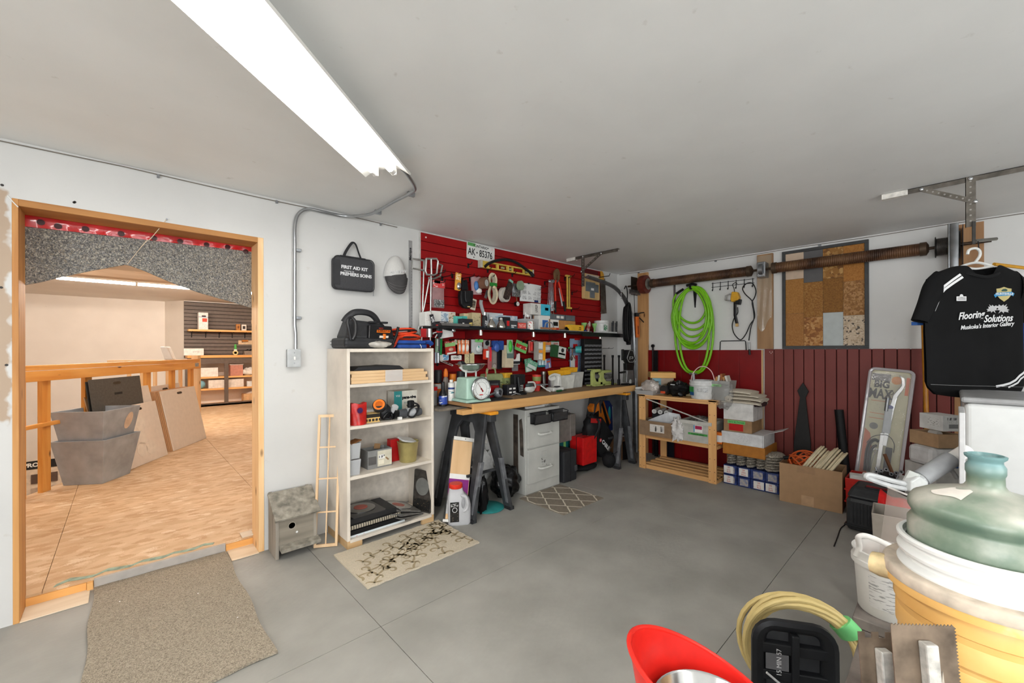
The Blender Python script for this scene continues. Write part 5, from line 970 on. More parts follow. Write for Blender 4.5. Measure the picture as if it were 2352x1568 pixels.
K('hardware_bag','clear bag with lime header full of white fittings','bag',Z8,968,1155,312,575,.15,C(206,208,206,.2,al=.75),0,[('lime_header',.25,1,.82,1.02,C(120,196,110,.4)),('fittings',.3,.95,.1,.65,C(196,200,198,.3),'dome'),('teal_bit',.42,.58,.35,.6,C(50,150,130,.4),'dome')],shape='bag')
K('knife_packet','black and red knife packet hanging under the black shelf','packet',Z8,1168,1300,322,672,.14,C(200,56,34,.35),.02,[('grey_top',0,1,.55,1,C(160,158,156,.4)),('black_disc',.3,.75,.72,.98,BLK,'disc'),('knife',.35,.7,.1,.45,WH,'bar')])
K('blue_packet','deep blue packet stack hanging beside the knife packet','packet',Z8,1322,1510,332,500,.17,C(36,70,140,.35),0,[('grey_blister',.05,.6,-.2,.75,C(60,90,160,.25),'dome')],th=.03)
K('pink_blister','long clear blister with bright red strip','blister pack',Z8,1252,1330,432,850,.16,C(206,120,120,.2,al=.6),.03,[('red_strip',.45,.9,.35,.98,C(224,50,60,.35))])
K('spatula_packet','clear pack with grey spatula hanging under the deep blue packet','packet',Z8,1325,1415,495,840,.15,C(150,134,128,.25,al=.75),0,[('blade',.2,.8,.3,.95,C(140,130,124,.3)),('ball_end',.15,.85,.02,.25,C(170,160,154,.3),'disc')])
K('black_slab','flat matt black slab hanging between packets','slab',Z8,1417,1503,500,845,.13,C(22,24,30,.5),0,(),th=.012)
K('sanding_pad','thick beige sanding pad pack under the green bag','pad',Z8,1507,1690,412,822,.17,C(206,190,162,.7),.03,[('green_label',.3,1,.42,.98,C(96,116,112,.4)),('side_fold',0,.14,0,1,C(190,174,146,.7))],th=.03)
K('green_bag','bright green blister hanging over the beige pad','packet',Z8,1600,1702,315,560,.21,C(170,196,170,.25,al=.85),0,[('green_body',.25,.85,.1,.95,C(60,170,60,.3),'dome')],hk=False)
K('red_gauge_packet','white packet with dark red tool hanging beside the beige pad','packet',Z8,1690,1832,560,760,.16,WH,0,[('red_tool',.1,.5,.45,1.35,C(120,24,34,.35),'dome'),('black_band',0,1,.05,.3,DK)])
K('grey_card','plain grey card hanging below the red tool packet','card',Z8,1690,1798,745,880,.13,C(120,118,118,.5),0,())
K('blade_packet','lime and red packet hanging crooked under the black shelf','packet',Z8,1735,1975,312,572,.19,C(110,180,100,.4),.30,[('red_picture',.05,.95,.3,.68,pm((176,30,30),(226,210,200),22,.4))])
K('red_tool_packet','red screwdriver packet hanging beside the crooked packet','packet',Z8,1985,2085,335,545,.14,C(190,120,110,.25),0,[('red_tool',.3,.7,.15,.9,C(206,40,30,.35),'bar'),('white_tip',.35,.65,.2,.5,WH,'dome')])
K('anchor_box','grey and yellow carton hanging from a shelf hook','box',Z9,200,375,345,690,.20,C(160,156,148,.5),.04,[('yellow_side',.72,1,0,1,C(232,160,40,.4)),('white_label',.25,.68,.62,.95,pm((226,222,214),(120,110,100),60,.35)),('white_label',.28,.68,.05,.35,pm((226,222,214),(120,110,100),60,.35)),('orange_label',.28,.68,.4,.55,C(232,150,60,.4))],th=.035)
K('wire_bag','clear bag hanging behind the grey and yellow carton','bag',Z9,165,260,320,560,.12,C(200,196,190,.2,al=.6),.1,(),shape='bag')
K('hardware_bag','clear bag with orange and white header near the green disc box','bag',Z9,388,500,348,540,.16,C(206,200,196,.2,al=.75),0,[('orange_header',.1,.95,.68,.95,C(226,140,90,.4)),('white_card',.05,.9,.2,.5,WH)],shape='bag')
K('disc_box','green and white sanding disc box hanging tilted','box',Z9,490,730,400,670,.19,C(40,80,48,.4),.16,[('white_front',.38,1,.05,.95,C(206,208,202,.4)),('black_disc',.52,.88,.5,.85,DK,'disc'),('green_word',.4,.95,.3,.44,C(50,110,60,.4))],th=.05)
K('disc_card','small green edged card above the disc box','card',Z9,512,655,335,420,.14,C(206,204,198,.5),0,[('green_edge',0,1,.8,1,C(30,90,50,.4)),('pink_shape',.3,.85,.25,.6,C(190,130,120,.4))])
for k,(u0,u1,v0,v1,tl,lab) in enumerate(((35,175,640,905,.12,'pale green saw card behind its twin at the slatwall foot'),(65,275,640,890,-.38,'mint green saw card tilted in front of its twin'))):
    K('saw_card',lab,'card',Z9,u0,u1,v0,v1,.13+.03*k,C(110,170,140,.4),-tl,[('white_half',.1,.9,.05,.45,C(206,214,208,.4)),('printed_text',.1,.9,.55,.9,pm((110,170,140),(220,232,226),50,.4))])
K('bottle_card','row of teal capped tubes hanging under the wire bag','card',Z9,272,420,655,808,.13,C(150,190,196,.3),0,[('teal_foot',0,1,0,.3,C(30,130,140,.4)),('tube',.05,.3,.25,.95,C(196,214,216,.3),'bar'),('tube',.38,.62,.25,.95,C(196,214,216,.3),'bar'),('tube',.7,.95,.25,.95,C(196,214,216,.3),'bar')])
K('chisel_packet','violet and white chisel packet hanging crooked','packet',Z9,395,515,640,840,.15,C(120,130,180,.4),-.15,[('orange_word',.3,.9,.6,.75,C(206,90,60,.4)),('chisel',.55,.7,.05,.5,C(214,206,190,.3),'bar')])
# tall blue panel with tape roll, pliers
K('blue_poster_board','tall pale blue panel with red lettering leaning on the slatwall','board',Z9,850,1110,300,900,.05,C(150,170,196,.35),0,[('red_tab',.28,.65,.96,1.02,RD_),('red_blob',.18,.48,.72,.84,RD_),('blue_text',.55,.78,.02,.5,pm((150,170,196),(70,110,160),70,.5)),('blue_text',.5,.75,.6,.92,pm((150,170,196),(100,140,180),70,.45)),('red_strip',.3,.5,.1,.5,C(190,40,50,.4)),('white_strip',.02,.3,.05,.5,WH)],hk=False,th=.012)
roll('teal_tape_roll','teal tape roll with cream core on a hook before the blue panel','tape',Z9,1010,490,8,.16,.07,C(60,160,160,.4),C(214,196,150,.6),.6,.5)
hook(*Z9(1010,470),.17,.012,'black slatwall hook carrying the teal tape roll',None,.004)
b0=wa(*Z9(900,470),.16); t=T('locking_pliers','worn steel locking pliers hanging before the blue panel','pliers',b0); q=lambda u,v: wa(*Z9(u,v),.16)-b0
ob('handle',M().tube([q(915,470),q(895,580),q(835,700)],(.007,.006),7),C(120,110,102,.4,.6),t,40); ob('handle',M().tube([q(895,480),q(900,580),q(965,685)],(.007,.006),7),C(150,110,100,.4,.4),t,40); ob('jaw',M().ell(q(885,650),.02,.010,.026,12,8,.2,3),C(90,86,82,.4,.6),t,50); ob('green_tag',M().box(q(820,0).x,q(850,0).x,-.006,.0,q(0,470).z,q(0,445).z),C(70,160,70,.5),t); ob('wire_ring',M().tube([(.035*math.cos(a)-.05,0,.035*math.sin(a)-.02) for a in [2*pi*i/20 for i in range(20)]],.002,5,True),STEEL,t,40)
hook(*Z9(900,470),.17,.012,'black slatwall hook carrying the locking pliers',None,.004)
# small parts drawer cabinet
a=wa(*Z9(1115,1110),.19); b=wa(*Z9(1430,375),.19); w_=b.x-a.x; z1=b.z; z0=.946; h=z1-z0
t=T('parts_drawer_cabinet','black small parts cabinet with rows of tiny drawers beside the blue panel','cabinet',(a.x,YA-.13,z0)); ob('carcass',M().box(0,w_,-.06,-.002,0,h+.05),C(22,22,24,.45),t,None,.003)
nr,nc=10,5; cw=w_/nc; rh=h/nr; dm=M().hexa([(.009,-.066,.006),(cw-.009,-.066,.006),(cw-.009,-.061,.006),(.009,-.061,.006)],[(.009,-.074,rh*.62),(cw-.009,-.074,rh*.62),(cw-.009,-.061,rh*.62),(.009,-.061,rh*.62)])
dme=None
for i in range(nr):
    for j in range(nc):
        if dme is None:
            o=ob('drawer',dm,C(120,120,122,.2,va=.35,sc=60),t); dme=o.data
        else: o=ob('drawer',dme,None,t)
        o.location=(j*cw,0,i*rh)
# hook and clamps on the white strip of wall
p=wa(*Z9(1440,470),.01); t=T('wall_hook','long double black hook on the white wall beside the parts cabinet','hook',p); L=.16
ob('rod',M().tube([(0,0,0),(.0,-.05,0),(.09,-.10,-.002),(.1,-.11,.012)],.003,6),BLK,t,40); ob('prong',M().tube([(.03,-.07,0),(.045,-.08,.012)],.003,6),BLK,t,40)
for k,(u,v0,v1,lab) in enumerate(((1473,585,1115,'black bar clamp standing upright next to the parts cabinet'),(1625,590,1115,'black bar clamp standing upright between its two twins'),(1737,590,1120,'black bar clamp standing upright next to the logo tool'))):
    a=wa(*Z9(u,v0),(.32,.43,.48)[k]); t=T('bench_clamp',lab,'clamp',(a.x,a.y,.946)); ob('bar',M().box(-.010,.010,-.006,.006,0,a.z-.946),C(36,34,34,.4,.4),t); ob('end_stop',M().box(-.013,.013,-.010,.010,a.z-.946-.03,a.z-.946),C(30,30,32,.5),t,None,.002); ob('lower_jaw',M().box(-.02,.012,-.012,.012,.0,.07),BLK,t,None,.005)
b0=wa(*Z9(1905,880),.55); t=T('logo_tool','black power tool with white outlined hexagon badge standing on the bench end','power tool',(b0.x,b0.y,.946)); 
q=lambda u,v: (wa(*Z9(u,v),.55).x-b0.x,wa(*Z9(u,v),.55).z-.946)
hx=[(1870,495),(1965,495),(2003,660),(1960,735),(1870,735),(1830,650)]
ob('head',M().prism([q(*s) for s in hx],-.03,.03,'y'),C(26,26,28,.45),t,None,.006); ob('badge_outline',M().tube([(x,-.033,z) for x,z in [q(1885,510),q(1950,510),q(1988,655),q(1950,715),q(1880,715),q(1842,645)]],.0025,6,True),C(190,190,188,.5),t,40)
ob('badge_letter',M().tube([(x,-.033,z) for x,z in [q(1890,670),q(1890,620),q(1945,620),q(1945,650),q(1910,650)]],.0025,6),C(190,190,188,.5),t,40)
ob('neck',M().prism([q(*s) for s in ((1845,735),(1985,735),(1960,860),(1850,860))],-.025,.025,'y'),BLK,t,None,.004); ob('base',M().box(-.09,.03,-.06,.05,0,.02),BLK,t,None,.006); ob('steel_body',M().prism([q(*s) for s in ((1850,860),(1960,860),(1975,1080),(1840,1080))],-.03,.03,'y'),C(120,120,120,.35,.5),t,None,.006); ob('light_shape',M().ell((.0,-.03,.04),.028,.01,.03,12,8),C(176,176,172,.3),t,50); ob('cross_arm',M().tube([(-.17,0,.155),(-.05,0,.16),(.0,0,.155)],(.012,.012),8),BLK,t,40); ob('side_wing',M().box(q(1785,0)[0],q(1825,0)[0],-.01,.01,q(0,750)[1],q(0,490)[1]),C(30,30,32,.5),t,None,.008)
# ================================================================ WORKBENCH
BTZ=.945; BXL,BXR=2.02,4.49
PLY=wood((112,88,62),(146,118,86),'x',5,.75,9); PLE=wood((196,146,86),(214,166,106),'x',5,.6,12)
t=T('workbench_top','plywood workbench top laid across two sawhorses','workbench',(BXL,2.62,.905)); ob('plywood_sheet',M().box(0,BXR-BXL,.002,.60,.014,.04),PLY,t,None,.001); ob('front_edge',M().box(.0,BXR-BXL,-.018,.0015,-.028,.039),PLE,t,None,.002); ob('end_edge',M().box(-.006,0,0,.6,.012,.039),wood((150,110,70),(170,130,90),'y',6,.7,9),t)
one('lumber','square edged pine lumber under the front of the workbench top','lumber',M().box(0,2.3,0,.085,0,.037),PLE,(1.93,2.605,.876-.005),bev=.002).location=(1.925,2.61,.8665)
one('shelf_plank','grey plank beside the bookcase carrying bottles','plank',M().box(0,.28,0,.42,0,.02),C(120,110,98,.7,va=.2),(1.83,2.80,.884),bev=.002)
one('rubber_mat','thin black mat under the kitchen scale','mat',M().box(0,.46,0,.28,0,.004),C(38,38,40,.7),(2.03,2.64,BTZ+.0005))
# sawhorses
SAW=C(60,61,63,.5,va=.25,sc=10,bu=.05)
def arch(y0,y1,zt,leg=.105):   # side panel outline in (along, up)
    o=[(y0,0),(y0+leg*.9,0),(y0+leg*1.15,zt*.45),(y0+leg*1.6,zt*.82),(y0+leg*2.1,zt*.90),(y1-leg*2.1,zt*.90),(y1-leg*1.6,zt*.82),(y1-leg*1.15,zt*.45),(y1-leg*.9,0),(y1,0),(y1-leg*.35,zt*.6),(y1-leg*.6,zt),(y0+leg*.6,zt),(y0+leg*.35,zt*.6)]
    return o
def sawhorse(label,xc,y0,y1,zt,sp):
    t=T('sawhorse',label,'sawhorse',(xc,0,0))
    for s in (-1,1):
        pl=arch(y0,y1,zt); m=M().prism(pl,-.016,.016,'x'); m.xf(Matrix(((1,0,-s*(sp-.025)/zt,s*sp),(0,1,0,0),(0,0,1,0),(0,0,0,1)))); side=ob('leg_frame',m,SAW,t,None,.006)
        for ya,yb in ((y0+.02,y0+.055),(y1-.055,y1-.02)):
            m=M().box(-.02,.02,ya,yb,.06,zt*.55); m.xf(Matrix(((1,0,-s*(sp-.025)/zt,s*sp),(0,1,0,0),(0,0,1,0),(0,0,0,1)))); ob('leg_rib',m,C(104,105,108,.5,va=.2),side,None,.006)
        for yy in (y0+.04,y1-.04): ob('foot_pad',M().box(s*sp-.024,s*sp+.024,yy-.038,yy+.038,0,.03),C(36,36,38,.7),t,None,.004)
    ob('top_beam',M().box(-.042,.042,y0-.01,y1+.01,zt,zt+.026),C(226,150,40,.45),t,None,.005); ob('beam_support',M().box(-.034,.034,y0+.01,y1-.01,zt-.06,zt),SAW,t,None,.006); ob('brace_bar',M().box(-.16,.16,y0+.15,y0+.17,.32,.34),SAW,t)
    return t
sawhorse('black plastic sawhorse with yellow beam under the scale end of the workbench',2.225,2.585,3.18,.84,.205)
sawhorse('black plastic sawhorse with yellow beam under the corner end of the workbench',4.315,2.60,3.18,.84,.17)
# ---- things on the bench
def cylthing(name,label,cat,Z,uc,v0,r_px,o,z,prof,mat,parts=()):
    p=wa(*Z(uc,v0),o); d=(p-Vector((0,0,H))).dot(FW); R=r_px/F*d; h=p.z-z
    t=T(name,label,cat,(p.x,p.y,z+.0005)); ob('body',M().lathe([(r*R,zz*h) for r,zz in prof],22),mat,t,40)
    for nm_,pf,mt in parts: ob(nm_,M().lathe([(r*R,zz*h) for r,zz in pf],22),mt,t,40)
    return t,R,h
LB=.9045
cylthing('spray_can','black and orange spray can behind the bottles beside the bookcase','spray can',Z8,362,860,9,.14,LB,[(0,0),(1,0),(1,.6),(0,.6)],C(226,120,40,.35),[('cap',[(.98,.62),(1,.64),(1,.98),(.9,1),(0,1)],DK),('white_band',[(1.01,.45),(1.02,.46),(1.02,.58),(1.01,.59)],WH),('black_foot',[(1.01,.02),(1.02,.03),(1.02,.2),(1.01,.21)],DK)])
cylthing('squeeze_bottle','clear squeeze bottle with orange cap on the plank','bottle',Z8,500,828,8,.20,LB,[(0,0),(1,0),(1,.55),(.8,.68),(.45,.76),(0,.76)],C(150,140,134,.2,al=.8),[('orange_cap',[(.62,.76),(.68,.78),(.62,.9),(.35,.98),(0,1)],C(234,120,40,.4))])
cylthing('orange_tub','small orange tub behind the white bottles','tub',Z8,628,932,8,.16,BTZ,[(0,0),(.95,0),(1,1),(.9,1),(.88,.1),(0,.08)],C(228,130,40,.4))
cylthing('trigger_bottle','black bottle with blue label at the bench end','bottle',Z8,450,1072,10,.30,LB,[(0,0),(1,0),(1,.48),(.8,.56),(.42,.66),(.42,.98),(.3,1),(0,1)],C(24,24,28,.3),[('blue_label',[(1.01,.08),(1.02,.09),(1.02,.42),(1.01,.43)],pm((40,70,160),(226,224,220),20,.4))])
cylthing('adhesive_tube','white tube bottle with teal drawing beside the scale','bottle',Z8,600,1035,7.5,.32,BTZ,[(0,0),(1,0),(1,.85),(.55,.88),(.55,1),(0,1)],WH,[('blue_band',[(1.01,.55),(1.02,.56),(1.02,.63),(1.01,.64)],C(40,60,120,.4)),('teal_print',[(1.01,.2),(1.02,.21),(1.02,.45),(1.01,.46)],pm((226,224,218),(60,120,130),24,.4))])
t,R,h=cylthing('adhesive_cartridge','white cartridge with black upright lettering touching the scale','cartridge',Z8,700,1062,7,.33,BTZ,[(0,0),(1,0),(1,.96),(.9,1),(0,1)],WH); text('CARTRIDGE',t,(R*.35,-R*.98,h*.45),R*.9,INK,rot=(pi/2,-pi/2,0),bold=.001)
cylthing('blue_can','blue can behind the kitchen scale','can',Z8,775,880,10,.18,BTZ,[(0,0),(1,0),(1,1),(0,1)],DK,[('blue_label',[(1.01,.35),(1.02,.36),(1.02,.75),(1.01,.76)],pm((40,90,180),(200,190,160),16,.35))])
S('grey_tin','grey and red tin at the bookcase end of the bench','tin',Z8,290,350,1165,.24,.06,C(150,148,146,.4,.4),z=LB,parts=[('red_band',0,1,.8,1,RD_)])
# kitchen scale
a=wa(*Z8(700,1470),.50); b=wa(*Z8(1265,1470),.50); p=(a+b)/2
t=T('kitchen_scale','mint green kitchen scale with round dial and steel bowl on the workbench','scale',(p.x-.005,2.76,BTZ+.005),-.06); MT=C(166,196,180,.35,va=.06)
bw=.105
ob('base_plate',M().frus(.25,.24,.235,.22,0,.022),MT,t,None,.006); ob('body',M().frus(.215,.19,.185,.16,.022,.20),MT,t,None,.014)
Dc=Vector((.02,-.112,.108)); ob('dial_rim',M().lathe([(.088,.012),(.094,.006),(.094,-.012),(.088,-.018),(.084,-.016),(.084,.012),(.088,.012)],36,Dc,axis='y'),metal(170,174,174,.2),t,40); ob('dial_face',M().cyl(Dc+Vector((0,-.006,0)),Dc+Vector((0,.02,0)),.085,n=36),C(226,228,224,.35,va=.02),t)
ob('dial_ring',M().tube([Dc+Vector((.056*math.cos(q),-.0075,.056*math.sin(q))) for q in [2*pi*i/32 for i in range(32)]],.0008,4,True),INK,t)
for k in range(40):
    q=2*pi*k/40; e=.072 if k%5 else .066; ob('graduation',M().tube([Dc+Vector((e*math.cos(q),-.0072,e*math.sin(q))),Dc+Vector((.079*math.cos(q),-.0072,.079*math.sin(q)))],.0008 if k%5 else .0013,4),INK,t)
ob('needle',M().prism([(-.002,0),(.002,0),(.0005,.07),(-.0005,.07)],-.010,-.0085,'y').xf(Matrix.Translation(Dc)@Matrix.Rotation(-.62,4,'Y')),C(120,30,26,.4),t); ob('needle_tail',M().prism([(-.004,0),(.004,0),(.007,-.03),(-.007,-.03)],-.010,-.0085,'y').xf(Matrix.Translation(Dc)@Matrix.Rotation(-.62,4,'Y')),C(140,30,26,.4),t); ob('hub',M().cyl(Dc+Vector((0,-.012,0)),Dc,.006,n=10),C(120,30,26,.4),t,40); ob('red_mark',M().box(Dc.x-.016,Dc.x+.016,Dc.y-.0075,Dc.y-.006,Dc.z-.052,Dc.z-.044),C(200,60,60,.5),t)
for x in (-.05,.05): ob('bowl_post',M().cyl((x,.0,.20),(x,.0,.245),.008,n=10),C(206,206,202,.4),t,40)
ob('bowl_cradle',M().tube(curve([(-.11,0,.285),(-.06,0,.25),(0,0,.242),(.06,0,.25),(.11,0,.285)],5),(.006,.012),8),C(206,206,202,.4),t,40); ob('steel_bowl',M().lathe([(0,.250),(.05,.252),(.09,.268),(.118,.302),(.135,.306),(.135,.309),(.116,.307),(.088,.274),(.05,.258),(0,.256)],32),metal(196,194,190,.18),t,50)
p=wa(*Z8(760,800),.42); t=T('bowl_gun','black grip tool lying in the scale bowl','tool',(p.x+.01,2.765,BTZ+.272)); ob('grip',M().tube(curve([(-.04,0,.055),(-.015,0,.045),(.01,0,.01)],4),(.014,.018),8),DK,t,40); ob('grey_nose',M().cyl((-.045,0,.04),(-.06,0,.06),.016,n=10),STEEL,t,40)
t,R,h=cylthing('glue_bottle','white glue bottle with red tip and red label behind the scale','bottle',Z8,1222,892,8,.30,BTZ,[(0,0),(1,0),(1,.55),(.95,.6),(.5,.64),(.4,.68),(.2,.78),(.12,.8),(0,.8)],WH,[('red_label',[(1.01,.15),(1.02,.16),(1.02,.45),(1.01,.46)],C(206,40,36,.4)),('red_tip',[(.13,.8),(.1,.97),(0,1)],C(220,60,60,.4))])
# olive tool case
a=wa(*Z8(1245,940),.22); b=wa(*Z8(1565,940),.22); w_=b.x-a.x; OL=C(150,158,112,.5)
t=T('olive_case','olive green plastic tool case with carry handle on the workbench','case',((a.x+b.x)/2,YA-.22,BTZ+.0005)); hh=wa(*Z8(1400,930),.22).z-BTZ
ob('lower_body',M().box(-w_/2+.01,w_/2-.01,0,.14,0,hh*.55),OL,t,None,.01); ob('lid',M().hexa([(-w_/2,-.005,hh*.56),(w_/2,-.005,hh*.56),(w_/2,.145,hh*.56),(-w_/2,.145,hh*.56)],[(-w_/2+.01,.02,hh),(w_/2-.01,.02,hh),(w_/2-.01,.12,hh),(-w_/2+.01,.12,hh)]),OL,t,None,.012); ob('carry_handle',M().tube(curve([(-w_*.28,.07,hh-.005),(-w_*.2,.07,hh+.05),(w_*.16,.07,hh+.05),(w_*.24,.07,hh-.005)],5),(.009,.012),8),OL,t,40); ob('latch',M().box(-.02,.02,-.01,.0,hh*.48,hh*.64),C(130,138,96,.5),t,None,.003)
S('black_box','black electronics box in front of the olive case','box',Z8,1290,1480,1055,.30,.06,DK,z=BTZ+.002,parts=[('grey_face',.1,.8,.2,.8,C(90,90,92,.4))]); S('red_box','plain dark red box on the workbench before the olive case','box',Z8,1232,1465,1155,.40,.09,C(150,16,22,.4),z=BTZ,bev=.004)
S('parts_bin','yellow bin stacked behind the green basket','bin',Z8,1568,1700,915,.22,.08,YEL,z=BTZ+.10); S('parts_bin','olive slotted basket beside the olive case','bin',Z8,1570,1690,1010,.26,.08,C(140,150,100,.5),z=BTZ+.045,parts=[('slots',.08,.92,.15,.8,pm((140,150,100),(60,66,44),26,.5))]); S('parts_bin','yellow bottle shaped bin under the olive basket','bin',Z8,1575,1655,1115,.27,.07,C(226,186,90,.45),z=BTZ); S('bin_support','dark stand under the yellow bin','stand',Z8,1600,1690,1010,.20,.06,DK,z=BTZ)
p=wa(*Z8(1400,1370),.47); t=T('orbital_clamp','grey steel hand tool with rounded head on the workbench','tool',(p.x,2.80,BTZ)); ob('head',M().ell((.055,0,.045),.05,.04,.045,16,10,.25,5),C(140,142,146,.35,.4),t,50); ob('dark_gap',M().ell((.05,-.03,.05),.02,.015,.025,10,8),DK,t,50); ob('arm',M().tube([(.02,-.01,.05),(-.06,-.02,.035),(-.11,-.03,.028)],(.009,.012),8),C(150,152,154,.35,.5),t,40); ob('foot_block',M().box(-.13,-.08,-.05,-.01,0,.03,rot=(0,-.2,.2)),C(130,132,134,.4,.4),t,None,.005)
p=wa(*Z8(1900,1280),.42); t=T('cordless_phone','black cordless phone base with handset and cord on the workbench','phone',(p.x,2.86,BTZ)); ob('base',M().lathe([(0,0),(.06,0),(.062,.012),(.05,.02),(0,.022)],22),BLK,t,40); ob('handset',M().prism(rbox(.05,.028,0,.01),0,.15,'z').xf(Matrix.Translation((0,.0,.02))@Matrix.Rotation(-.15,4,'X')),C(26,26,28,.35),t,None,.006)
for i in range(4):
    for j in range(3): ob('key',M().box(-.017+j*.014,-.009+j*.014,-.018,-.014,.035+i*.016,.042+i*.016,rot=(-.15,0,0)),C(190,190,186,.4),t)
ob('upper_unit',M().box(-.05,.10,.03,.10,.09,.19),C(30,30,32,.4),t,None,.01); ob('stand',M().box(-.03,.08,.04,.09,0,.09),BLK,t); ob('small_base',M().box(-.17,-.05,.0,.08,0,.10),DK,t,None,.006); 
for z in (.02,.055): ob('white_key',M().box(-.15,-.12,-.003,.0,z,z+.015),WHT,t); ob('white_key',M().box(-.1,-.07,-.003,0,z,z+.015),WHT,t)
ob('cord',M().tube(curve([(-.15,-.03,.004),(-.1,-.05,.02),(-.06,-.03,.005),(-.12,-.04,.03),(-.05,-.05,.006)],6),.003,6),C(150,150,150,.4),t,40)
t,R,h=cylthing('coffee_tin','red coffee tin with green band on the workbench','tin',Z9,255,945,10.5,.26,BTZ,[(0,0),(.72,0),(1,1),(.94,1),(.68,.04),(0,.04)],pm((206,50,40),(226,140,120),22,.3),[('green_band',[(.90,.62),(.91,.63),(.99,.88),(.98,.89)],C(130,140,80,.5)),('contents',[(0,.93),(.9,.93)],DK)])
p=wa(*Z9(180,1220),.38); t=T('label_maker','white and grey hand stapler on the workbench before the coffee tin','stapler',(p.x,2.90,BTZ)); ob('body',M().ell((0,0,.035),.07,.035,.035,16,10,.15,2),C(206,206,200,.4),t,50); ob('dark_top',M().ell((.0,0,.075),.06,.03,.022,14,8),C(60,70,70,.4),t,50); ob('handle',M().tube(curve([(.06,0,.03),(.085,0,.06),(.06,0,.10),(-.02,0,.105)],5),.009,8),C(214,214,208,.4),t,40)
p=wa(*Z9(590,1220),.42); t=T('bag_sealer','white plastic lever press on the workbench','press',(p.x,2.84,BTZ)); WP=C(214,214,208,.4)
ob('base',M().box(-.07,.10,-.06,.05,0,.04),WP,t,None,.012); ob('column',M().hexa([(.03,-.03,.04),(.10,-.03,.04),(.10,.04,.04),(.03,.04,.04)],[(.05,-.03,.15),(.09,-.03,.16),(.09,.04,.16),(.05,.04,.15)]),WP,t,None,.01); ob('lever',M().tube(curve([(.09,0,.155),(.0,0,.17),(-.07,0,.15),(-.05,0,.13),(.02,0,.135)],5),(.010,.022),8),WP,t,40); ob('dark_pad',M().box(-.03,.03,-.062,-.03,.045,.055),DK,t); ob('side_tray',M().box(-.22,-.09,-.0,.06,.07,.08),C(120,122,124,.4),t); ob('tray_leg',M().tube([(-.2,0,.07),(-.16,-.04,.03),(-.11,-.05,.005)],.006,6),WP,t,40)
cylthing('steel_canister','tall steel canister at the back of the workbench','canister',Z9,380,885,5,.16,BTZ,[(0,0),(1,0),(1,.8),(1.35,.82),(1.35,1),(0,1)],metal(130,128,124,.3)); cylthing('glass_jar','glass jar with purple lid at the back of the workbench','jar',Z9,515,925,7,.18,BTZ,[(0,0),(1,0),(1,.75),(.85,.85),(0,.85)],C(120,110,112,.15,al=.8),[('lid',[(.9,.85),(.92,.98),(0,1)],C(150,110,130,.4))])
def wbin(label,u0,u1,v0,o,mat,rz=0):
    a=wa(*Z9(u0,v0),o); b=wa(*Z9(u1,v0),o); w_=b.x-a.x; h=a.z-BTZ; t=T('storage_bin',label,'bin',((a.x+b.x)/2,YA-o+.08,BTZ+.0005),rz); ob('body',M().tray(w_*.86,.13,w_,.16,h,.004),mat,t,None,.003); return t,w_,h
t1,w1,h1=wbin('white plastic bin with rounded lip on the workbench',690,950,960,.36,C(214,214,206,.4)); t2,w2,h2=wbin('frosted grey bin beside the white bin on the workbench',905,1105,905,.34,C(184,184,178,.35))
for k,(u0,u1,v0,lab,pp,hh_) in enumerate(((605,860,850,'amber tray tipped on the white bin',t1,h1),(855,1000,835,'amber tray resting on the frosted bin',t2,h2))):
    a=wa(*Z9(u0,v0),.33); b=wa(*Z9(u1,v0),.33); w_=b.x-a.x; t=T('amber_tray',lab,'tray',((a.x+b.x)/2,pp.location.y-.0,BTZ+hh_+.002),rot=(0,-.05,0)); ob('tray',M().tray(w_*.9,.13,w_,.14,.05,.004),C(232,170,40,.4),t,None,.003)
p=wa(*Z9(700,1225),.50); t=T('screwdriver','green handled screwdriver lying on the workbench','screwdriver',(p.x,2.74,BTZ+.012)); ob('handle',M().tube([(-.08,-.01,0),(.0,0,0)],.011,8),C(30,90,50,.4),t,40); ob('shaft',M().tube([(0,0,0),(.1,.02,-.004)],.004,6),C(50,70,50,.4),t,40)
# lime tool blocks
LM=C(176,184,110,.5)
for k,(u0,u1,v0,v1,lab) in enumerate(((1245,1440,850,1115,'lime green bracket block nearer the bins'),(1390,1650,870,1120,'lime green bracket block holding a wire brush'))):
    a=wa(*Z9(u0,v0),.35); b=wa(*Z9(u1,v0),.35); w_=b.x-a.x; h=a.z-BTZ
    t=T('bracket_block',lab,'block',((a.x+b.x)/2,YA-.35,BTZ+.0005)); ob('back_wall',M().prism([(-w_/2,0),(w_/2*.9,0),(w_/2*.9,h*.2),(-w_/2*.2,h*.25),(-w_/2*.5,h*.5),(-w_/2*.5,h*.8),(w_/2*.6,h*.85),(w_/2*.5,h),(-w_/2*.7,h),(-w_/2,h*.85)],-.01,.02,'y'),LM,t,None,.003); ob('foot',M().box(-w_/2,w_/2*.9,-.05,.08,0,.014),LM,t,None,.003); ob('top_flap',M().box(-w_/2*.7,w_/2*.5,-.0,.09,h-.008,h),LM,t,None,.002); ob('dark_core',M().cyl((-w_*.2,.03,h*.55),(w_*.45,.03,h*.55),.03,n=12),speck((90,88,84),((140,138,134),(50,50,48)),180,.6,.6),t)
    for x in (-.5,.2): ob('hole',M().cyl((x*w_/2,.04,h),(x*w_/2,.04,h+.001),.006,n=8),INK,t)
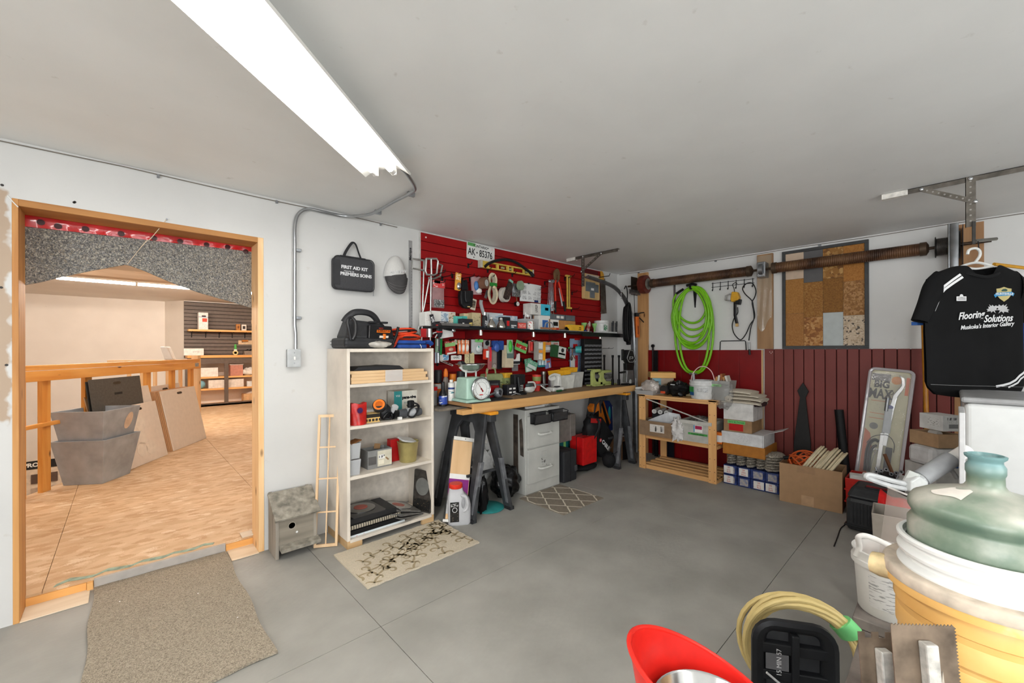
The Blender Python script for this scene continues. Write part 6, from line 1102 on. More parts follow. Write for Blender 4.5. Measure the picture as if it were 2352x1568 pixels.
# ================================================================ UNDER THE BENCH
a=fl(1206,1138); FX0,FX1,FYF,FYB=2.757,3.254,2.75,3.19; FH=wa(1206,943,YA-FYF).z
GRC=C(186,186,180,.45,va=.08,sc=5); t=T('filing_cabinet','pale grey two drawer steel filing cabinet under the workbench','filing cabinet',(FX0,FYF,0)); W2=FX1-FX0
ob('carcass',M().box(0,W2,.004,FYB-FYF,0,FH),GRC,t,None,.004)
for z0,z1 in ((.10,FH*.53),(FH*.545,FH-.06)):
    d=ob('drawer_front',M().box(.02,W2-.02,-.012,.003,z0,z1),GRC,t,None,.003); zc=z0+(z1-z0)*.42
    ob('handle',M().tube(curve([(W2*.5-.085,-.013,zc-.004),(W2*.5-.07,-.045,zc-.006),(W2*.5+.07,-.045,zc-.006),(W2*.5+.085,-.013,zc-.004)],4),.011,8),C(206,206,200,.4),d,40)
ob('label_holder',M().tube([(W2*.40,-.014,FH*.40),(W2*.56,-.014,FH*.40),(W2*.56,-.014,FH*.48),(W2*.40,-.014,FH*.48)],.003,6,True),GRC,t)
rnd.seed(11)
for k in range(12):
    cx_,cz_=W2*.5+rnd.uniform(-.04,.05),FH*.36+rnd.uniform(-.05,.03); ob('rust_chip',M().cyl((cx_,-.0128,cz_),(cx_,-.012,cz_),.003+.004*rnd.random(),n=7),C(60,52,46,.8),t)
pl=[(.06,.02),(.18,.02),(.18,FH-.04),(.06,FH-.04)]; ob('worn_strip',M().prism([(.10,.02),(.16,.02),(.165,.35),(.165,FH-.05),(.10,FH-.05)],-.002,0,'x'),C(74,64,56,.7,va=.4,sc=12),t); ob('worn_strip',M().prism([(.025,.36),(.07,.37),(.085,FH-.10),(.05,FH-.08),(.03,FH-.2)],-.002,0,'x'),C(84,76,68,.7,va=.4,sc=12),t)
t=T('mesh_basket','black wire mesh magnetic basket on the filing cabinet front','basket',(FX0+.05,FYF-.013,FH-.13)); 
for x0 in (0,.26): 
    w_=.22; ob('frame',M().tube([(x0,0,.10),(x0+w_,0,.10),(x0+w_,-.07,.09),(x0+w_,-.06,0),(x0,-.06,0),(x0,-.07,.09)],.005,6,True),BLK,t); ob('mesh_front',M().box(x0,x0+w_,-.066,-.064,.0,.08),C(80,80,82,.4,.5,al=.75),t); ob('mesh_back',M().box(x0,x0+w_,-.003,-.001,.0,.10),C(90,90,92,.4,.5,al=.85),t); ob('mesh_floor',M().box(x0,x0+w_,-.066,0,0,.004),BLK,t)
ob('mesh_side',M().ell((.25,-.04,.045),.012,.035,.05,12,8),BLK,t,50); ob('contents',M().box(.28,.46,-.055,-.02,.01,.04),C(150,150,148,.5),t)
t=T('slide_tray','white plastic rail and bubble wrap on the filing cabinet top','packaging',(FX0+.14,FYF+.06,FH+.001)); ob('rail',M().box(-.06,.2,0,.03,0,.02),WHT,t,None,.004); ob('bubble_wrap',M().ell((.24,.03,.016),.08,.05,.016,18,8,.5,4,9),C(206,204,198,.2),t,50)
# cases to the right of the cabinet
def case(name,label,x0,x1,y0,y1,z0,z1,mat,rz=0,parts=(),bev=.012):
    t=T(name,label,'case',((x0+x1)/2,y0,z0),rz); w_=x1-x0; h=z1-z0; d=y1-y0; ob('shell',M().box(-w_/2,w_/2,0,d,0,h),mat,t,None,bev); ob('seam',M().box(-w_*.02,w_*.02,-.002,d+.002,.004,h+.002) if w_<d else M().box(-w_/2-.001,w_/2+.001,d*.48,d*.52,.003,h+.002),C(30,30,32,.5),t)
    for nm_,a,b,c,d_,mt in parts: rect(t,nm_,-w_/2+w_*a,-w_/2+w_*b,h*c,h*d_,0,mt)
    return t
p=fl(1309,1113); x=p.x
def cx_(px,o): return wa(px,1000,o).x
o1=YA-2.74
t=case('tool_case','black ribbed tool case standing against the filing cabinet',3.285,3.50,2.72,3.02,0,wa(1305,1036,YA-2.72).z,C(44,45,48,.5,va=.15),bev=.016); ob('latch',M().box(.06,.1,-.012,0,.10,.16),C(70,70,72,.4),t,None,.003); ob('rim',M().tube([(p[0]*1.0,.16,p[1]+.14) for p in rbox(.22,.27,0,.03)],.008,6,True),C(34,34,36,.5),t,40)
zt2=wa(1320,1010,YA-2.95).z
case('tool_case','teal tool case with lime tag behind the black case',3.48,3.82,3.03,3.17,0,zt2,C(24,110,112,.5),parts=[('lime_tag',.5,.62,.72,.95,C(150,210,120,.5))])
case('tool_case','worn grey hard case laid on the teal case',3.49,3.78,2.95,3.14,zt2+.002,zt2+.30,C(126,120,114,.5,va=.12),parts=[('edge_strip',.62,.66,0,1,C(150,144,138,.4))])
zr=.085
t=case('tool_case','bright red metal tool case resting on a black bag',3.70,3.96,2.79,2.98,zr+.002,wa(1350,1003,YA-2.80).z,C(196,22,24,.4,va=.15),0,bev=.008); ob('top_clip',M().tube([(.02,.05,wa(1350,1003,YA-2.80).z-zr),(.05,.05,wa(1350,1003,YA-2.80).z-zr+.025),(.08,.05,wa(1350,1003,YA-2.80).z-zr)],.004,6),C(170,150,120,.3,.7),t,40)
one('black_bag','flat black bag under the red tool case','bag',M().ell((0,0,.043),.20,.13,.043,20,10,.12,3),C(14,14,16,.7),(3.83,2.90,0),sm=50)
# porter cable bag: big soft bag rotated
c0=Vector((4.0,2.98,.40)); t=T('tool_bag','black fabric tool bag with white brand lettering leaning under the workbench','bag',(4.17,2.84,.03)); BKB=C(22,22,24,.85,va=.2,sc=40)
ob('bag_body',M().prism([(p[0],p[1]) for p in rbox(.40,.34,0,.04)],0,.16,'y').xf(Matrix.Translation((-.02,0,.30))@Matrix.Rotation(.80,4,'Y')),BKB,t,None,.02); 
text('TER',t,(-.135,-.002,.335),.058,LT,rot=(pi/2,.72,0),bold=.002); text('CABLE',t,(.035,-.002,.20),.062,LT,rot=(pi/2,.72,0),bold=.003); ob('red_dot',M().cyl((-.068,-.004,.275),(-.068,0,.275),.022,n=16),C(200,40,44,.5),t); 
for q in (0,pi/2): ob('white_cross',M().box(-.014,.014,-.006,-.004,-.003,.003).xf(Matrix.Translation((-.068,0,.275))@Matrix.Rotation(q+.72,4,'Y')),LT,t)
ob('side_pouch',M().ell((-.2,.03,.42),.13,.09,.17,18,12,.25,6),C(16,16,18,.6),t,50); ob('hose_loop',M().tube(curve([(-.28,-.03,.30),(-.2,-.06,.42),(-.17,-.05,.52),(-.25,-.02,.55),(-.33,0,.6)],5),.014,8),C(30,30,32,.3),t,40); ob('red_strap',M().box(-.3,-.12,-.045,-.03,.50,.55,rot=(0,.15,0)),C(170,30,30,.5),t); ob('zip',M().tube([(.04,-.004,.07),(.14,-.004,.16)],.006,6),C(90,90,92,.4),t)
t=T('round_bag','round black bag on the floor below the lettered tool bag','bag',(4.13,2.74,0)); ob('body',M().ell((0,0,.09),.09,.08,.09,18,12,.15,8),C(18,18,20,.8),t,50); ob('strap',M().tube(curve([(-.05,-.07,.16),(.02,-.09,.19),(.07,-.06,.17)],4),(.004,.010),6),C(40,40,42,.7),t,40)
OG=C(214,118,30,.7)
t=T('drill_bag','orange and black drill bag propped behind the lettered tool bag','bag',(4.33,3.05,.36)); 
ob('panel',M().prism([(-.14,.30),(.03,.42),(.20,.02),(.16,-.02),(.07,.11),(.0,.11),(-.07,.16),(-.05,.23),(-.11,.24)],-.02,.05,'y'),OG,t,None,.006); ob('black_side',M().prism([(.03,.43),(.07,.43),(.26,.04),(.20,.0)],-.018,.06,'y'),BLK,t,None,.006); ob('orange_side',M().prism([(.07,.42),(.12,.40),(.30,.06),(.26,.03)],-.01,.06,'y'),C(196,104,26,.7),t,None,.006); ob('front_flap',M().prism([(-.1,.22),(0,.25),(.0,.18),(-.06,.16)],-.03,-.021,'y'),BLK,t); ob('orange_tab',M().box(-.09,-.03,-.03,-.021,.06,.09,rot=(0,.4,0)),OG,t,None,.008); ob('body',M().box(-.14,.22,-.0,.08,-.30,.1),BLK,t,None,.02)
t=T('blue_bag','dark blue bag with teal oval behind the corner sawhorse','bag',(4.63,3.10,.30)); ob('body',M().prism([(-.10,.45),(.08,.45),(.10,0),(-.02,0)],-.03,.05,'y'),C(24,46,104,.6),t,None,.015); ob('teal_oval',M().ell((.01,-.032,.24),.03,.008,.09,14,8),C(30,140,150,.5),t,50)
t=T('carton','dark fronted cardboard carton on the floor in the corner','box',(4.62,2.80,0),-.2); ob('body',M().box(-.10,.09,-.02,.2,0,.24),C(128,92,62,.7),t,None,.003); ob('dark_front',M().box(-.103,.0,-.023,-.0205,.0,.23),C(20,18,18,.7),t)
# ---- left of the cabinet: plywood offcut, jug, bags, disc
P0=Vector((1.83,2.72,.03)); t=T('plywood_offcut','plywood drawer board with white strips leaning between bookcase and sawhorse','board',P0,rot=(-.40,.20,-.42)); PLB=wood((200,160,112),(222,186,140),'z',5,.6,8,1)
ob('panel',M().box(0,.17,0,.016,.01,.66),PLB,t,None,.001); ob('top_strip',M().box(-.0,.30,-.02,.0,.645,.675),C(222,220,214,.5),t,None,.002); ob('bottom_strip',M().box(-.02,.26,-.012,.0,0,.02),C(222,220,214,.5),t,None,.002); rect(t,'white_band',-.001,.171,.33,.37,0,WHT); rect(t,'purple_panel',-.001,.165,.21,.33,0,C(140,30,130,.45)); rect(t,'plastic_sheet',-.001,.15,.06,.2,-.001,clear(al=.5)); ob('dark_side',M().box(-.012,0,.0,.016,.01,.66),C(50,48,46,.6),t)
for x in (.1,.2): ob('screw',M().cyl((x,-.021,.66),(x,-.019,.66),.004,n=8),INK,t)
t=T('plastic_jug','grey plastic jug with red lid and black label on the floor','jug',(1.945,2.69,0),-.55); JG=C(186,186,188,.4,va=.03)
prof=rbox(.180,.115,0,.03,4)
def jl(z,k,dx=0): return [(p[0]*k+dx,p[1]*k,z) for p in prof]
rings=[jl(0,.92),jl(.012,1),jl(.15,1),jl(.19,.95,-.004),jl(.225,.8,-.016),jl(.245,.66,-.024),jl(.27,.6,-.026),jl(.285,.58,-.026)]
m=M(); n=len(prof); vs=[v for r in rings for v in r]; fs=[(i*n+k,i*n+(k+1)%n,(i+1)*n+(k+1)%n,(i+1)*n+k) for i in range(len(rings)-1) for k in range(n)]+[tuple(range(n-1,-1,-1)),tuple((len(rings)-1)*n+k for k in range(n))]
m.add(vs,fs); ob('body',m,JG,t,50); ob('lid',M().lathe([(.0,.283),(.052,.283),(.054,.287),(.054,.312),(.05,.316),(0,.316)],28,(-.026,0,0)),C(216,50,34,.45),t,40)
ob('handle',M().tube(curve([(.012,-.058,.235),(.045,-.062,.225),(.062,-.064,.18),(.055,-.064,.13),(.03,-.06,.11)],5),.012,8),JG,t,40); ob('handle_recess',M().ell((.028,-.056,.17),.016,.006,.04,12,8),C(150,150,152,.5),t,50)
rect(t,'black_label',-.074,-.005,.03,.185,-.0575,C(28,27,26,.5)); rect(t,'label_print',-.07,-.01,.035,.10,-.059,pm((28,27,26),(190,160,130),50,.35)); rect(t,'label_title',-.07,-.01,.15,.175,-.059,pm((28,27,26),(226,226,224),70,.45)); ob('label_circle',M().tube([(-.038+.018*math.cos(q),-.0595,.125+.018*math.sin(q)) for q in [2*pi*i/20 for i in range(20)]],.0022,5,True),LT,t)
p=fl(1121,1166); t=T('teal_disc','teal round plastic disc on the floor under the sawhorse','disc',(p.x,p.y,0)); ob('disc',M().lathe([(0,0),(.135,0),(.14,.004),(.14,.012),(.13,.018),(0,.02)],36),C(46,134,132,.4),t,40)
GBG=C(16,16,18,.25,va=.2)
p=fl(1165,1140); one('garbage_bag','large black plastic rubbish bag against the filing cabinet','bag',M().ell((0,0,.15),.14,.12,.15,28,18,.28,3,3.0),GBG,(2.60,2.86,0),sm=70)
one('garbage_bag','black plastic rubbish bag hanging inside the sawhorse','bag',M().ell((0,0,.16),.09,.09,.17,26,18,.3,9,3.2),GBG,(2.17,2.95,.10),sm=70).location.z=.02
one('garbage_bag','black plastic bag edge draped over the teal disc','bag',M().ell((0,0,.15),.05,.06,.16,22,16,.35,12,3.5),GBG,(2.20,2.72,.005),sm=70)
one('white_bag','crumpled white plastic bag behind the black rubbish bag','bag',M().ell((0,0,.28),.13,.08,.14,24,16,.5,5,4),C(206,206,204,.4),(2.50,3.08,.0),sm=70)
# ================================================================ RIGHT WALL (hose wall). local x runs to the right (-Y), local -y faces the room (-X)
RB=-pi/2
def TB(name,label,cat,px,py,o,group=None,z=None):
    p=wb(px,py,o)
    if z is not None: p.z=z
    return T(name,label,cat,p,RB,group)
def cartB(name,label,cat,px0,px1,pt,z,o,dep,mat,bev=.002,group=None,tray=0,yaw=0):
    a=wb(px0,pt,o); b=wb(px1,pt,o); w_=a.y-b.y; h=a.z-z
    t=T(name,label,cat,(XB-o,(a.y+b.y)/2,z),RB+yaw,group)
    if tray: ob('body',M().tray(w_,dep,w_,dep,h,tray,0,dep/2),mat,t)
    else: ob('body',M().box(-w_/2,w_/2,0,dep,0,h),mat,t,None,bev)
    return t,w_,h
# posts
PO=wood((176,126,76),(206,158,104),'z',5,.6,12,1)
struct('trim_13',M().box(XB-.036,XB,2.757,2.90,0,2.40),PO); struct('trim_14',M().box(XB-.036,XB,1.305,1.455,1.378,2.405),wood((142,104,66),(168,128,86),'z',5,.45,8)); struct('trim_15',M().box(XB-.036,XB,-.185,-.02,0,2.405),wood((150,106,66),(176,132,88),'z',5,.6,12,1))
t=T('plastic_wrap','torn clear plastic wrapped over the top of the middle wall post','plastic',(XB-.037,1.38,2.2),RB); ob('film',M().grid(lambda u,v:(-.07+.14*u,-.004-.012*abs(math.sin(u*7+v*3)),-.75*v*(1+.1*math.sin(u*5))+.19),8,14,.0006,(0,-1,0)),clear((220,205,180),.22,.1),t,60)
# dark red wainscot
WR=C(126,10,14,.40,va=.14,sc=3); WR2=C(124,58,52,.50,va=.08,sc=3)
t=T('wainscot','dark red board wainscot behind the green hose','wainscot',(XB-.001,2.755,0),RB); L=2.755-1.418; nb=6
for k in range(nb): ob('board',M().box(k*L/nb+.001,(k+1)*L/nb-.001,-.022,0,.005,1.366),WR,t,None,.0015)
ob('edge_batten',M().box(L,L+.014,-.024,0,.005,1.366),wood((200,160,110),(220,184,134),'z',6,.6,10),t)
Yb=[1.392,1.299,1.211,1.121,1.034,.946,.857,.767,.684,.596,.505,.42,.332,.244,.165,.085,.0,-.052]
t=T('wainscot','dull red tongue and groove wainscot below the cork board','wainscot',(XB-.001,1.392,0),RB)
for a,b in zip(Yb,Yb[1:]): ob('board',M().box(1.392-a+.003,1.392-b-.003,-.022,-.004,.005,1.376),WR2,t,None,.004)
ob('backing',M().box(0,1.44,-.004,0,.005,1.372),C(60,22,20,.7),t)
for k in range(3): one('paint_chip','pale chip on the top corner of the dull red wainscot','chip',M().cyl((0,0,0),(0,-.001,0),.005,n=6),C(206,190,180,.6),wb(1768+3*k,808+3*(k%2),.0235),RB,group='chips on the wainscot')
# torsion spring assembly
SX,SZ_=XB-.15,2.222
t=T('torsion_spring_shaft','rusty torsion spring shaft with cable drums under the ceiling','garage door spring',(SX,1.4,SZ_),RB)
RU=C(92,60,38,.55,.3,.35,14,.2)
def m_coil():
    m,nt,b=nm('rusty_coil'); wv=nd(nt,'ShaderNodeTexWave'); wv.inputs['Scale'].default_value=22; wv.bands_direction='X'; nt.links.new(obc(nt),wv.inputs['Vector']); no=nd(nt,'ShaderNodeTexNoise'); no.inputs['Scale'].default_value=5; nt.links.new(obc(nt),no.inputs['Vector'])
    nt.links.new(ramp(nt,no.outputs[0],((.35,lin((58,38,26))),(.5,lin((96,64,42))),(.7,lin((120,86,56))))),b.inputs['Base Color']); b.inputs['Roughness'].default_value=.5; b.inputs['Metallic'].default_value=.3; bump(nt,b,wv.outputs[0],.5,.01); return m
COIL=m_coil()
xl=lambda y:1.4-y
ob('shaft',M().cyl((xl(2.98),0,0),(xl(-.22),0,0),.0127,n=12),C(70,56,46,.4,.6),t,40)
for y0,y1 in ((2.62,1.50),(1.26,.16)):
    s=ob('spring',M().cyl((xl(y0),0,0),(xl(y1),0,0),.052,n=20),COIL,t,40)
    for y in (y0,y1): ob('winding_cone',M().lathe([(.02,-.02),(.058,-.02),(.058,.02),(.03,.035),(.02,.035)],16,(xl(y)+(.0 if y==y0 else 0),0,0),axis='x'),C(80,64,50,.5,.4),s,40)
ob('cable_drum',M().lathe([(.02,-.05),(.07,-.05),(.115,-.02),(.12,.02),(.118,.06),(.06,.066),(.02,.066)],24,(xl(2.76),0,0),axis='x'),C(110,48,36,.5,.2,.2),t,40); ob('drum_face',M().lathe([(.018,.0),(.07,.0),(.074,.008),(.06,.02),(.018,.024)],24,(xl(2.69),0,0),axis='x'),C(128,122,112,.4,.5),t,40)
ob('center_bracket',M().box(xl(1.42),xl(1.34),-.02,.112,-.08,.08),STEEL,t,None,.006); ob('bracket_strap',M().lathe([(.053,-.02),(.06,-.02),(.06,.02),(.053,.02),(.053,-.02)],20,(xl(1.38),0,0),axis='x'),STEEL,t,40)
for y in (1.40,1.35): ob('bolt',M().cyl((xl(y),-.022,-.06),(xl(y),-.034,-.06),.012,n=8),CHR,t,40)
ob('cable_drum',M().lathe([(.02,-.045),(.085,-.045),(.088,-.04),(.07,-.036),(.07,.03),(.088,.05),(.10,.075),(.115,.10),(.02,.10)],24,(xl(.045),0,0),axis='x'),C(42,40,38,.45,.3,.2),t,40)
for k in range(8): ob('drum_groove',M().tube([(xl(.045)-.03+.007*k,.0712*math.cos(q),.0712*math.sin(q)) for q in [2*pi*i/20 for i in range(20)]],.0022,5,True),C(90,84,78,.4,.5),t)
ob('bearing_plate',M().box(xl(-.07),xl(-.066),-.05,.145,-.42,.15),C(38,38,40,.5,.4),t); ob('bearing_plate',M().box(xl(2.90),xl(2.904),-.05,.145,-.12,.12),C(60,54,48,.5,.4),t)
# left track, ceiling bracket
def angle_iron(label,y0,y1,X,hy,hz,dy,wend):
    t=T('ceiling_bracket',label,'bracket',(X,hy,ZC-.001)); IR=C(104,98,90,.45,.6,.25,20)
    ob('ceiling_angle',M().box(-.02,.02,y0-hy,y1-hy,-.003,0),IR,t); ob('ceiling_angle_web',M().box(-.02,-.017,y0-hy,y1-hy,-.032,0),IR,t)
    ob('painted_end',M().box(-.0215,.0215,*(sorted((wend-hy,wend-hy-.13*(1 if wend>hy else -1)))),-.034,-.0005),C(220,216,208,.5,va=.15,sc=40),t)
    ob('hanger_strap',M().box(-.0235,-.0205,-.022,.022,hz-ZC,-.0),IR,t); ob('hanger_flange',M().box(-.0235,.0,.019,.022,hz-ZC,-.0),IR,t)
    A=Vector((-.027,dy-hy,-.02)); B=Vector((-.027,-.02 if dy>hy else .02,(hz-ZC)*.52)); ob('diagonal_strap',M().tube([A,B],(.003,.02),4,flat=(1,0,0)),IR,t)
    L=ZC-hz; nh=int(L/.035)
    for k in range(nh): ob('strap_hole',M().cyl((-.0245,0,-.03-k*.035),(-.0235,0,-.03-k*.035),.005,n=8),C(150,146,140,.6),t)
    for k in range(1,9): p=A+(B-A)*k/9; ob('strap_hole',M().cyl((p.x-.0045,p.y,p.z),(p.x-.0035,p.y,p.z),.005,n=8),C(150,146,140,.6),t)
    for p in (Vector((-.024,0,-.015)),B,A): ob('bolt_head',M().ell((p.x-.005,p.y,p.z),.005,.011,.011,10,6),CHR,t,50)
    return t
angle_iron('punched steel angle bracket on the ceiling holding the curved track',2.395,3.085,3.80,2.845,2.09,2.60,3.085)
angle_iron('punched steel angle bracket on the ceiling over the black jersey',-.95,.325,3.83,-.085,2.13,.13,.325)
TRK=metal(140,142,144,.4,.15)
t=T('door_track','curved galvanised garage door track with black cable at the room corner','garage door track',(4.9,2.86,0)); o0=Vector((4.9,2.86,0))
pts=[wa(x,y,.38) for x,y in ((1348,636),(1370,643),(1395,652),(1415,663),(1432,682),(1443,705),(1450,735))]; pts=[Vector((p.x,2.86,p.z)) for p in pts]; xe=pts[-1].x
pts+=[Vector((xe+.04,2.86,1.45)),Vector((xe+.07,2.86,1.0)),Vector((xe+.085,2.86,.5)),Vector((xe+.09,2.86,.02))]; cp=curve(pts,5)
for dz,r in ((0,(.004,.028)),): ob('track_web',M().tube([p-o0+Vector((0,.02,0)) for p in cp],(.026,.003),4,flat=(0,1,0) if 0 else None),TRK,t)
ob('track_rail',M().tube([p-o0 for p in cp],(.014,.034),8,flat=(1,0,0)),TRK,t,40); ob('track_lip',M().tube([p-o0+Vector((.02,0,.02)) for p in cp],.006,6),metal(120,122,124,.4),t,40)
ob('flag_bracket',M().box(xe-4.9-.05,XB-4.9-.04,-.004,.004,2.10,2.16),GALV,t); ob('lift_cable',M().tube([(xe-4.9+.02,-.03,2.1),(xe-4.9+.04,-.035,1.6),(xe-4.9+.06,-.03,1.0)],.004,6),INK,t,40)
# black coil, chain, orange handle
b0=wa(1440,693,.41); t=T('cable_coil','long black cable coil hanging from the curved track','cable',b0); hz=(b0-wa(1440,790,.41)).z
for k in range(6): ob('cable_loop',M().tube([(.055*math.sin(q)*(1-.07*k)+.008*math.sin(k*2),.012*(k-2.5),-hz*(.50+.02*(k%2))+hz*.47*(1-.03*k)*math.cos(q)) for q in [2*pi*i/28 for i in range(28)]],.011,7,True),C(14,14,15,.5),t,40)
ob('hang_loop',M().tube(curve([(.0,0,-.02),(.01,0,.12),(-.02,0,.2),(-.06,0,.16)],5),.007,6),BLK,t,40); ob('end_tip',M().box(-.0,.05,-.03,.02,-hz-.01,-hz+.06),C(16,16,17,.5),t,None,.012)
b0=wa(1427,668,.42); t=T('steel_chain','short steel chain hanging from the curved track','chain',b0); 
for k in range(5): ob('link',M().tube([(.008*math.cos(q)*(1 if k%2 else .3),.008*math.cos(q)*(.3 if k%2 else 1),-.02*k+.013*math.sin(q)) for q in [2*pi*i/12 for i in range(12)]],.0025,5,True),CHR,t,40)
b0=wa(1462,727,.415); t=T('orange_sleeve','orange slotted handle sleeve strapped to the curved track','handle',b0); hz=(b0-wa(1467,775,.415)).z
ob('sleeve',M().prism(rbox(.065,.045,0,.012),-hz,0,'z').xf(Matrix.Rotation(-.06,4,'Y')),C(214,104,28,.5),t,None,.004); ob('slot',M().box(-.006,.006,-.0245,-.0225,-hz*.85,-hz*.45),INK,t); ob('strap',M().tube(curve([(.0,0,.02),(.06,-.02,.05),(.14,-.03,.06)],4),.008,6),BLK,t,40); ob('strap',M().tube(curve([(.0,0,.01),(.05,-.02,-.02),(.13,-.03,-.07)],4),.007,6),BLK,t,40); ob('black_collar',M().box(-.03,.03,-.024,.024,0,.05),BLK,t,None,.008)
# hose
t=TB('garden_hose','bright lime green garden hose coiled on a wall hook','hose',1597,660,.0); c0=t.location.copy(); LG=C(126,196,34,.42,va=.06)
def zl(py): return wb(1597,py,.07).z-c0.z
xc=(c0.y-(wb(1550,720,.07).y+wb(1640,720,.07).y)/2)
loops=[(741,.80,0),(757,.9,.01),(773,.92,-.005),(787,.95,.01),(794,1,0),(798,.97,-.012),(790,.93,-.02),(800,1.0,.012)]
hw=(wb(1552,720,.07).y-wb(1638,720,.07).y)/2
ztop=zl(659)
for k,(pb,kw,dx) in enumerate(loops):
    zb=zl(pb); pts=[]
    for i in range(32):
        q=2*pi*i/32; s=math.sin(q); c_=math.cos(q); zz=(ztop+zb)/2+(ztop-zb)/2*c_ -.004*k*(c_>0); pts.append((xc*0+dx+hw*kw*s*(1.0-.14*max(0,c_)**2)+.02*(k%3-1)*abs(s),-.05-.018*(k%4)-.012*abs(s),zz))
    ob('hose_loop',M().tube(curve(pts,2,True),.0135,8,True),LG,t,40)
for k,(kw,dx) in enumerate(((1.02,0.015),(.80,.025))):
    zb=zl(857-3*k); pts=[]
    for i in range(36):
        q=2*pi*i/36; s=math.sin(q); c_=math.cos(q); pts.append((dx+hw*kw*(abs(s)**.8)*(1 if s>0 else -1),-.09-.015*k,(ztop+zb)/2+(ztop-zb)/2*c_))
    ob('hose_loop',M().tube(curve(pts,2,True),.0135,8,True),LG,t,40)
ob('black_ferrule',M().tube(curve([(-.05,-.13,ztop+.02),(.02,-.13,ztop+.03),(.07,-.13,ztop+.015)],4),.016,8),BLK,t,40); ob('black_ferrule',M().tube([(-.19,-.10,ztop-.06),(-.10,-.11,ztop-.015)],.015,8),BLK,t,40); ob('loose_end',M().tube(curve([(-.19,-.1,ztop-.06),(-.235,-.09,ztop-.14),(-.235,-.09,ztop-.24),(-.22,-.08,ztop-.3)],4),.0125,8),LG,t,40); ob('brass_end',M().cyl((-.03,-.10,zl(857)-.005),(.06,-.10,zl(857)-.005),.016,n=10),CHR,t,40)
t=TB('hose_hook','black pointed wall hook carrying the green hose','hook',1597,665,.0); ob('arm',M().tube([(.0,0,.0),(0,-.14,.0),(0,-.15,.03)],.012,8),BLK,t,40); ob('spike',M().prism([(-.024,.0),(.024,.0),(.006,-.22),(-.006,-.22)],-.012,-.001,'y'),BLK,t,None,.003)
one('slotted_rail','narrow slotted steel rail on the wall behind the green hose','rail',M().box(-.012,.012,-.012,0,-.52,.0),STEEL,wb(1550,653,.0),RB)
# hook rack with lamp
a=wb(1635,648); b=wb(1733,640); L=a.y-b.y
t=T('hook_rack','black wire coat hook rack on the white wall','hook rack',(XB,a.y,2.155),RB)
for z in (.0,-.045): ob('rail',M().tube([(0,-.008,z),(L,-.008,z)],.003,6),BLK,t,40)
for k in range(6):
    x=.015+k*(L-.03)/5; ob('hook',M().tube([(x,-.008,.01),(x,-.008,-.075),(x,-.022,-.09),(x,-.034,-.075)],.004,6),BLK,t,40)
t=TB('work_lamp','yellow caged work lamp hanging from the hook rack','work lamp',1689,655,.06); c0=t.location.copy(); hz=(c0-wb(1689,750,.06)).z
YW=C(216,162,44,.45); ob('hang_hook',M().tube(curve([(.02,0,.015),(-.0,0,.03),(-.03,0,.01),(-.015,0,-.03),(-.008,0,-.08)],4),.004,6),BLK,t,40)
zc=-hz*.30
ob('lamp_body',M().prism([(-.03,.07),(.03,.06),(.05,.0),(.04,-.03),(-.03,-.05),(-.045,-.02)],-.035,.035,'y').xf(Matrix.Translation((0,0,zc))),YW,t,None,.01); ob('wire_cage',M().tube([(-.045,-.02,zc+.05),(-.10,-.02,zc+.03),(-.105,-.02,zc-.02),(-.04,-.02,zc-.03)],.003,6),CHR,t,40); ob('wire_cage',M().tube([(-.045,.02,zc+.05),(-.10,.02,zc+.03),(-.105,.02,zc-.02),(-.04,.02,zc-.03)],.003,6),CHR,t,40); ob('lens',M().ell((-.06,0,zc),.03,.025,.04,12,8),clear((230,230,230),.5),t,50)
ob('black_clamp',M().box(.005,.06,-.02,.02,zc-.08,zc-.02,rot=(0,.2,0)),BLK,t,None,.006); ob('strap',M().tube([(-.0,-.01,zc-.05),(.0,-.012,zc-.2),(.02,-.012,-hz+.03)],(.016,.006),8,flat=(1,0,0)),BLK,t,40); ob('brass_buckle',M().box(.005,.035,-.02,-.004,-hz,-hz+.035),C(206,170,110,.4),t,None,.003)
q=lambda px,py:(c0.y-wb(px,py,.06).y,-.004,wb(px,py,.06).z-c0.z)
def zz5(u,v): return 1440+u/5.227,560+v/5.227
cp=curve([q(*zz5(u,v)) for u,v in ((1330,760),(1330,830),(1290,890),(1265,980),(1290,1080),(1365,1150),(1430,1080),(1480,970),(1535,880),(1520,760),(1500,680),(1420,600),(1390,530),(1440,475),(1510,475),(1550,560),(1535,640),(1505,700),(1520,800),(1525,900),(1490,1000),(1465,1160))],5)
ob('cord',M().tube(cp,.0055,7),C(24,24,26,.5),t,40); e=q(*zz5(1465,1200)); ob('inline_connector',M().tube([(e[0],-.004,e[2]+.02),(e[0]+.005,-.004,e[2]-.06)],.012,8),C(176,178,178,.3),t,40); ob('plug',M().tube([(e[0]+.005,-.004,e[2]-.06),(e[0]+.01,-.004,e[2]-.12)],.011,8),BLK,t,40)
t=TB('wire_bail','black U shaped wire handle standing on the wainscot top','handle',1683,784,.012,z=1.366); ob('wire',M().tube([(-.14,0,0),(-.135,0,.095),(-.125,0,.105),(.125,0,.105),(.135,0,.095),(.14,0,0)],.005,6),BLK,t,40)
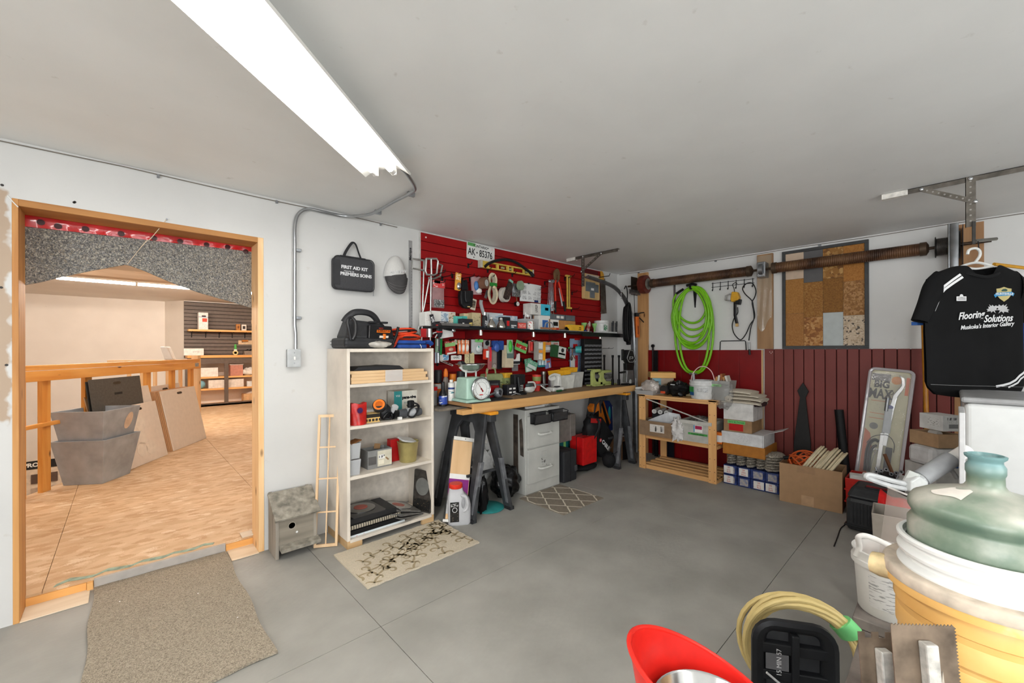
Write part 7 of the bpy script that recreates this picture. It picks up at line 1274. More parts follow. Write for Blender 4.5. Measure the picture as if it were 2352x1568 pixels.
# cork sample board
Y1,Y0_,Z0_,Z1_=1.222,.525,1.378,2.402
t=T('cork_sample_board','dark framed board of cork and stone sample tiles on the wall','sample board',(XB,Y1,Z0_),RB); W2=Y1-Y0_; H2=Z1_-Z0_; fr=.03; FRM=C(66,66,66,.5)
ob('backing',M().box(0,W2,-.012,0,0,H2),FRM,t)
for bx in ((0,W2,0,fr),(0,W2,H2-fr,H2)): ob('frame_bar',M().box(bx[0],bx[1],-.026,-.011,bx[2],bx[3]),FRM,t,None,.002)
for x in (0,W2-fr): ob('frame_bar',M().box(x,x+fr,-.026,-.011,fr,H2-fr),FRM,t,None,.002)
ck=lambda b,c,s=120: speck(b,c,s,.7,.25,.4)
TC=[[(0,.28,C(206,182,158,.6,va=.06)),(.28,.65,ck((164,112,48),((172,120,56),(156,104,42)))),(.65,1,ck((160,108,50),((168,116,58),(152,100,44))))],
[(0,.33,C(96,94,94,.6,va=.05)),(.33,.70,ck((150,100,36),((164,116,54),(138,88,28)))),(.70,1,speck((176,122,64),((150,96,44),(192,144,88),(136,84,36)),45,.7,.25,.35))],
[(0,.31,speck((150,102,42),((190,146,84),(120,76,28),(170,124,64)),40,.7,.25,.4)),(.31,.66,ck((134,88,24),((144,96,32),(124,78,18)))),(.66,1,C(186,192,190,.5,va=.04))],
[(0,.36,ck((166,108,40),((174,116,48),(156,98,32)))),(.36,.70,speck((156,110,58),((176,130,80),(136,92,44)),70,.7,.25,.4)),(.70,1,speck((204,184,158),((190,168,140),(90,80,70),(214,196,172),(180,156,128)),70,.7,.25,.45))]]
cw=(W2-2*fr)/4; hh=H2-2*fr
for c_ in range(4):
    for a,b,mt in TC[c_]: ob('sample_tile',M().box(fr+c_*cw+.0008,fr+(c_+1)*cw-.0008,-.0165,-.0115,H2-fr-b*hh+.0008,H2-fr-a*hh-.0008),mt,t,None,.0008)
# ================================================================ PINE SHELF UNIT
SF=4.385; SB_=4.92; SY0,SY1=2.50,1.637; SHt=.853
PN=wood((206,152,92),(230,180,120),'z',5,.55,10); PNX=wood((202,150,92),(226,178,120),'x',5,.55,10)
t=T('pine_shelf_unit','low pine slatted shelf unit against the red wainscot','shelf unit',(SF,SY0,0),RB); W2=SY0-SY1; D2=SB_-SF
for x in (0,W2-.078):
    for y in (0,D2-.02): 
        l=ob('leg',M().box(x,x+.078,y,y+.02,0,SHt-(.012 if y else 0)),PN,t,None,.002)
        if y==0:
            for z in (.03,.12,.25,.4,.55,.70,SHt-.03): 
                for xx in (x+.016,x+.062): ob('screw',M().cyl((xx,-.0008,z),(xx,0,z),.004,n=7),INK,l)
zs=[.028,.378,SHt-.02]
for k,z in enumerate(zs):
    for y in (.021,D2-.04): ob('rail',M().box(.078 if y<.1 else 0,W2-.078 if y<.1 else W2,y-.0,y+.018,z-.028,z),PNX,t,None,.002)
    for x in (.001,W2-.019): ob('side_rail',M().box(x,x+.018,.04,D2-.04,z-.03,z-.002),PN,t)
    n=5 if k==0 else 7
    for i in range(n):
        y=.004+(D2-.08)*i/(n-1) if k==0 else .0+(D2-.066)*i/(n-1)
        ob('slat',M().box(.02 if k<2 else -.0,W2-.02 if k<2 else W2+.0,max(y,.022 if k<2 else .0),y+(.066 if k else .062),z,z+.018),PNX,t,None,.002)
z1=zs[1]+.0185; z2=zs[2]+.0185; z0_=zs[0]+.0185
oF=XB-SF
# on top
a=wb(1493,850,.42); t=T('index_box','box with pine lid and pale blue labels on the pine shelf unit','box',(4.66,2.36,z2),RB+.62); ob('body',M().box(-.12,.12,-.10,.10,0,.19),C(168,150,130,.7),t,None,.003); ob('lid',M().box(-.14,.14,-.12,.12,.19,.255),wood((206,152,70),(226,176,96),'x',5,.5,10),t,None,.004); ob('blue_label',M().box(-.115,-.02,-.1015,-.1,.09,.188),C(120,160,172,.6),t); text('Butter',t,(-.067,-.102,.15),.03,C(60,90,100,.6)); ob('blue_label',M().box(.1201,.1215,-.07,.03,.08,.188),C(110,150,164,.6),t)
for y in (-.07,.07): ob('lid_screw',M().cyl((.1402,y,.222),(.141,y,.222),.006,n=8),INK,t)
t=T('clear_tray','clear tray of plastic bags and rags on the shelf unit end','tray',(4.47,2.43,z2),RB); ob('tray',M().tray(.20,.16,.24,.2,.05,.004),clear((196,196,194),.6),t); ob('bag_heap',M().ell((.03,0,.09),.11,.08,.075,20,12,.5,3,4),C(196,186,178,.25,al=.8),t,60); ob('white_rag',M().ell((.07,-.02,.10),.06,.05,.05,16,10,.5,6,5),C(214,206,198,.8),t,60); ob('white_grip',M().tube([(-.13,-.04,.06),(-.04,-.05,.075)],(.016,.02),8),C(214,214,212,.4),t,40)
t=T('black_bundle','black bundled tool bag with orange tag on the shelf unit','bag',(4.50,2.13,z2),RB); ob('bundle',M().ell((.04,0,.085),.13,.09,.085,26,16,.4,4,5),C(18,18,19,.35),t,60); ob('lens_end',M().lathe([(0,-.09),(.045,-.09),(.06,-.04),(.05,.02),(0,.02)],16,(-.08,-.0,.075),axis='y'),C(40,38,38,.3),t,40); ob('orange_tag',M().box(-.115,-.06,-.0925,-.088,.03,.055),C(190,70,36,.5),t); ob('white_print',M().box(.0,.05,-.09,-.086,.13,.14),C(190,190,190,.5),t)
t=T('paper_stack','stack of folded papers and teal cloth behind the black bundle','paper',(4.70,1.98,z2),RB); ob('papers',M().box(-.12,.14,-.1,.1,0,.06),C(206,186,140,.7),t,None,.004); ob('teal_cloth',M().ell((0,0,.08),.12,.08,.035,16,10,.3,3),C(150,176,168,.7),t,60)
t=T('handle_pail','white plastic pail with raised bail handle on the shelf unit','pail',(4.50,1.815,z2),RB); ob('pail',M().lathe([(0,0),(.112,0),(.116,.01),(.124,.14),(.133,.144),(.133,.165),(.128,.167),(.128,.19),(.132,.19),(.132,.195),(.122,.195),(.118,.15),(.108,.008),(0,.008)],32),C(206,206,204,.4),t,50)
ob('bail_handle',M().tube(curve([(-.13,0,.15),(-.11,.0,.25),(-.05,0,.325),(.02,0,.34),(.09,0,.29),(.13,0,.17)],5),.005,7),C(226,190,186,.4),t,40); ob('green_label',M().box(-.10,-.035,-.1235,-.12,.075,.13,rot=(0,0,-.55)),pm((40,130,60),(210,220,210),30,.25),t); ob('blue_label',M().box(-.095,-.035,-.122,-.118,.04,.075,rot=(0,0,-.55)),C(30,80,130,.4),t); ob('printed_text',M().box(-.01,.04,-.1255,-.1235,.08,.12),pm((206,206,204),(120,120,124),90,.45),t); ob('printed_text',M().box(.055,.095,-.1195,-.114,.08,.12,rot=(0,0,.5)),pm((206,206,204),(120,120,124),90,.45),t)
ob('contents',M().box(-.1,.1,-.08,.08,.15,.175),C(120,60,40,.7,va=.4),t); ob('grey_tool',M().cyl((-.09,0,.12),(-.10,.0,.26),.014,n=8),C(150,150,150,.4),t,40)
t=T('bagged_bin','clear bin in a grey plastic bag with green tag overhanging the shelf','bin',(4.54,1.625,z2),RB); ob('bin',M().tray(.15,.16,.20,.2,.2,.004,-.0),clear((170,170,166),.7),t); ob('bag_film',M().ell((.02,-.08,.06),.10,.05,.14,20,14,.4,3,4),C(170,168,164,.15,al=.3),t,60); ob('green_tag',M().box(-.085,.02,-.1015,-.099,.14,.165),C(140,196,130,.5),t); text('Hinges',t,(-.033,-.1025,.152),.022,C(50,90,50,.6))
for k in range(5): ob('card',M().box(-.07+.03*k,-.05+.03*k,-.05,.04,.12,.24+.015*(k%3),rot=(0,.3-.15*k,0)),[C(180,130,80,.6),C(206,200,190,.5),C(150,90,50,.6)][k%3],t)
# middle shelf
t,w_,h=cartB('cardboard_box','cardboard box with shipping label on the middle pine shelf','box',1474,1546,962,z1,oF-.02,.30,C(136,110,84,.75),tray=.004); t.location.x=SF-.03; rect(t,'shipping_label',-.06,.11,h*.28,h*.80,0,pm((214,208,200),(150,140,134),50,.35)); rect(t,'barcode',.065,.10,h*.36,h*.72,-.0012,pm((214,208,200),(60,56,54),160,.5,asp=(1,1,.05))); rect(t,'barcode',-.015,.02,h*.34,h*.7,-.0012,pm((214,208,200),(60,56,54),120,.5,asp=(1,1,.05)))
t=T('white_liner','bent white plastic tray standing out of the cardboard box','tray',(SF+.10,2.25,z1+.10),RB); ob('sheet',M().hexa([(-.19,0,.03),(.10,0,.03),(.10,.006,.03),(-.19,.006,.03)],[(-.19,0,.05),(.06,-.0,.17),(.06,.006,.17),(-.19,.006,.05)]),C(206,208,210,.3),t); ob('fold',M().hexa([(.10,0,.02),(.20,.08,.02),(.20,.086,.02),(.10,.006,.02)],[(.06,0,.17),(.16,.06,.15),(.16,.066,.15),(.06,.006,.17)]),C(196,198,200,.3),t)
t=T('printed_pack','black printed pack behind the white liner','box',(SF+.22,2.37,z1),RB); ob('body',M().box(-.08,.2,0,.15,0,.22),DK,t,None,.003); rect(t,'white_glyph',.08,.13,.14,.19,0,pm((30,30,30),(220,220,220),40,.5))
for k in range(3):
    one('paint_roller_sleeve',['white paint roller sleeve at the wall end of the row','white paint roller sleeve in the middle of the row','white paint roller sleeve lying on the row end'][k],'roller',M().lathe([(.014,0),(.026,0),(.026,.22),(.014,.22),(.014,0)],18,(0,0,0),axis='y'),C(206,204,200,.9,va=.05),(SF+.17,2.40-.075*k,z1+.222+.026),RB+.25,sm=40)
b0=Vector((SF+.0,2.42,SHt-.03)); e=Vector((SF+.02,1.73,z1+.235)); one('paint_stick','long white trim stick lying diagonally through the pine shelf unit','stick',M().tube([(0,0,0),e-b0],(.007,.014),6,flat=(0,0,1)),C(196,192,184,.5),(b0.x+.03,b0.y,b0.z-.02))
t=T('rag_bag','crumpled white cotton rag spilling over the middle shelf edge','rag',(SF+.03,2.045,z1),RB); ob('rag',M().ell((0,0,.10),.085,.06,.12,30,20,.6,7,5),C(206,202,198,.9),t,60)
t,w_,h=cartB('storage_tote','grey storage tote with green tag on the middle pine shelf','tote',1566,1634,962,z1,oF-.02,.34,C(176,174,166,.45),tray=.005); t.location.x=SF+.005; t.location.y-=.0; ob('rim',M().tray(w_+.02,.36,w_+.024,.362,.035,.012,0,.17,h-.035),C(186,184,176,.45),t); rect(t,'product_label',-.02,.07,h*.48,h*.80,0,WH); rect(t,'red_logo',-.005,.065,h*.62,h*.78,-.0012,C(160,40,80,.4)); rect(t,'blue_strip',-.02,-.01,h*.48,h*.8,-.0012,C(70,140,180,.4)); rect(t,'green_tag',-.08,.12,h*.33,h*.43,0,C(70,150,70,.5)); text('Paint brushes',t,(.02,-.002,h*.38),.024,C(20,60,30,.6)); rect(t,'notch',-.12,-.03,h*.70,h*.9,0,C(166,164,156,.45)); ob('contents',M().ell((0,.16,h-.02),w_*.4,.12,.05,20,12,.5,3,6),C(120,116,112,.5,va=.5,sc=40),t,60)
t=T('orange_pack','orange and white packet at the end of the middle pine shelf','packet',(SF+.09,1.665,z1),RB); ob('body',M().box(-.03,.05,0,.08,0,.12),ORG,t,None,.003); rect(t,'white_patch',.0,.05,.02,.09,0,WHT)
one('black_ladder_post','dark metal post standing behind the pine shelf unit','post',M().box(-.02,.02,-.015,.015,0,1.36),C(28,28,30,.4,.5),(4.99,2.60,0),RB); t=T('pry_bar','long black bar with round end leaning behind the shelf unit','bar',(5.03,2.665,0),RB); ob('bar',M().cyl((0,0,0),(0,0,1.40),.012,n=10),C(34,32,32,.4,.5),t,40); ob('round_end',M().lathe([(.008,-.01),(.022,-.01),(.022,.01),(.008,.01),(.008,-.01)],16,(0,0,1.42),axis='y'),C(44,42,42,.4,.5),t,40)
one('dark_sheet','dark panel standing on the floor behind the shelf unit leg','panel',M().box(0,.16,0,.02,0,.36),C(18,20,30,.4),(4.97,2.52,0),RB)
# ================================================================ STACK OF BOXES AND TILES
oS=.60
bnd=[(1661,1692),(1693,1723),(1723,1757),(1757,1789)]
for r_ in range(2):
    for k,(p0,p1) in enumerate(bnd):
        za=r_*.098+.001; a=wb(p0,1000,oS); b=wb(p1,1000,oS); w_=a.y-b.y-.003
        lab='blue tile packet in the %s layer, %s'%(['lower','upper'][r_],['touching the pine shelf','second from the pine shelf','third from the pine shelf','touching the cord box'][k])
        t=T('tile_packet',lab,'tile packet',(XB-oS,(a.y+b.y)/2,za),RB,'blue tile packets'); ob('pack',M().box(-w_/2,w_/2,0,.28,0,.094),C(46,60,110,.25,va=.3,sc=30),t,None,.004); rect(t,'picture',-w_*.3,w_*.35,.012,.08,0,pm((120,126,150),(170,160,150),30,.5))
        if (r_==0 and k!=1) or (r_==1 and k<2):
            dx=.012*((k%3)-1); rect(t,'paper_tag',-w_*.36+dx,w_*.34+dx,.012,.086,-.0014,C(222,218,212,.6)); 
            for j,s_ in enumerate((('20','pcs','4x4'),('26','tiles','blue'),('50','pcs','4x4'),('30','pcs','4x4'))[k]): text(s_,t,(dx,-.0032,.07-.022*j),.024,C(190,60,50,.6))
zt_=.197
WV=speck((150,142,130),((176,168,154),(112,104,94),(160,152,138)),130,.9,.8,.35)
for k in range(4):
    y0=1.60-.09*k; t=T('woven_mat_bundle','bundle of folded grey woven mats under the amber carton, %s'%(['against the pine shelf','second from the pine shelf','third from the pine shelf','fourth from the pine shelf'][k]),'mat',(XB-oS+.02,y0-.045,zt_),RB); 
    for j in range(4): ob('fold',M().ell((0,.12,.016+.027*j),.046,.14,.017,14,8,.3,j+k*3,5),WV,t,60)
t=T('woven_mat_bundle','taller bundle of grey woven mats beside the cord box','mat',(XB-oS+.0,1.185,zt_),RB)
for j in range(6): ob('fold',M().ell((0,.13,.016+.026*j),.085,.15,.018,14,8,.35,j+20,5),WV,t,60)
def stackbox(name,label,px0,px1,y0,y1,o,dep,mat,tray=0):
    za=wb(px0,y1,o).z; a=wb(px0,y0,o); b=wb(px1,y0,o); w_=a.y-b.y; h=a.z-za
    t=T(name,label,'box',(XB-o,(a.y+b.y)/2,za+.001),RB); 
    if tray: ob('body',M().tray(w_,dep,w_,dep,h,.004,0,dep/2),mat,t)
    else: ob('body',M().box(-w_/2,w_/2,0,dep,0,h-.002),mat,t,None,.003)
    return t,w_,h
t,w_,h=stackbox('cardboard_carton','amber taped carton lying on the woven mats',1660,1757,1013,1038,.62,.40,C(168,108,40,.45,va=.1)); t.location.z=.312; 
t,w_,h=stackbox('white_carton','white shallow carton with raised flap on the amber carton',1657,1754,988,1015,.62,.36,C(206,206,206,.5)); rect(t,'address_print',-.06,.07,h*.25,h*.75,0,pm((206,206,206),(150,150,154),110,.4)); ob('flap',M().box(w_/2-.01,w_/2+.13,.16,.36,h-.004,h,rot=(0,-.35,0),piv=(w_/2,.2,h)),C(200,200,200,.5),t); ob('corner_seam',M().box(w_/2-.012,w_/2-.008,-.001,.0,.0,h),C(150,150,150,.5),t)
t,w_,h=stackbox('cardboard_carton','brown carton with green tape tag and red panel in the stack',1662,1727,961,988,.60,.30,C(150,118,84,.6)); rect(t,'red_panel',-w_*.3,w_*.2,h*.1,h*.66,0,C(176,24,22,.4)); rect(t,'green_tape',-w_*.35,w_*.27,h*.68,h*.94,-.0012,C(110,190,110,.5)); text('Sand & Trowel',t,(-.01,-.003,h*.81),.024,C(20,60,30,.6))
t,w_,h=stackbox('white_carton','white open carton at the top of the stack holding folded cloth',1662,1730,922,961,.60,.30,C(206,204,200,.5),1); ob('side_crease',M().box(w_/2,w_/2+.001,.13,.136,.01,h),C(160,158,154,.5),t); ztp=t.location.z+h; yc=t.location.y
CLO=C(206,196,178,.95,va=.08,sc=150,bu=.4)
t=T('folded_blanket','cream folded blanket draped on the top white carton','blanket',(XB-oS-.01,yc-.0,ztp-.015),RB)
for k,(x0,x1,z,th) in enumerate(((-.15,.20,.0,.035),(-.16,.21,.034,.04),(-.17,.19,.074,.03),(-.17,.12,.10,.04))):
    ob('fold',M().tube(curve([(x0,.12,z+th*.5),(x0+.06,.12,z+th*.55),((x0+x1)/2,.12,z+th*.6),(x1-.05,.12,z+th*.5),(x1,.12,z+th*.3)],4),(th*.55,.14),14,flat=(0,0,1)),CLO,t,60)
ob('rolled_end',M().tube([(-.08+.035*math.cos(q*.9)*(1-q/14),-.025,.05+.03*math.sin(q*.9)*(1-q/14)) for q in range(12)],.012,8),CLO,t,60)
t=T('dark_cloth','dark maroon cloth tucked under the cream blanket','cloth',(XB-oS+.06,yc-.14,ztp-.03),RB); ob('cloth',M().ell((0,.03,.03),.09,.08,.035,16,10,.3,4),C(50,26,28,.8),t,60)
# grey tool case between shelf and stack
t=T('grey_tool_rack','grey and black tool case standing behind the shelf unit end','case',(4.86,1.56,0),RB); ob('body',M().box(-.10,.05,-.0,.12,0,.72),C(74,72,72,.5,va=.3,sc=10),t,None,.01); ob('black_band',M().box(-.102,.052,-.004,0,.45,.55),BLK,t)
# ================================================================ CORD BOX, PICKET, TUBE, BLISTER, POLE
a=fl(1790,1149); b=fl(1935,1180); X_=4.352; y0,y1=1.071,.622; hb=.346
t=T('cord_box','open cardboard box full of extension cords on the floor','box',(X_,(y0+y1)/2,0.001),RB+.04); w_=y0-y1; CB=C(166,132,98,.75,va=.05)
ob('body',M().tray(w_,.30,w_,.30,hb,.004,0,.15),CB,t); rect(t,'tape',-.06,.03,.002,.09,0,C(184,150,116,.35)); rect(t,'top_tape',-.09,.04,hb-.06,hb-.002,0,C(158,124,92,.4)); rect(t,'inside_red',-.2,-.12,hb-.02,hb-.002,.01,C(150,30,30,.5))
t=T('extension_cord','coil of cream extension cord heaped in the cord box','cord',(X_+.14,y1+.15,.265),RB); CR=C(206,192,160,.5)
for k in range(13):
    an=-.55+.03*k; ob('cord_loop',M().tube([Vector((-.11+.016*k,0,.10))+Vector((.16*math.cos(q)*math.cos(1.05)+.0,.11*math.sin(q),.16*math.cos(q)*math.sin(.95)+.02*math.sin(k))) for q in [2*pi*i/26 for i in range(26)]],.0085,7,True),CR,t,40)
t=T('extension_cord','tangled orange cord in the far end of the cord box','cord',(X_+.12,y0-.13,.22),RB); rnd.seed(4)
for k in range(6):
    ph=rnd.random()*6; r_=.08+.05*rnd.random(); ob('cord_loop',M().tube(curve([(r_*math.cos(q)+.01*k,.08*math.sin(q),.12+.05*math.sin(q*2+ph)+.01*k) for q in [2*pi*i/10 for i in range(10)]],4,True),.007,7,True),C(196,84,34,.5),t,40)
ob('cord_arch',M().tube(curve([(-.08,0,.12),(-.05,0,.2),(.04,0,.24),(.14,0,.21),(.17,0,.12)],5),.0075,7),C(196,84,34,.5),t,40); ob('black_plug',M().cyl((-.12,-.03,.15),(-.06,-.03,.17),.016,n=10),BLK,t,40)
pk=[(-.075,0),(.075,0),(.075,.45),(.025,.92),(.05,.99),(.0,1.08),(-.05,.99),(-.025,.92),(-.075,.45)]
t=T('fence_picket','black fence picket with pointed finial leaning on the red wainscot','picket',(4.97,1.03,.0),RB); t.rotation_euler=(-.06,0,RB); ob('picket',M().prism([(x*.95,z*.96) for x,z in pk],-.012,.012,'y'),C(30,28,27,.6),t,None,.003)
t=T('black_pipe','short black foam pipe leaning on the red wainscot','pipe',(4.93,.66,.0),RB); t.rotation_euler=(-.10,-.10,RB); ob('pipe',M().lathe([(.022,0),(.036,0),(.036,.80),(.022,.80),(.022,0)],18),C(18,18,19,.6),t,40)
# BIG MAX blister
t=T('tool_blister_pack','large clear blister pack reading BIG MAX leaning on the wainscot','blister pack',(4.87,.475,.003),RB); t.rotation_euler=(-.13,.095,RB); bw,bh=.295,.985; bh2=1.2; BT_=t
ob('card',M().prism([(p[0],p[1]+bh2/2) for p in rbox(bw-.03,bh2-.03,0,.03)],-.004,.0,'y'),C(206,200,164,.4,va=.05),t); ob('blister_rim',M().tube([(p[0],-.012,p[1]+bh2/2) for p in rbox(bw-.008,bh2-.008,0,.035,4)],.014,8,True),clear((236,234,236),.45,.05),t,40); ob('blister_cover',M().prism([(p[0],p[1]+bh2/2) for p in rbox(bw-.04,bh2-.05,0,.03)],-.034,-.033,'y'),clear((240,240,240),.12,.03),t)
rect(t,'orange_edge',bw/2-.045,bw/2-.022,bh*.78,bh*.94,-.0045,C(214,104,50,.5)); ob('orange_edge',M().prism([(-bw/2+.02,.03),(-bw/2+.07,.03),(-bw/2+.085,bh*.27),(-bw/2+.06,bh*.40),(-bw/2+.02,bh*.44)],-.0058,-.0046,'y'),C(206,110,70,.5),t); rect(t,'dark_header',-bw/2+.02,.0,bh*.89,bh*.955,-.0045,C(110,106,102,.4))
DKG=C(58,54,52,.5); text('BIG',t,(-bw*.18,-.0062,bh*.855),.085,DKG,xs=.8,bold=.004); text('MAX',t,(-bw*.19,-.0062,bh*.765),.12,DKG,xs=.62,bold=.004); ob('orange_badge',M().cyl((bw*.14,-.008,bh*.905),(bw*.14,-.0045,bh*.905),.036,n=18),C(226,140,30,.5),t)
for k,z in enumerate((.70,.585,.54)): rect(t,'orange_rule',-bw*.38,-bw*.02,bh*z,bh*(z+.006),-.0045,C(206,130,90,.5))
rect(t,'info_text',-bw*.38,-bw*.04,bh*.60,bh*.69,-.0045,pm((206,200,164),(150,146,130),120,.35)); ob('seal',M().lathe([(.02,0),(.03,0),(.03,.001),(.02,.001),(.02,0)],20,(-bw*.24,-.006,bh*.47),axis='y'),C(140,140,136,.5),t)
ob('chrome_handle',M().prism([(.0,.30),(.035,.30),(.05,.62),(.06,.74),(.085,.80),(.1,.86),(.09,.92),(.05,.945),(.07,.90),(.075,.85),(.05,.80),(.03,.76),(.015,.62)],-.026,-.006,'y'),C(196,196,194,.2,.7),t,None,.005); ob('blue_grip',M().ell((.02,-.02,bh*.66),.03,.012,.02,12,8),C(96,100,150,.4),t,50); ob('white_sleeve',M().box(-.01,.045,-.028,-.01,bh*.42,bh*.65),C(200,206,210,.3),t,None,.008)
ob('chrome_bar',M().box(-.018,.012,-.026,-.008,.03,bh*.42),C(200,200,198,.18,.8),t,None,.003); ob('black_ram',M().box(.03,.075,-.03,-.006,.03,bh*.30),C(26,32,36,.4),t,None,.006); ob('black_hose',M().tube(curve([(-.085,-.02,.05),(-.09,-.02,.2),(-.08,-.02,.30),(-.05,-.02,.34),(-.02,-.02,.33)],5),.014,8),C(30,28,28,.4),t,40); ob('black_hose',M().tube(curve([(-.06,-.02,.05),(-.065,-.02,.2),(-.055,-.02,.27),(-.03,-.02,.295)],5),.01,8),C(36,34,34,.4),t,40); ob('wire_clip',M().tube(curve([(-.05,-.03,.05),(-.04,-.03,.2),(-.02,-.03,.26),(-.05,-.03,.25),(-.03,-.03,.22)],5),.003,6),CHR,t,40); ob('wire_arc',M().tube(curve([(-.1,-.03,.30),(-.06,-.03,.37),(.03,-.03,.40),(.08,-.03,.34),(.085,-.03,.26)],5),.003,6),C(60,56,54,.4),t,40); ob('steel_pin',M().cyl((-.0,-.03,bh*.74),(.0,-.03,bh*.62),.014,n=10),STEEL,t,40); ob('key_ring',M().tube([(.01+.022*math.cos(q),-.03,bh*.79+.018*math.sin(q)) for q in [2*pi*i/16 for i in range(16)]],.003,5,True),C(110,106,100,.3,.7),t,40)
for c_ in BT_.children:
    if c_.name.split('.')[0] not in ('card','blister_rim','blister_cover'): c_.location.z+=bh2-bh
t=T('broom_pole','yellow wooden pole with grey end and scraper blade leaning on the wainscot','pole',(4.93,.128,.0),RB); t.rotation_euler=(-.05,-.02,RB); zg=.56; ob('handle',M().cyl((0,0,zg),(0,0,1.66),.017,n=14),C(190,124,30,.35,co=.3),t,40); ob('grey_ferrule',M().cyl((0,0,.40),(0,0,zg),.0185,n=14),C(140,140,144,.35,.5),t,40); ob('blue_band',M().cyl((0,0,.37),(0,0,.43),.02,n=14),C(40,50,140,.4),t,40); ob('barcode_label',M().box(-.006,.016,-.022,-.0195,.38,.45),pm((220,220,216),(60,60,60),160,.5,asp=(1,1,.05)),t); ob('scraper_head',M().box(-.09,.09,-.008,.008,0,.34),C(150,148,142,.5,.4,.3),t,None,.003); ob('clip',M().box(-.05,.05,-.02,-.008,.30,.37),STEEL,t,None,.003)
# ================================================================ BLACK JERSEY
def FAr(px): r=ray(px,800); return math.atan2(r.y,r.x)-pi/2
def at(px,py,d): 
    r=ray(px,py); return Vector((r.x*d,r.y*d,H+r.z*d))
FA=math.atan2(-FW.x,FW.y)          # rotation that makes local -y face the camera's viewing direction
dS=2.50; b0=at(2236,612,dS)
t=T('sports_jersey','black sports jersey reading Flooring Solutions on a white hanger','jersey',b0,FA); JB=C(9,9,10,.92,va=.3,sc=6)
k_=dS/F
def L_(px,py): return ((px-2236)*k_,-(py-612)*k_)
# smooth body from an outline: left and right edge by height
Lf=[(612,2188),(625,2150),(640,2128),(700,2124),(760,2124),(830,2128),(885,2130),(905,2150)]; Rg=[(612,2296),(625,2330),(640,2352),(700,2346),(760,2346),(830,2348),(885,2350),(905,2338)]
def itp(tab,y):
    for (a,xa_),(b,xb_) in zip(tab,tab[1:]):
        if y<=b: return xa_+(xb_-xa_)*(y-a)/(b-a)
    return tab[-1][1]
def bodyf(sgn):
    def f(u,v):
        y=612+(905-612)*v; a=itp(Lf,y); b=itp(Rg,y); x=a+(b-a)*u
        if v<.12: y+= 26*(1-v/.12)*math.exp(-((u-.46)/.24)**4) if sgn>0 else 5*(1-v/.12)*math.exp(-((u-.5)/.22)**2)
        if v>.93: y+= 10*math.sin(pi*u)*(v-.93)/.07
        X,Z=L_(x,y); e=math.sin(pi*u)**.5 if 0<u<1 else 0
        fold=.012*math.sin(u*11+v*2)*v+.006*math.sin(u*23+1)*v
        return (X,-sgn*(.004+.055*e*(1-.35*v))+ (fold if sgn<0 else fold*.5)*1.0,Z)
    return f
ob('front_panel',M().grid(bodyf(1),40,40,0),JB,t,80); ob('back_panel',M().grid(bodyf(-1),40,20,0),JB,t,80)
def sleeve(side):
    c=[((2128,2352)[side],(640,640)[side]),((2110,2372)[side],675),((2112,2368)[side],735)]
    if side==0: A=[(2150,622),(2128,645),(2112,690),(2095,733)]; B=[(2150,700),(2140,715),(2133,728),(2128,742)]
    else: A=[(2330,622),(2352,645),(2368,690),(2384,733)]; B=[(2330,700),(2338,715),(2345,728),(2350,742)]
    ca=curve([(*L_(*p),0) for p in A],5); cb=curve([(*L_(*p),0) for p in B],5); n=len(ca)-1; m=M()
    def f(u,v):
        i=min(int(v*n),n); p=ca[i].lerp(cb[i],.5+.5*math.cos(u*2*pi)); return (p.x,-.045*math.sin(u*2*pi)*(1-.3*v),p.y)
    m.grid(f,20,n); return m
for s in (0,1): sl=ob('sleeve',sleeve(s),JB,t,80)
# collar, stripes, prints
ob('collar',M().tube(curve([(*L_(2188,618),0)[:1]+(0,)+(L_(2188,618)[1],),(L_(2205,632)[0],-.055,L_(2205,632)[1]),(L_(2236,640)[0],-.065,L_(2236,640)[1]),(L_(2268,632)[0],-.055,L_(2268,632)[1]),(L_(2296,616)[0],0,L_(2296,616)[1])],5),(.010,.006),6),C(14,14,15,.8),t,40)
def yb(px,py):   # depth of the front panel at a pixel
    v=(py-612)/293; a=itp(Lf,py); b=itp(Rg,py); u=max(.001,min(.999,(px-a)/(b-a))); return bodyf(1)(u,v)[1]-.0025
def stripe(name,pts,w_,mat=LT):
    m=M(); vs=[]; n=len(pts)
    for i,(px,py) in enumerate(pts):
        q=Vector(pts[min(i+1,n-1)])-Vector(pts[max(i-1,0)]); q=Vector((-q.y,q.x)).normalized()*w_/2
        for s in (-1,1): X,Z=L_(px+q.x*s,py+q.y*s); vs.append((X,yb(px+q.x*s,py+q.y*s),Z))
    m.add(vs,[(2*i,2*i+1,2*i+3,2*i+2) for i in range(n-1)]); return ob(name,m,mat,t)
def seg(a,b,n=10): return [(a[0]+(b[0]-a[0])*i/n,a[1]+(b[1]-a[1])*i/n) for i in range(n+1)]
stripe('white_stripe',[(2186,633),(2170,645),(2153,660),(2143,674)],5); stripe('white_stripe',[(2190,639),(2172,652),(2155,666),(2144,681)],5)
stripe('white_stripe',[(2350,850),(2338,856),(2327,862),(2316,872),(2300,879),(2284,883),(2270,886)],5); stripe('white_stripe',[(2350,858),(2340,864),(2330,869),(2322,878),(2308,884),(2296,888)],4)
stripe('hem_stitching',seg((2134,882),(2345,888),20),1.0,C(120,120,120,.7)); stripe('seam_stitching',[(2136,650),(2146,672),(2146,690),(2138,715)],1.0,C(150,150,150,.7))
def ptext(s,px,py,hpx,rot,sh=.35,xs=1,bold=0): 
    X,Z=L_(px,py); o=text(s,t,(X,yb(px,py)-.004,Z),hpx*k_*1.35,LT,shear=sh,xs=xs,rot=(pi/2,-rot,0),bold=bold); return o
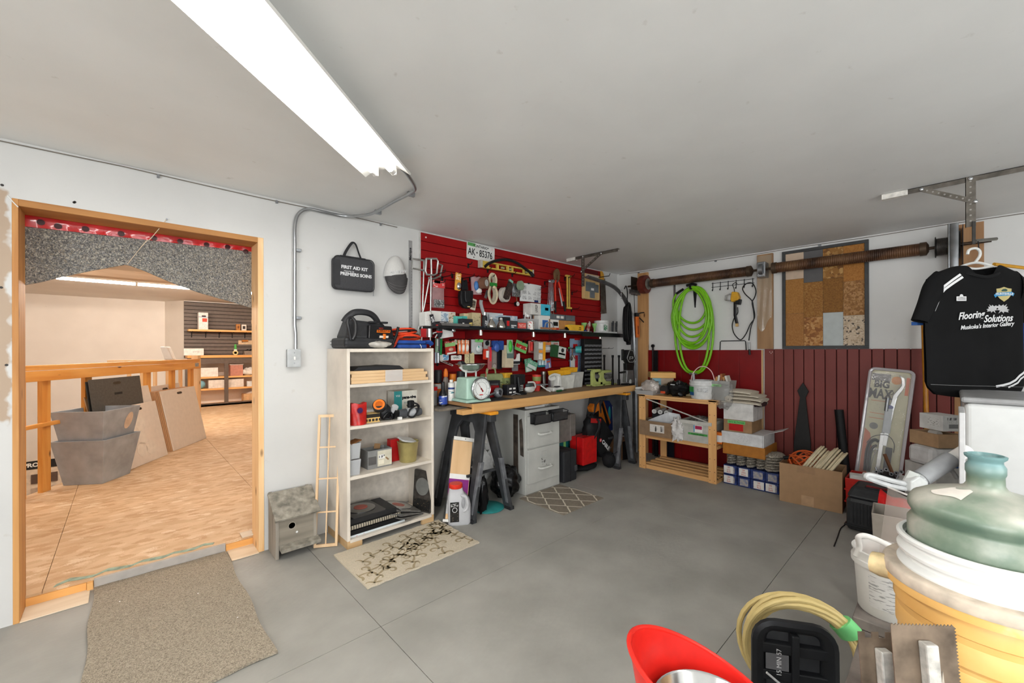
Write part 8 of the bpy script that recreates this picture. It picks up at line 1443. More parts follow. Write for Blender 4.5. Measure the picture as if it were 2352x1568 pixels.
ptext('Flooring',2205,726,16.5,.10,.4,.78,.0012); ptext('Solutions',2268,733,16.5,.04,.4,.78,.0012); ptext("Muskoka's Interior Gallery",2243,749,9.6,.08,.35,.86,.0006)
# maple leaves
def leaf(px,py,s,rot):
    pts=[(0,-1),(.12,-.45),(.55,-.6),(.45,-.3),(1,-.1),(.75,.1),(.85,.35),(.45,.3),(.35,.7),(.12,.5),(0,1),(-.12,.5),(-.35,.7),(-.45,.3),(-.85,.35),(-.75,.1),(-1,-.1),(-.45,-.3),(-.55,-.6),(-.12,-.45)]
    X,Z=L_(px,py); y=yb(px,py)-.003; c,s_=math.cos(rot),math.sin(rot); S_=s*k_
    ob('maple_leaf_print',M().prism([(X+(p[0]*c-p[1]*s_)*S_,Z+(p[0]*s_+p[1]*c)*S_*.75) for p in pts],y-.0006,y,'y'),C(186,186,186,.6),t)
leaf(2255,711,15,.5); leaf(2279,711,17,-.6)
# crest
X,Z=L_(2281,678); y=yb(2281,678)-.003
ob('crest_shield',M().prism([(X+a*k_,Z+b*k_) for a,b in ((-17,12),(-9,13),(0,16),(9,13),(17,12),(16,-2),(10,-10),(0,-17),(-10,-10),(-16,-2))],y-.001,y,'y'),C(190,176,120,.5),t); ob('crest_ribbon',M().prism([(X+a*k_,Z+b*k_) for a,b in ((-23,-2),(-17,3),(17,5),(23,1),(20,-5),(17,-3),(-17,-5),(-20,-8))],y-.002,y-.001,'y'),C(60,140,190,.5),t); text('HUNTSVILLE',t,(X,y-.003,Z),7*k_,C(230,230,225,.5),bold=.0004); ob('crest_tree',M().prism([(X+a*k_,Z+b*k_) for a,b in ((-7,7),(-3,11),(3,12),(8,9),(5,6),(-4,6))],y-.002,y-.001,'y'),C(60,90,80,.5),t)
X,Z=L_(2186,688); y=yb(2186,688)-.003; ob('brand_patch',M().box(X-11*k_,X+11*k_,y-.001,y,Z-5*k_,Z+5*k_),LT,t); ob('brand_patch_top',M().cyl((X,y-.001,Z+6*k_),(X,y,Z+6*k_),4*k_,n=12),LT,t)
for q in (1.5,-1.5): ob('brand_print',M().box(X-9*k_,X+9*k_,y-.0018,y-.001,Z+q*k_-.5*k_,Z+q*k_+.6*k_),DK,t)
X,Z=L_(2233,643); ob('neck_label',M().box(X-6*k_,X+6*k_,-.0,.002,Z-3*k_,Z+3*k_),LT,t)
# hanger
t=T('coat_hanger','white plastic coat hanger carrying the black jersey','hanger',at(2240,612,dS),FA); WPl=C(214,214,210,.4)
Q=lambda px,py:((px-2240)*k_,.0,-(py-612)*k_)
ob('hook',M().tube(curve([Q(2222,584),Q(2226,574),Q(2240,570),Q(2250,576),Q(2250,588),Q(2240,602)],5),.0075,8),WPl,t,40); ob('shoulder_arm',M().tube(curve([Q(2190,622),Q(2212,610),Q(2240,603),Q(2262,606),Q(2280,612)],5),(.007,.008),8),WPl,t,40); ob('cross_bar',M().tube(curve([Q(2190,622),Q(2215,615),Q(2240,617),Q(2260,615),Q(2280,612)],5),.0065,8),WPl,t,40)
b0=at(2262,553,dS+.02); t=T('track_bolt','steel rod with black wire hook holding the white hanger','bolt',b0,FA); ob('rod',M().cyl((-.06,.0,0.0),(.07,0,.012),.010,n=10),metal(150,148,142,.25),t,40); ob('wire_hook',M().tube(curve([(-.045,0,.01),(-.05,-.01,-.015),(-.052,-.012,-.04),(-.045,-.012,-.052)],4),.003,6),INK,t,40); ob('strap_stub',M().box(-.075,-.055,.0,.004,-.02,.12),C(84,82,80,.4,.6),t)
# second jersey behind
b0=at(2290,640,dS+.09); t=T('sports_jersey','white and gold jersey hanging behind the black one','jersey',b0,FA); k2=(dS+.09)/F
def f2(u,v):
    y=620+285*v; a=itp(Lf,y)+8; b=itp(Rg,y)+30; x=a+(b-a)*u; return ((x-2290)*k2,.01*math.sin(u*9)-.02*math.sin(pi*u),-(y-640)*k2)
ob('body',M().grid(f2,20,16,.02,(0,1,0)),C(206,206,206,.8),t,80); ob('gold_shoulder',M().tube([((px-2290)*k2,-.02,-(py-640)*k2) for px,py in ((2275,608),(2300,611),(2340,616),(2390,626))],(.012,.010),8),C(206,150,50,.7),t,40); ob('blue_cuff',M().box((2100-2290)*k2,(2128-2290)*k2,-.02,.02,-(746-640)*k2,-(738-640)*k2),C(60,110,190,.6),t); ob('gold_cuff',M().box((2102-2290)*k2,(2110-2290)*k2,-.022,.018,-(738-640)*k2,-(732-640)*k2),C(206,170,70,.6),t); ob('blue_side',M().box((2350-2290)*k2,(2356-2290)*k2,-.03,.0,-(850-640)*k2,-(742-640)*k2),C(40,80,170,.6),t)
# curved track stub by the wall
t=T('door_track','short curved grey door track hanging beside the black cable drum','garage door track',(4.86,-.02,2.0),0); ob('rail',M().tube(curve([(.02,0,-.22),(.01,0,.0),(-.02,0,.14),(-.07,0,.26),(-.12,0,.36)],6),(.006,.024),8,flat=(1,0,0)),TRK,t,40); ob('lip',M().tube(curve([(.02,.03,-.22),(.01,.03,.0),(-.02,.03,.14),(-.07,.03,.26),(-.12,.03,.36)],6),.006,6),TRK,t,40)
one('steel_upright','grey steel upright standing against the wall beside the wainscot end','upright',M().box(-.03,.03,-.04,0,0,1.35),C(120,122,122,.45,.4),(XB-.001,-.085,0),RB)
# ================================================================ CRATE, CASE AND BAGS BY THE WAINSCOT
t=T('red_crate','red plastic crate full of hand tools and switch cartons','crate',(4.55,.40,.001),RB); CRD=C(186,34,24,.45,va=.1)
ob('crate_body',M().tray(.40,.30,.42,.32,.30,.012,0,.0),CRD,t,None,.004)
for z in (.10,.20): ob('crate_rib',M().tray(.424,.324,.426,.326,.012,.006,0,0,z),CRD,t)
for k,(x,y,w_,h,rz,lab) in enumerate(((-.12,-.11,.13,.10,.2,'a'),(-.03,-.06,.16,.11,-.1,'b'),(.05,.05,.22,.12,.0,'c'),(.13,-.02,.10,.13,.1,'d'))):
    c=ob('switch_carton',M().box(x-w_/2,x+w_/2,y-.03,y+.03,.22,.30+h*.35,rot=(.15,0,rz)),C(206,206,202,.5),t,None,.003); ob('carton_print',M().box(x-w_*.25,x,y-.034,y-.031,.28,.31,rot=(.15,0,rz)),pm((206,206,202),(70,70,74),60,.5),c)
ob('black_tool',M().box(-.01,.12,-.07,.02,.30,.36,rot=(.2,.3,.3)),BLK,t,None,.01); ob('wood_handle',M().cyl((.10,.0,.28),(.02,.06,.50),.012,n=10),C(110,70,44,.6),t,40)
rnd.seed(9)
for k in range(8):
    x=-.02+.03*k; ob('spanner',M().tube([(x,-.08+.02*(k%3),.26),(x+.05*rnd.uniform(-1,1),-.05,.36+.05*rnd.random())],.007,7),STEEL,t,40); ob('spanner_end',M().lathe([(.006,-.004),(.015,-.004),(.015,.004),(.006,.004),(.006,-.004)],12,(x,-.06,.37+.015*(k%3)),axis='y'),CHR,t,40)
ob('grey_tube',M().tube(curve([(-.06,-.1,.30),(.0,-.12,.35),(.06,-.1,.33),(.04,-.06,.3)],5),.010,8),C(120,112,104,.4,.5),t,40)
# black moulded case
cp=[(0,.05),(.03,.0),(.40,.0),(.43,.05),(.43,.27),(.36,.33),(.10,.33),(0,.27)]
t=T('power_tool_case','large black moulded power tool case on the floor before the red crate','case',(4.02,.555,.001),RB-.05); PC=C(48,49,51,.5,va=.2,sc=20,bu=.06)
ob('shell',M().hexa([(0,0,0),(.40,0,0),(.40,.30,0),(0,.30,0)],[(0,0,.25),(.40,0,.25),(.40,.30,.25),(0,.30,.25)]),PC,t,None,.03); ob('sloped_top',M().hexa([(0,0,.25),(.40,0,.25),(.40,.30,.25),(0,.30,.25)],[(.03,.06,.325),(.37,.06,.325),(.37,.28,.325),(.03,.28,.325)]),PC,t,None,.02); ob('base_rim',M().box(-.008,.408,-.008,.308,.03,.045),C(26,26,28,.5),t,None,.004)
ob('handle_recess',M().box(.10,.24,.07,.13,.318,.332),C(20,20,22,.5),t,None,.006); ob('red_handle',M().box(.11,.23,.08,.10,.332,.342),C(110,20,24,.5),t); ob('latch',M().box(.20,.28,-.016,.0,.02,.06),BLK,t,None,.004)
for k in range(8): ob('shell_rib',M().box(.04+.02*k,.05+.02*k,-.0045,.0,.06,.22),C(40,41,43,.5),t,None,.002)
one('floor_cable','thin black cable lying on the floor beside the black case','cable',M().tube(curve([(0,0,.004),(-.12,.01,.004),(-.3,.0,.004),(-.5,-.01,.004)],5),.004,6),INK,(4.10,.57,0),sm=40)
# red bag on black duffel
t=T('duffel_bag','black duffel bag with bright red flap beside the moulded case','bag',(3.70,.26,.0),RB); ob('duffel',M().ell((.12,.0,.16),.22,.16,.16,26,16,.25,4,3),C(22,22,24,.7),t,60)
def redf(u,v): return (-.07+.30*u+.02*v,-.15+.20*v*(1-.25*u)-.035*math.sin(pi*u),.24+.20*math.sin(pi*(.15+.75*v))*(1-.25*u)-.05*(1-v)*u+.012*math.sin(u*13+v*5))
ob('red_flap',M().grid(redf,16,12,.012,(0,1,0)),C(206,20,22,.6,va=.15),t,70); ob('red_patch',M().ell((.27,-.10,.20),.05,.04,.045,14,10,.2,2),C(206,20,22,.6),t,60); ob('zip_edge',M().tube(curve([(-.09,-.14,.16),(.0,-.165,.175),(.12,-.165,.15)],5),.004,6),C(120,120,120,.4),t,40)
# ---- drain pump / hose tool
D=1.85; b0=at(2105,1100,D); t=T('siphon_pump','grey and white tube pump with big white nut and hose loop lying over the bags','pump',b0,FA); kD=D/F
Q=lambda px,py,y=0:((px-2105)*kD,y,-(py-1100)*kD)
ob('barrel',M().cyl(Q(2115,1098),Q(2185,1054),.035,n=18),C(150,152,154,.4),t,40); ob('white_tube',M().cyl(Q(2180,1058),Q(2222,1032),.026,n=16),WHT,t,40); ob('clear_collar',M().cyl(Q(2105,1106),Q(2122,1093),.030,n=16),clear((220,222,222),.6),t,40)
nut=M().prism([(.045*math.cos(q),.045*math.sin(q)) for q in [2*pi*i/6 for i in range(6)]],-.02,.02,'y'); nut.xf(Matrix.Translation(Q(2098,1112,-.01))@Matrix.Rotation(.5,4,'Y')); ob('hex_nut',nut,C(206,208,206,.4),t,None,.006); ob('wing',M().tube([Q(2085,1112),Q(2100,1085)],(.014,.022),8),C(196,200,196,.4),t,40); ob('red_insert',M().cyl(Q(2092,1122,-.035),Q(2092,1122,-.02),.018,n=12),C(150,30,36,.5),t,40)
ob('hose_loop',M().tube(curve([Q(2085,1112),Q(2050,1104),Q(2015,1094),Q(1995,1090),Q(1990,1094),Q(2000,1100),Q(2040,1114),Q(2080,1122)],5),.011,8),C(200,202,202,.4),t,40); ob('prong',M().tube([Q(2170,1065),Q(2190,1085),Q(2198,1098)],.009,8),C(170,172,172,.4),t,40)
# ---- cartons at the wall, right of the pole
def boxat(name,label,cat,px0,px1,py0,py1,d,dep,mat,zbase=None,rz=0,bev=.003):
    a=at(px0,py1,d); b=at(px1,py0,d); w_=(px1-px0)/F*d; h=(py1-py0)/F*d; c=(at(px0,py1,d)+at(px1,py1,d))/2
    if zbase is not None: h=b.z-zbase; c.z=zbase
    t=T(name,label,cat,c,FA+rz); ob('body',M().box(-w_/2,w_/2,0,dep,0,h),mat,t,None,bev); return t,w_,h
d1=2.75
t,w_,h=boxat('carton_tower','tall grey carton on the floor under the cartons beside the pole','box',2150,2215,1075,1090,d1,.22,C(176,174,170,.6),0.001); zq=t.location.z+h
t,w_,h=boxat('plastic_bag','white plastic sack slumped on the tall carton','sack',2142,2210,1030,1075,d1,.18,C(206,206,206,.35),zq+.001,bev=.03); zq2=t.location.z+h; ob('blue_patch',M().box(.02,w_/2,-.004,-.001,.0,h*.55),C(30,70,130,.4),t)
t,w_,h=boxat('cardboard_box','open brown cardboard box under the barcode carton','box',2155,2212,998,1030,d1,.20,C(172,140,106,.7),zq2+.001); zq3=t.location.z+h; ob('tape_roll',M().cyl((-w_/2+.03,.02,h),(-w_/2+.03,.08,h),.02,n=12),C(180,176,170,.4),t,40)
t,w_,h=boxat('barcode_carton','white carton with barcode near the wainscot end','box',2166,2212,955,998,d1,.16,C(214,214,212,.5),zq3+.021); rect(t,'barcode',-w_/2+.03,.03,h*.72,h*.88,0,pm((214,214,212),(40,40,40),160,.5,asp=(1,1,.05))); rect(t,'grey_window',-w_/2+.04,w_/2-.005,.02,h*.45,0,C(126,126,126,.4)); rect(t,'printed_text',-w_/2+.03,w_/2-.02,h*.52,h*.64,0,pm((214,214,212),(120,120,120),110,.4))
ob('side_print',M().box(-w_/2-.001,-w_/2,.02,.1,h*.3,h*.8),pm((214,214,212),(90,90,90),60,.4),t)
# ---- white appliance
AX=3.10; ay=-.045
hA=H-(928-802.2)/F*((FW.x*AX+FW.y*ay)); t=T('white_appliance','tall white appliance with grey lid edge standing behind the green bottle','appliance',(AX,ay,0),RB)
ob('cabinet',M().box(0,.62,0,.62,0.001,hA),C(206,207,205,.3,va=.02),t,None,.025,None,None,4); ob('grey_lid',M().box(-.012,.64,-.0,.64,hA+.001,hA+.03),C(150,150,150,.4),t,None,.012); ob('lid_gap',M().box(.42,.63,-.003,.0,hA+.008,hA+.014),C(90,90,88,.5),t)
one('melamine_board','narrow grey white board standing on edge beside the appliance','panel',M().box(-.012,.006,-.28,.0,0.001,H-(940-802.2)/F*(FW.x*2.72+FW.y*-.0)),C(196,196,196,.5),(2.84,-.035,0),RB,bev=.003)
# ================================================================ FOREGROUND PAILS
DW=wood((40,30,26),(66,50,42),'x',6,.6,10); GRT=C(120,112,106,.6,va=.3,sc=10)
def stool(name,label,x0,x1,y0,y1,h):
    t=T(name,label,'stool',((x0+x1)/2,(y0+y1)/2,0)); w_=(x1-x0)/2; d=(y1-y0)/2
    ob('top_board',M().box(-w_,w_,-d,d,h-.04,h),GRT,t,None,.004); ob('apron',M().box(-w_+.01,w_-.01,-d+.01,d-.01,h-.10,h-.04),DW,t)
    for sx in (-1,1):
        for sy in (-1,1): ob('leg',M().box(sx*(w_-.03)-.025,sx*(w_-.03)+.025,sy*(d-.03)-.025,sy*(d-.03)+.025,0,h-.10),DW,t,None,.003)
    ob('lower_shelf',M().box(-w_+.02,w_-.02,-d+.02,d-.02,.10,.12),DW,t)
stool('wooden_stool','dark stained stool with worn grey top under the small white pail',2.10,2.50,-.10,.27,.32)
stool('wooden_stool','dark stained stool under the yellow bucket and trowels',.98,1.74,-.34,.20,.47)
# small pail
p=Vector((2.24,.175,.3205)); t=T('small_pail','small white labelled pail with tilted handle and orange residue','pail',p,FA); WPm=C(214,212,206,.4,va=.04)
ob('pail',M().lathe([(0,0),(.090,0),(.094,.006),(.106,.185),(.116,.188),(.116,.208),(.109,.210),(.109,.236),(.114,.238),(.114,.244),(.104,.244),(.100,.19),(.088,.01),(0,.008)],36),WPm,t,50); ob('paper_label',M().lathe([(.0978,.045),(.1065,.165)],36) if 0 else M().grid(lambda u,v:((.0965+.0075*v+.001)*math.cos(-2.9+1.9*u),(.0965+.0075*v+.001)*math.sin(-2.9+1.9*u),.04+.125*v),16,4),pm((206,204,200),(150,148,146),90,.42,asp=(.3,.3,2)),t,60)
ob('orange_residue',M().lathe([(0,.15),(.098,.15),(.098,.152),(0,.153)],28),C(206,110,70,.6,va=.4,sc=20),t); ob('handle',M().tube(curve([(-.112,.02,.215),(-.115,.0,.26),(-.135,-.02,.31),(-.10,-.03,.315),(-.02,-.06,.28),(.07,-.09,.235),(.1,-.06,.215)],6),(.005,.010),8),C(222,218,212,.4),t,40)
# grey bin and clear jug behind it
t=T('grey_bin','taupe plastic bin standing between the duffel and the small pail','bin',(2.82,.17,.001),FAr(2062)); ob('bin',M().tray(.17,.16,.22,.20,.56,.006),C(140,132,122,.4,va=.1),t,None,.01)
t=T('clear_scoop','clear plastic scoop leaning out of the small pail','scoop',(2.30,.15,.50),FAr(2060)); ob('scoop',M().grid(lambda u,v:(-.06+.15*u+.03*v,.03-.05*math.sin(pi*u),.30*v*(1-.15*u)),10,10,.004,(0,1,0)),clear((226,214,206),.2,.1),t,70); ob('rim',M().tube(curve([(-.03,.03,.30),(.04,-.02,.29),(.12,.03,.255)],5),.004,6),clear((240,236,232),.7),t,40)
# yellow bucket, white pails, carboy
cx,cy=1.47,-.055
def yellowm():
    m,nt,b=nm('dusty_yellow_plastic'); no=nd(nt,'ShaderNodeTexNoise'); no.inputs['Scale'].default_value=9; no.inputs['Detail'].default_value=6; v=obc(nt); nt.links.new(v,no.inputs['Vector'])
    nt.links.new(ramp(nt,no.outputs[0],((.3,lin((226,172,92))),(.60,lin((232,186,112))),(.72,lin((210,194,168))))),b.inputs['Base Color']); b.inputs['Roughness'].default_value=.45; return m
t=T('yellow_bucket','large dusty yellow ribbed bucket holding nested white pails','bucket',(cx,cy,.4705)); prof=[(0,0),(.135,0)]
hB=.375
for k in range(5):
    z=.02+k*.066; r=.138+.024*z/hB; prof+=[(r,z),(r+.004,z+.004),(r+.004,z+.05),(r,z+.056)]
prof+=[(.164,hB-.05),(.176,hB-.045),(.178,hB-.01),(.174,hB),(.162,hB),(.160,hB-.05),(.132,.012),(0,.01)]
ob('bucket',M().lathe(prof,56),yellowm(),t,35); ob('dusty_rim',M().lathe([(.1785,hB-.026),(.180,hB-.022),(.180,hB-.004),(.175,hB+.0012),(.161,hB+.0012)],56),C(196,182,164,.6,va=.2,sc=20),t,50)
lug=Vector((-.03,.18,0)); ob('handle_lug',M().lathe([(0,-.02),(.028,-.02),(.03,0),(.026,.02),(0,.022)],18,axis='x').xf(Matrix.Translation((lug.x,lug.y,hB-.03))@Matrix.Rotation(pi/2-.2,4,'Z')),C(206,184,140,.5,va=.2,sc=30),t,50)
ez=.471+hB
WPr=[(0,0),(.125,0),(.128,.005),(.142,.24)]
for k in range(3): WPr+=[(.136,.243+.034*k),(.152,.249+.034*k),(.1535,.256+.034*k),(.150,.262+.034*k),(.136,.268+.034*k)]
WPr+=[(.137,.345),(.153,.349),(.154,.356),(.149,.361),(.142,.360),(.138,.25),(.122,.01),(0,.008)]
zP=.922-.361
t=T('white_pail','white ribbed pail with wire handle nested in the yellow bucket','pail',(cx,cy,zP)); ob('pail',M().lathe(WPr,56),C(224,224,220,.35,va=.03),t,40)
ang=math.atan2(-.25,-1.0); 
def rim(a,z,r): return (r*math.cos(a),r*math.sin(a),z)
ob('wire_bail',M().tube([rim(3.62,.262,.158),rim(3.75,.25,.168),rim(3.95,.238,.172),rim(4.2,.23,.172),rim(4.5,.228,.168)],.003,6),C(110,110,110,.35,.6),t,40); ob('bail_ear',M().box(-.015,.015,-.004,.004,-.02,.02).xf(Matrix.Translation(rim(3.66,.255,.155))@Matrix.Rotation(3.66+pi/2,4,'Z')),C(216,216,212,.4),t,None,.003)
def carboym():
    m,nt,b=nm('dusty_green_plastic'); no=nd(nt,'ShaderNodeTexNoise'); no.inputs['Scale'].default_value=7; no.inputs['Detail'].default_value=7; v=obc(nt); nt.links.new(v,no.inputs['Vector'])
    sp=nt.nodes.new('ShaderNodeSeparateXYZ'); nt.links.new(v,sp.inputs[0])
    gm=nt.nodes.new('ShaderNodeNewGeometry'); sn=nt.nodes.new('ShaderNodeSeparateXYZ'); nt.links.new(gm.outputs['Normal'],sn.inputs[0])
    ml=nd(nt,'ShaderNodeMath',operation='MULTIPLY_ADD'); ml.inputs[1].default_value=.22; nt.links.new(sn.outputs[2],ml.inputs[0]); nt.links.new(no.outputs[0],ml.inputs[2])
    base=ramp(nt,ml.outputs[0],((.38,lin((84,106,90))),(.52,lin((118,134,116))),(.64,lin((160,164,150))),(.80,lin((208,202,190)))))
    zr=nd(nt,'ShaderNodeMapRange'); zr.inputs[1].default_value=.435; zr.inputs[2].default_value=.47; nt.links.new(sp.outputs[2],zr.inputs[0])
    mx=nd(nt,'ShaderNodeMix',data_type='RGBA'); nt.links.new(zr.outputs[0],mx.inputs[0]); nt.links.new(base,mx.inputs[6]); mx.inputs[7].default_value=(*lin((110,146,146)),1)
    nt.links.new(mx.outputs[2],b.inputs['Base Color']); b.inputs['Roughness'].default_value=.35; b.inputs['Transmission Weight'].default_value=.12; return m
zc=.642
t=T('water_bottle','dusty green plastic water carboy standing in the white pail','bottle',(cx,cy,zc)); 
cprof=[(0,0),(.118,0),(.128,.012),(.130,.08),(.124,.10),(.124,.13),(.131,.15),(.132,.20),(.125,.222),(.125,.236),(.132,.256),(.134,.275),(.134,.312),(.126,.325),(.126,.333),(.133,.346),(.133,.360),(.125,.374),(.102,.388),(.072,.398),(.047,.405),(.036,.411),(.031,.420),(.0305,.44),(.033,.447),(.033,.462),(.0285,.470),(.028,.476),(.034,.482),(.035,.487),(.030,.489),(.026,.486),(.024,.47),(.026,.42),(.05,.385)]
ob('carboy',M().lathe(cprof,56),carboym(),t,50)
# torn paper label on the shoulder
def lab(u,v):
    a=1.95+.75*u; rr=.05+.045*v+.006*math.sin(u*6); zz=.39 
    # follow the shoulder profile
    for (r0,z0),(r1,z1) in zip(cprof[16:22],cprof[17:23]):
        if r1<=rr<=r0: zz=z0+(z1-z0)*(r0-rr)/(r0-r1); break
    return (rr*math.cos(a),rr*math.sin(a),zz+.0018)
ob('torn_label',M().grid(lab,12,8),C(224,216,206,.7,va=.06,sc=30),t,60)
# trowels
def trowel(label,px0,px1,py,d,notch,w_):
    p=at((px0+px1)/2,py,d); t=T('notched_trowel',label,'trowel',(p.x,p.y,.4715),rot=(-.10,0,FA-.05)); h=p.z-.4715
    pts=[(-w_/2,0)]; n=max(3,int(w_/notch)); 
    if notch>.008:
        pts+=[(-w_/2,h-.012)]
        for k in range(n):
            x=-w_/2+w_*k/n; pts+=[(x,h),(x+w_/n*.5,h),(x+w_/n*.5,h-.012),(x+w_/n*.98,h-.012)]
        pts+=[(w_/2,h-.012),(w_/2,0)]
    else:
        for k in range(n): x=-w_/2+w_*k/n; pts+=[(x,h-.004),(x+w_/n/2,h)]
        m_=int(h/notch)
        for k in range(m_): z=h-.004-(h-.01)*k/m_; pts+=[(w_/2,z),(w_/2+.004,z-(h-.01)/m_/2)]
        pts+=[(w_/2,0)]
    ob('blade',M().prism(pts,0,.0015,'y'),C(126,110,94,.45,.45,.35,14,.1),t); ob('stiffener',M().box(-.012,.012,-.02,0,.0,h-.03),C(190,186,178,.5,.2,.25,40,.2),t,None,.003); ob('mortar_crust',M().prism([(.02,h*.3),(.035,h*.5),(.03,h*.75),(.02,h*.6),(.01,h*.45)],-.002,0,'y'),C(176,166,152,.9),t)
trowel('square notched steel trowel crusted with mortar before the yellow bucket',2003,2087,1472,.86,.026,.085); trowel('fine toothed steel trowel with rusty end before the yellow bucket',2087,2227,1458,.80,.0065,.122)
# red tub with steel bowl
p=at(1626,1500,1.02); t=T('red_tub','red plastic tub with a sloping rim and steel bowl inside','tub',(p.x,p.y,.30),FA)
def tubf(r0,r1,h,inv=0):
    def f(u,v):
        a=2*pi*u; r=r0+(r1-r0)*v; z=h*v*(1+.0)+v*(-.16*math.cos(a)*r1/.18*.5-.02*math.sin(a)*0); return (r*math.cos(a)*(1.02),r*math.sin(a),z)
    return f
hT=.245
m=M().grid(tubf(.13,.185,hT),48,8); m.grid(tubf(.125,.177,hT-.002),48,8); 
top=[tubf(.13,.185,hT)(i/48,1) for i in range(48)]; inn=[tubf(.125,.177,hT-.002)(i/48,1) for i in range(48)]
m.add(top+inn,[(i,(i+1)%48,48+(i+1)%48,48+i) for i in range(48)]); m.lathe([(.126,0),(0,.0)],48); ob('tub',m,C(222,38,30,.35,va=.05),t,60); ob('rolled_rim',M().tube(top,.006,8,True),C(226,46,36,.35),t,40)
ob('steel_bowl',M().lathe([(0,.09),(.06,.095),(.10,.12),(.125,.185),(.130,.188),(.104,.115),(.06,.088),(0,.084)],40,(.0,0,.0)),metal(196,196,194,.15),t,50)
t=T('plastic_crate','low black crate under the red tub','crate',(p.x,p.y,.001),FA); ob('body',M().tray(.30,.30,.32,.32,.298,.01),C(36,36,38,.5),t); ob('lid',M().box(-.16,.16,-.16,.16,.288,.298),C(40,40,42,.5),t)
# cream cable coil with green tape, black plastic stand
p=at(1850,1500,1.56); t=T('cable_coil','coil of cream cable bound with green tape standing on the floor','cable',(p.x,p.y,.0),FA); t.rotation_euler=(-.12,0,FA-.45); CC=C(206,184,124,.45,va=.06)
for k in range(9):
    r_=.20-.012*(k%4); yy=-.03+.009*k; pts=[((r_*(1+.05*math.sin(k)))*math.cos(q)+.008*math.sin(k*3),yy+.012*math.sin(q*2+k),.212+r_*math.sin(q)+.004*math.cos(k*2)) for q in [2*pi*i/30 for i in range(30)]]; ob('cable_loop',M().tube(pts,.0105,8,True),CC,t,40)
ob('green_tape',M().tube([(.205*math.cos(q),-.0,.212+.205*math.sin(q)) for q in (.38,.46,.54,.62)],(.05,.036),12,flat=(0,1,0)) if 0 else M().tube([(.183*math.cos(q),.004,.212+.183*math.sin(q)) for q in (.62,.71,.80,.89)],(.034,.052),14),C(120,206,130,.6),t,50)
p=at(1822,1500,1.46); t=T('plastic_grille','black slotted plastic stand with grey sticker before the cable coil','stand',(p.x,p.y,.001),FA-.25); KB=C(34,35,37,.4,va=.1); hG=.395
pw=.118
op=[(x,z+hG/2) for x,z in rbox(pw*2,hG,0,.055,5)]
ob('outer_rim',M().tube([(x*.93,0,z) for x,z in op],(.018,.03),8,True),KB,t,40); ob('center_rib',M().box(-.012,.012,-.025,.02,.02,hG-.02),KB,t,None,.004)
for z in (hG*.80,hG*.56,hG*.30): ob('cross_rib',M().box(-pw*.9,pw*.9,-.015,.015,z-.018,z+.018),KB,t,None,.004)
ob('back_web',M().box(-pw*.9,pw*.9,.01,.014,.03,hG-.03),C(60,61,63,.5),t); ob('grey_sticker',M().box(-pw*.78,-.02,-.018,-.015,hG*.62,hG*.76),C(110,110,112,.5),t); text('15 MIN 57',t,(-.05,-.0185,hG*.69),.022,LT,rot=(pi/2,-pi/2,0)); ob('sticker_small',M().box(.02,.05,-.018,-.015,hG*.36,hG*.5),C(150,150,150,.5),t); ob('yellow_core',M().box(-.05,.05,.0141,.03,hG*.70,hG*.85),C(206,150,40,.5),t); ob('white_rod',M().tube([(-.10,-.05,hG*.64),(.04,-.06,hG*.38)],.004,6),C(206,206,204,.4),t,40)
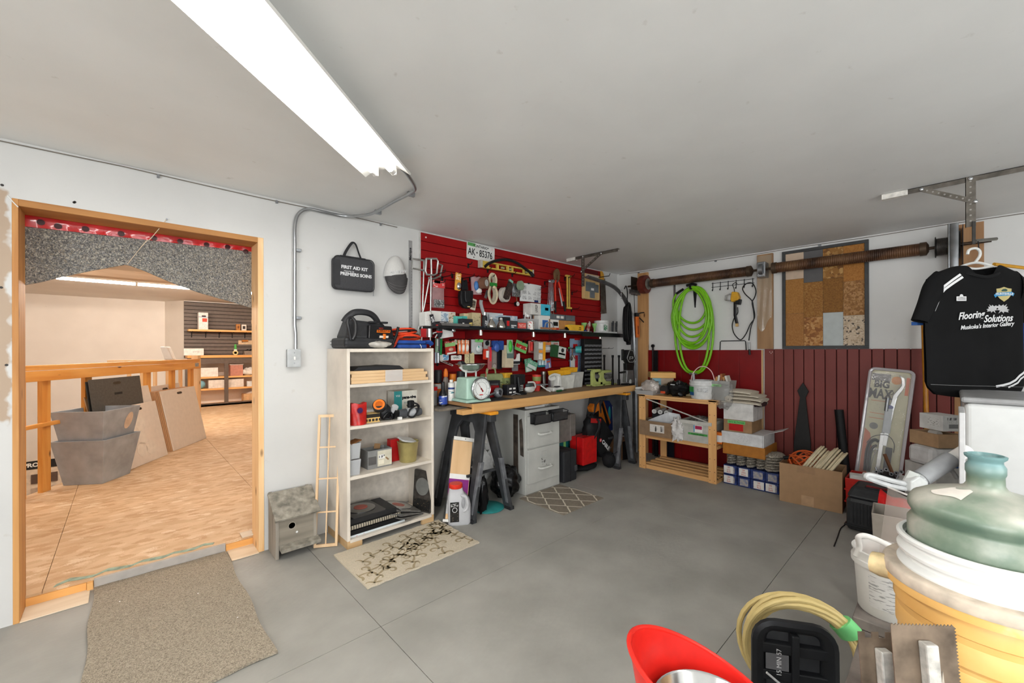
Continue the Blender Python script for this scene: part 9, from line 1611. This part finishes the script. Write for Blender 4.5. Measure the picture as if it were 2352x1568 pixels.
# rugs
def scrolls():
    m=M(); r_=random.Random(21)
    def stroke(x,y,a,k,L,w0):
        n=14; vs=[]; px,py=x,y
        for i in range(n+1):
            f=i/n; w_=w0*math.sin(pi*min(.999,.12+.88*f))**.7*(1-.55*f); nx,ny=-math.sin(a),math.cos(a)
            cl=lambda X,Y:(min(max(X,.008),.812),min(max(Y,.008),.522),.0118)
            vs+=[cl(px+nx*w_,py+ny*w_),cl(px-nx*w_,py-ny*w_)]; px+=math.cos(a)*L/n; py+=math.sin(a)*L/n; a+=k*(.5+1.6*f)/n
        m.add(vs,[(2*i,2*i+1,2*i+3,2*i+2) for i in range(n)])
    for vx,vy,va in ((.05,.02,1.0),(.30,.0,1.2),(.55,.03,1.5),(.80,.05,2.0),(.10,.30,.6),(.42,.28,.5),(.70,.30,1.1),(.0,.15,.3)):
        x,y,a=vx,vy,va
        for s_ in range(7):
            sg=1 if s_%2 else -1
            stroke(x,y,a,sg*1.0,.11,.010); stroke(x,y,a+sg*.9,sg*5.0,.13,.011); stroke(x,y,a-sg*.8,-sg*2.2,.07,.009)
            x+=math.cos(a)*.085; y+=math.sin(a)*.085; a+=sg*.55+r_.uniform(-.2,.2)
            if not(-.02<x<.84 and -.02<y<.55): break
    return m
t=T('scroll_rug','beige rug with brown scroll pattern before the bookcase','rug',(1.018,2.30,.0005)); ob('pile',M().grid(lambda u,v:(.82*u+.004*math.sin(v*40)*(u>.5),.53*v+.003*math.sin(u*60),.001+.0008*math.sin(u*9+v*7)),30,20,.010,(0,0,1)),C(206,194,172,.95,va=.07,sc=120,bu=.5),t,60); ob('scroll_motif',scrolls(),C(164,148,118,.95,va=.05,sc=60),t)
for x,y in ((.45,.30),(.62,.44)): ob('burn_mark',M().cyl((x,y,.0112),(x,y,.0128),.006,n=8),INK,t)
t=T('lattice_rug','grey brown rug with white lattice lines before the filing cabinet','rug',(2.655,2.20,.0005)); RW_,RH_=.57,.53; ob('pile',M().box(0,RW_,0,RH_,0,.008),C(134,124,110,.95,va=.1,sc=60,bu=.4),t,None,.002)
LN=C(214,204,186,.95,va=.05)
def latl(j):
    pts=[]
    for i in range(61):
        y=RH_*i/60; ph=2*pi*y/.265+.6; c_=math.cos(ph); x=.02+j*.096+(-1)**j*.043*(c_+.12*math.cos(3*ph)); pts.append((x,y,.0084))
    return [p for p in pts if .004<p[0]<RW_-.004]
for j in range(7):
    q=latl(j)
    if len(q)>8: ob('lattice_line',M().tube(q,(.0062,.0010),6,flat=(1,0,0)),LN,t)
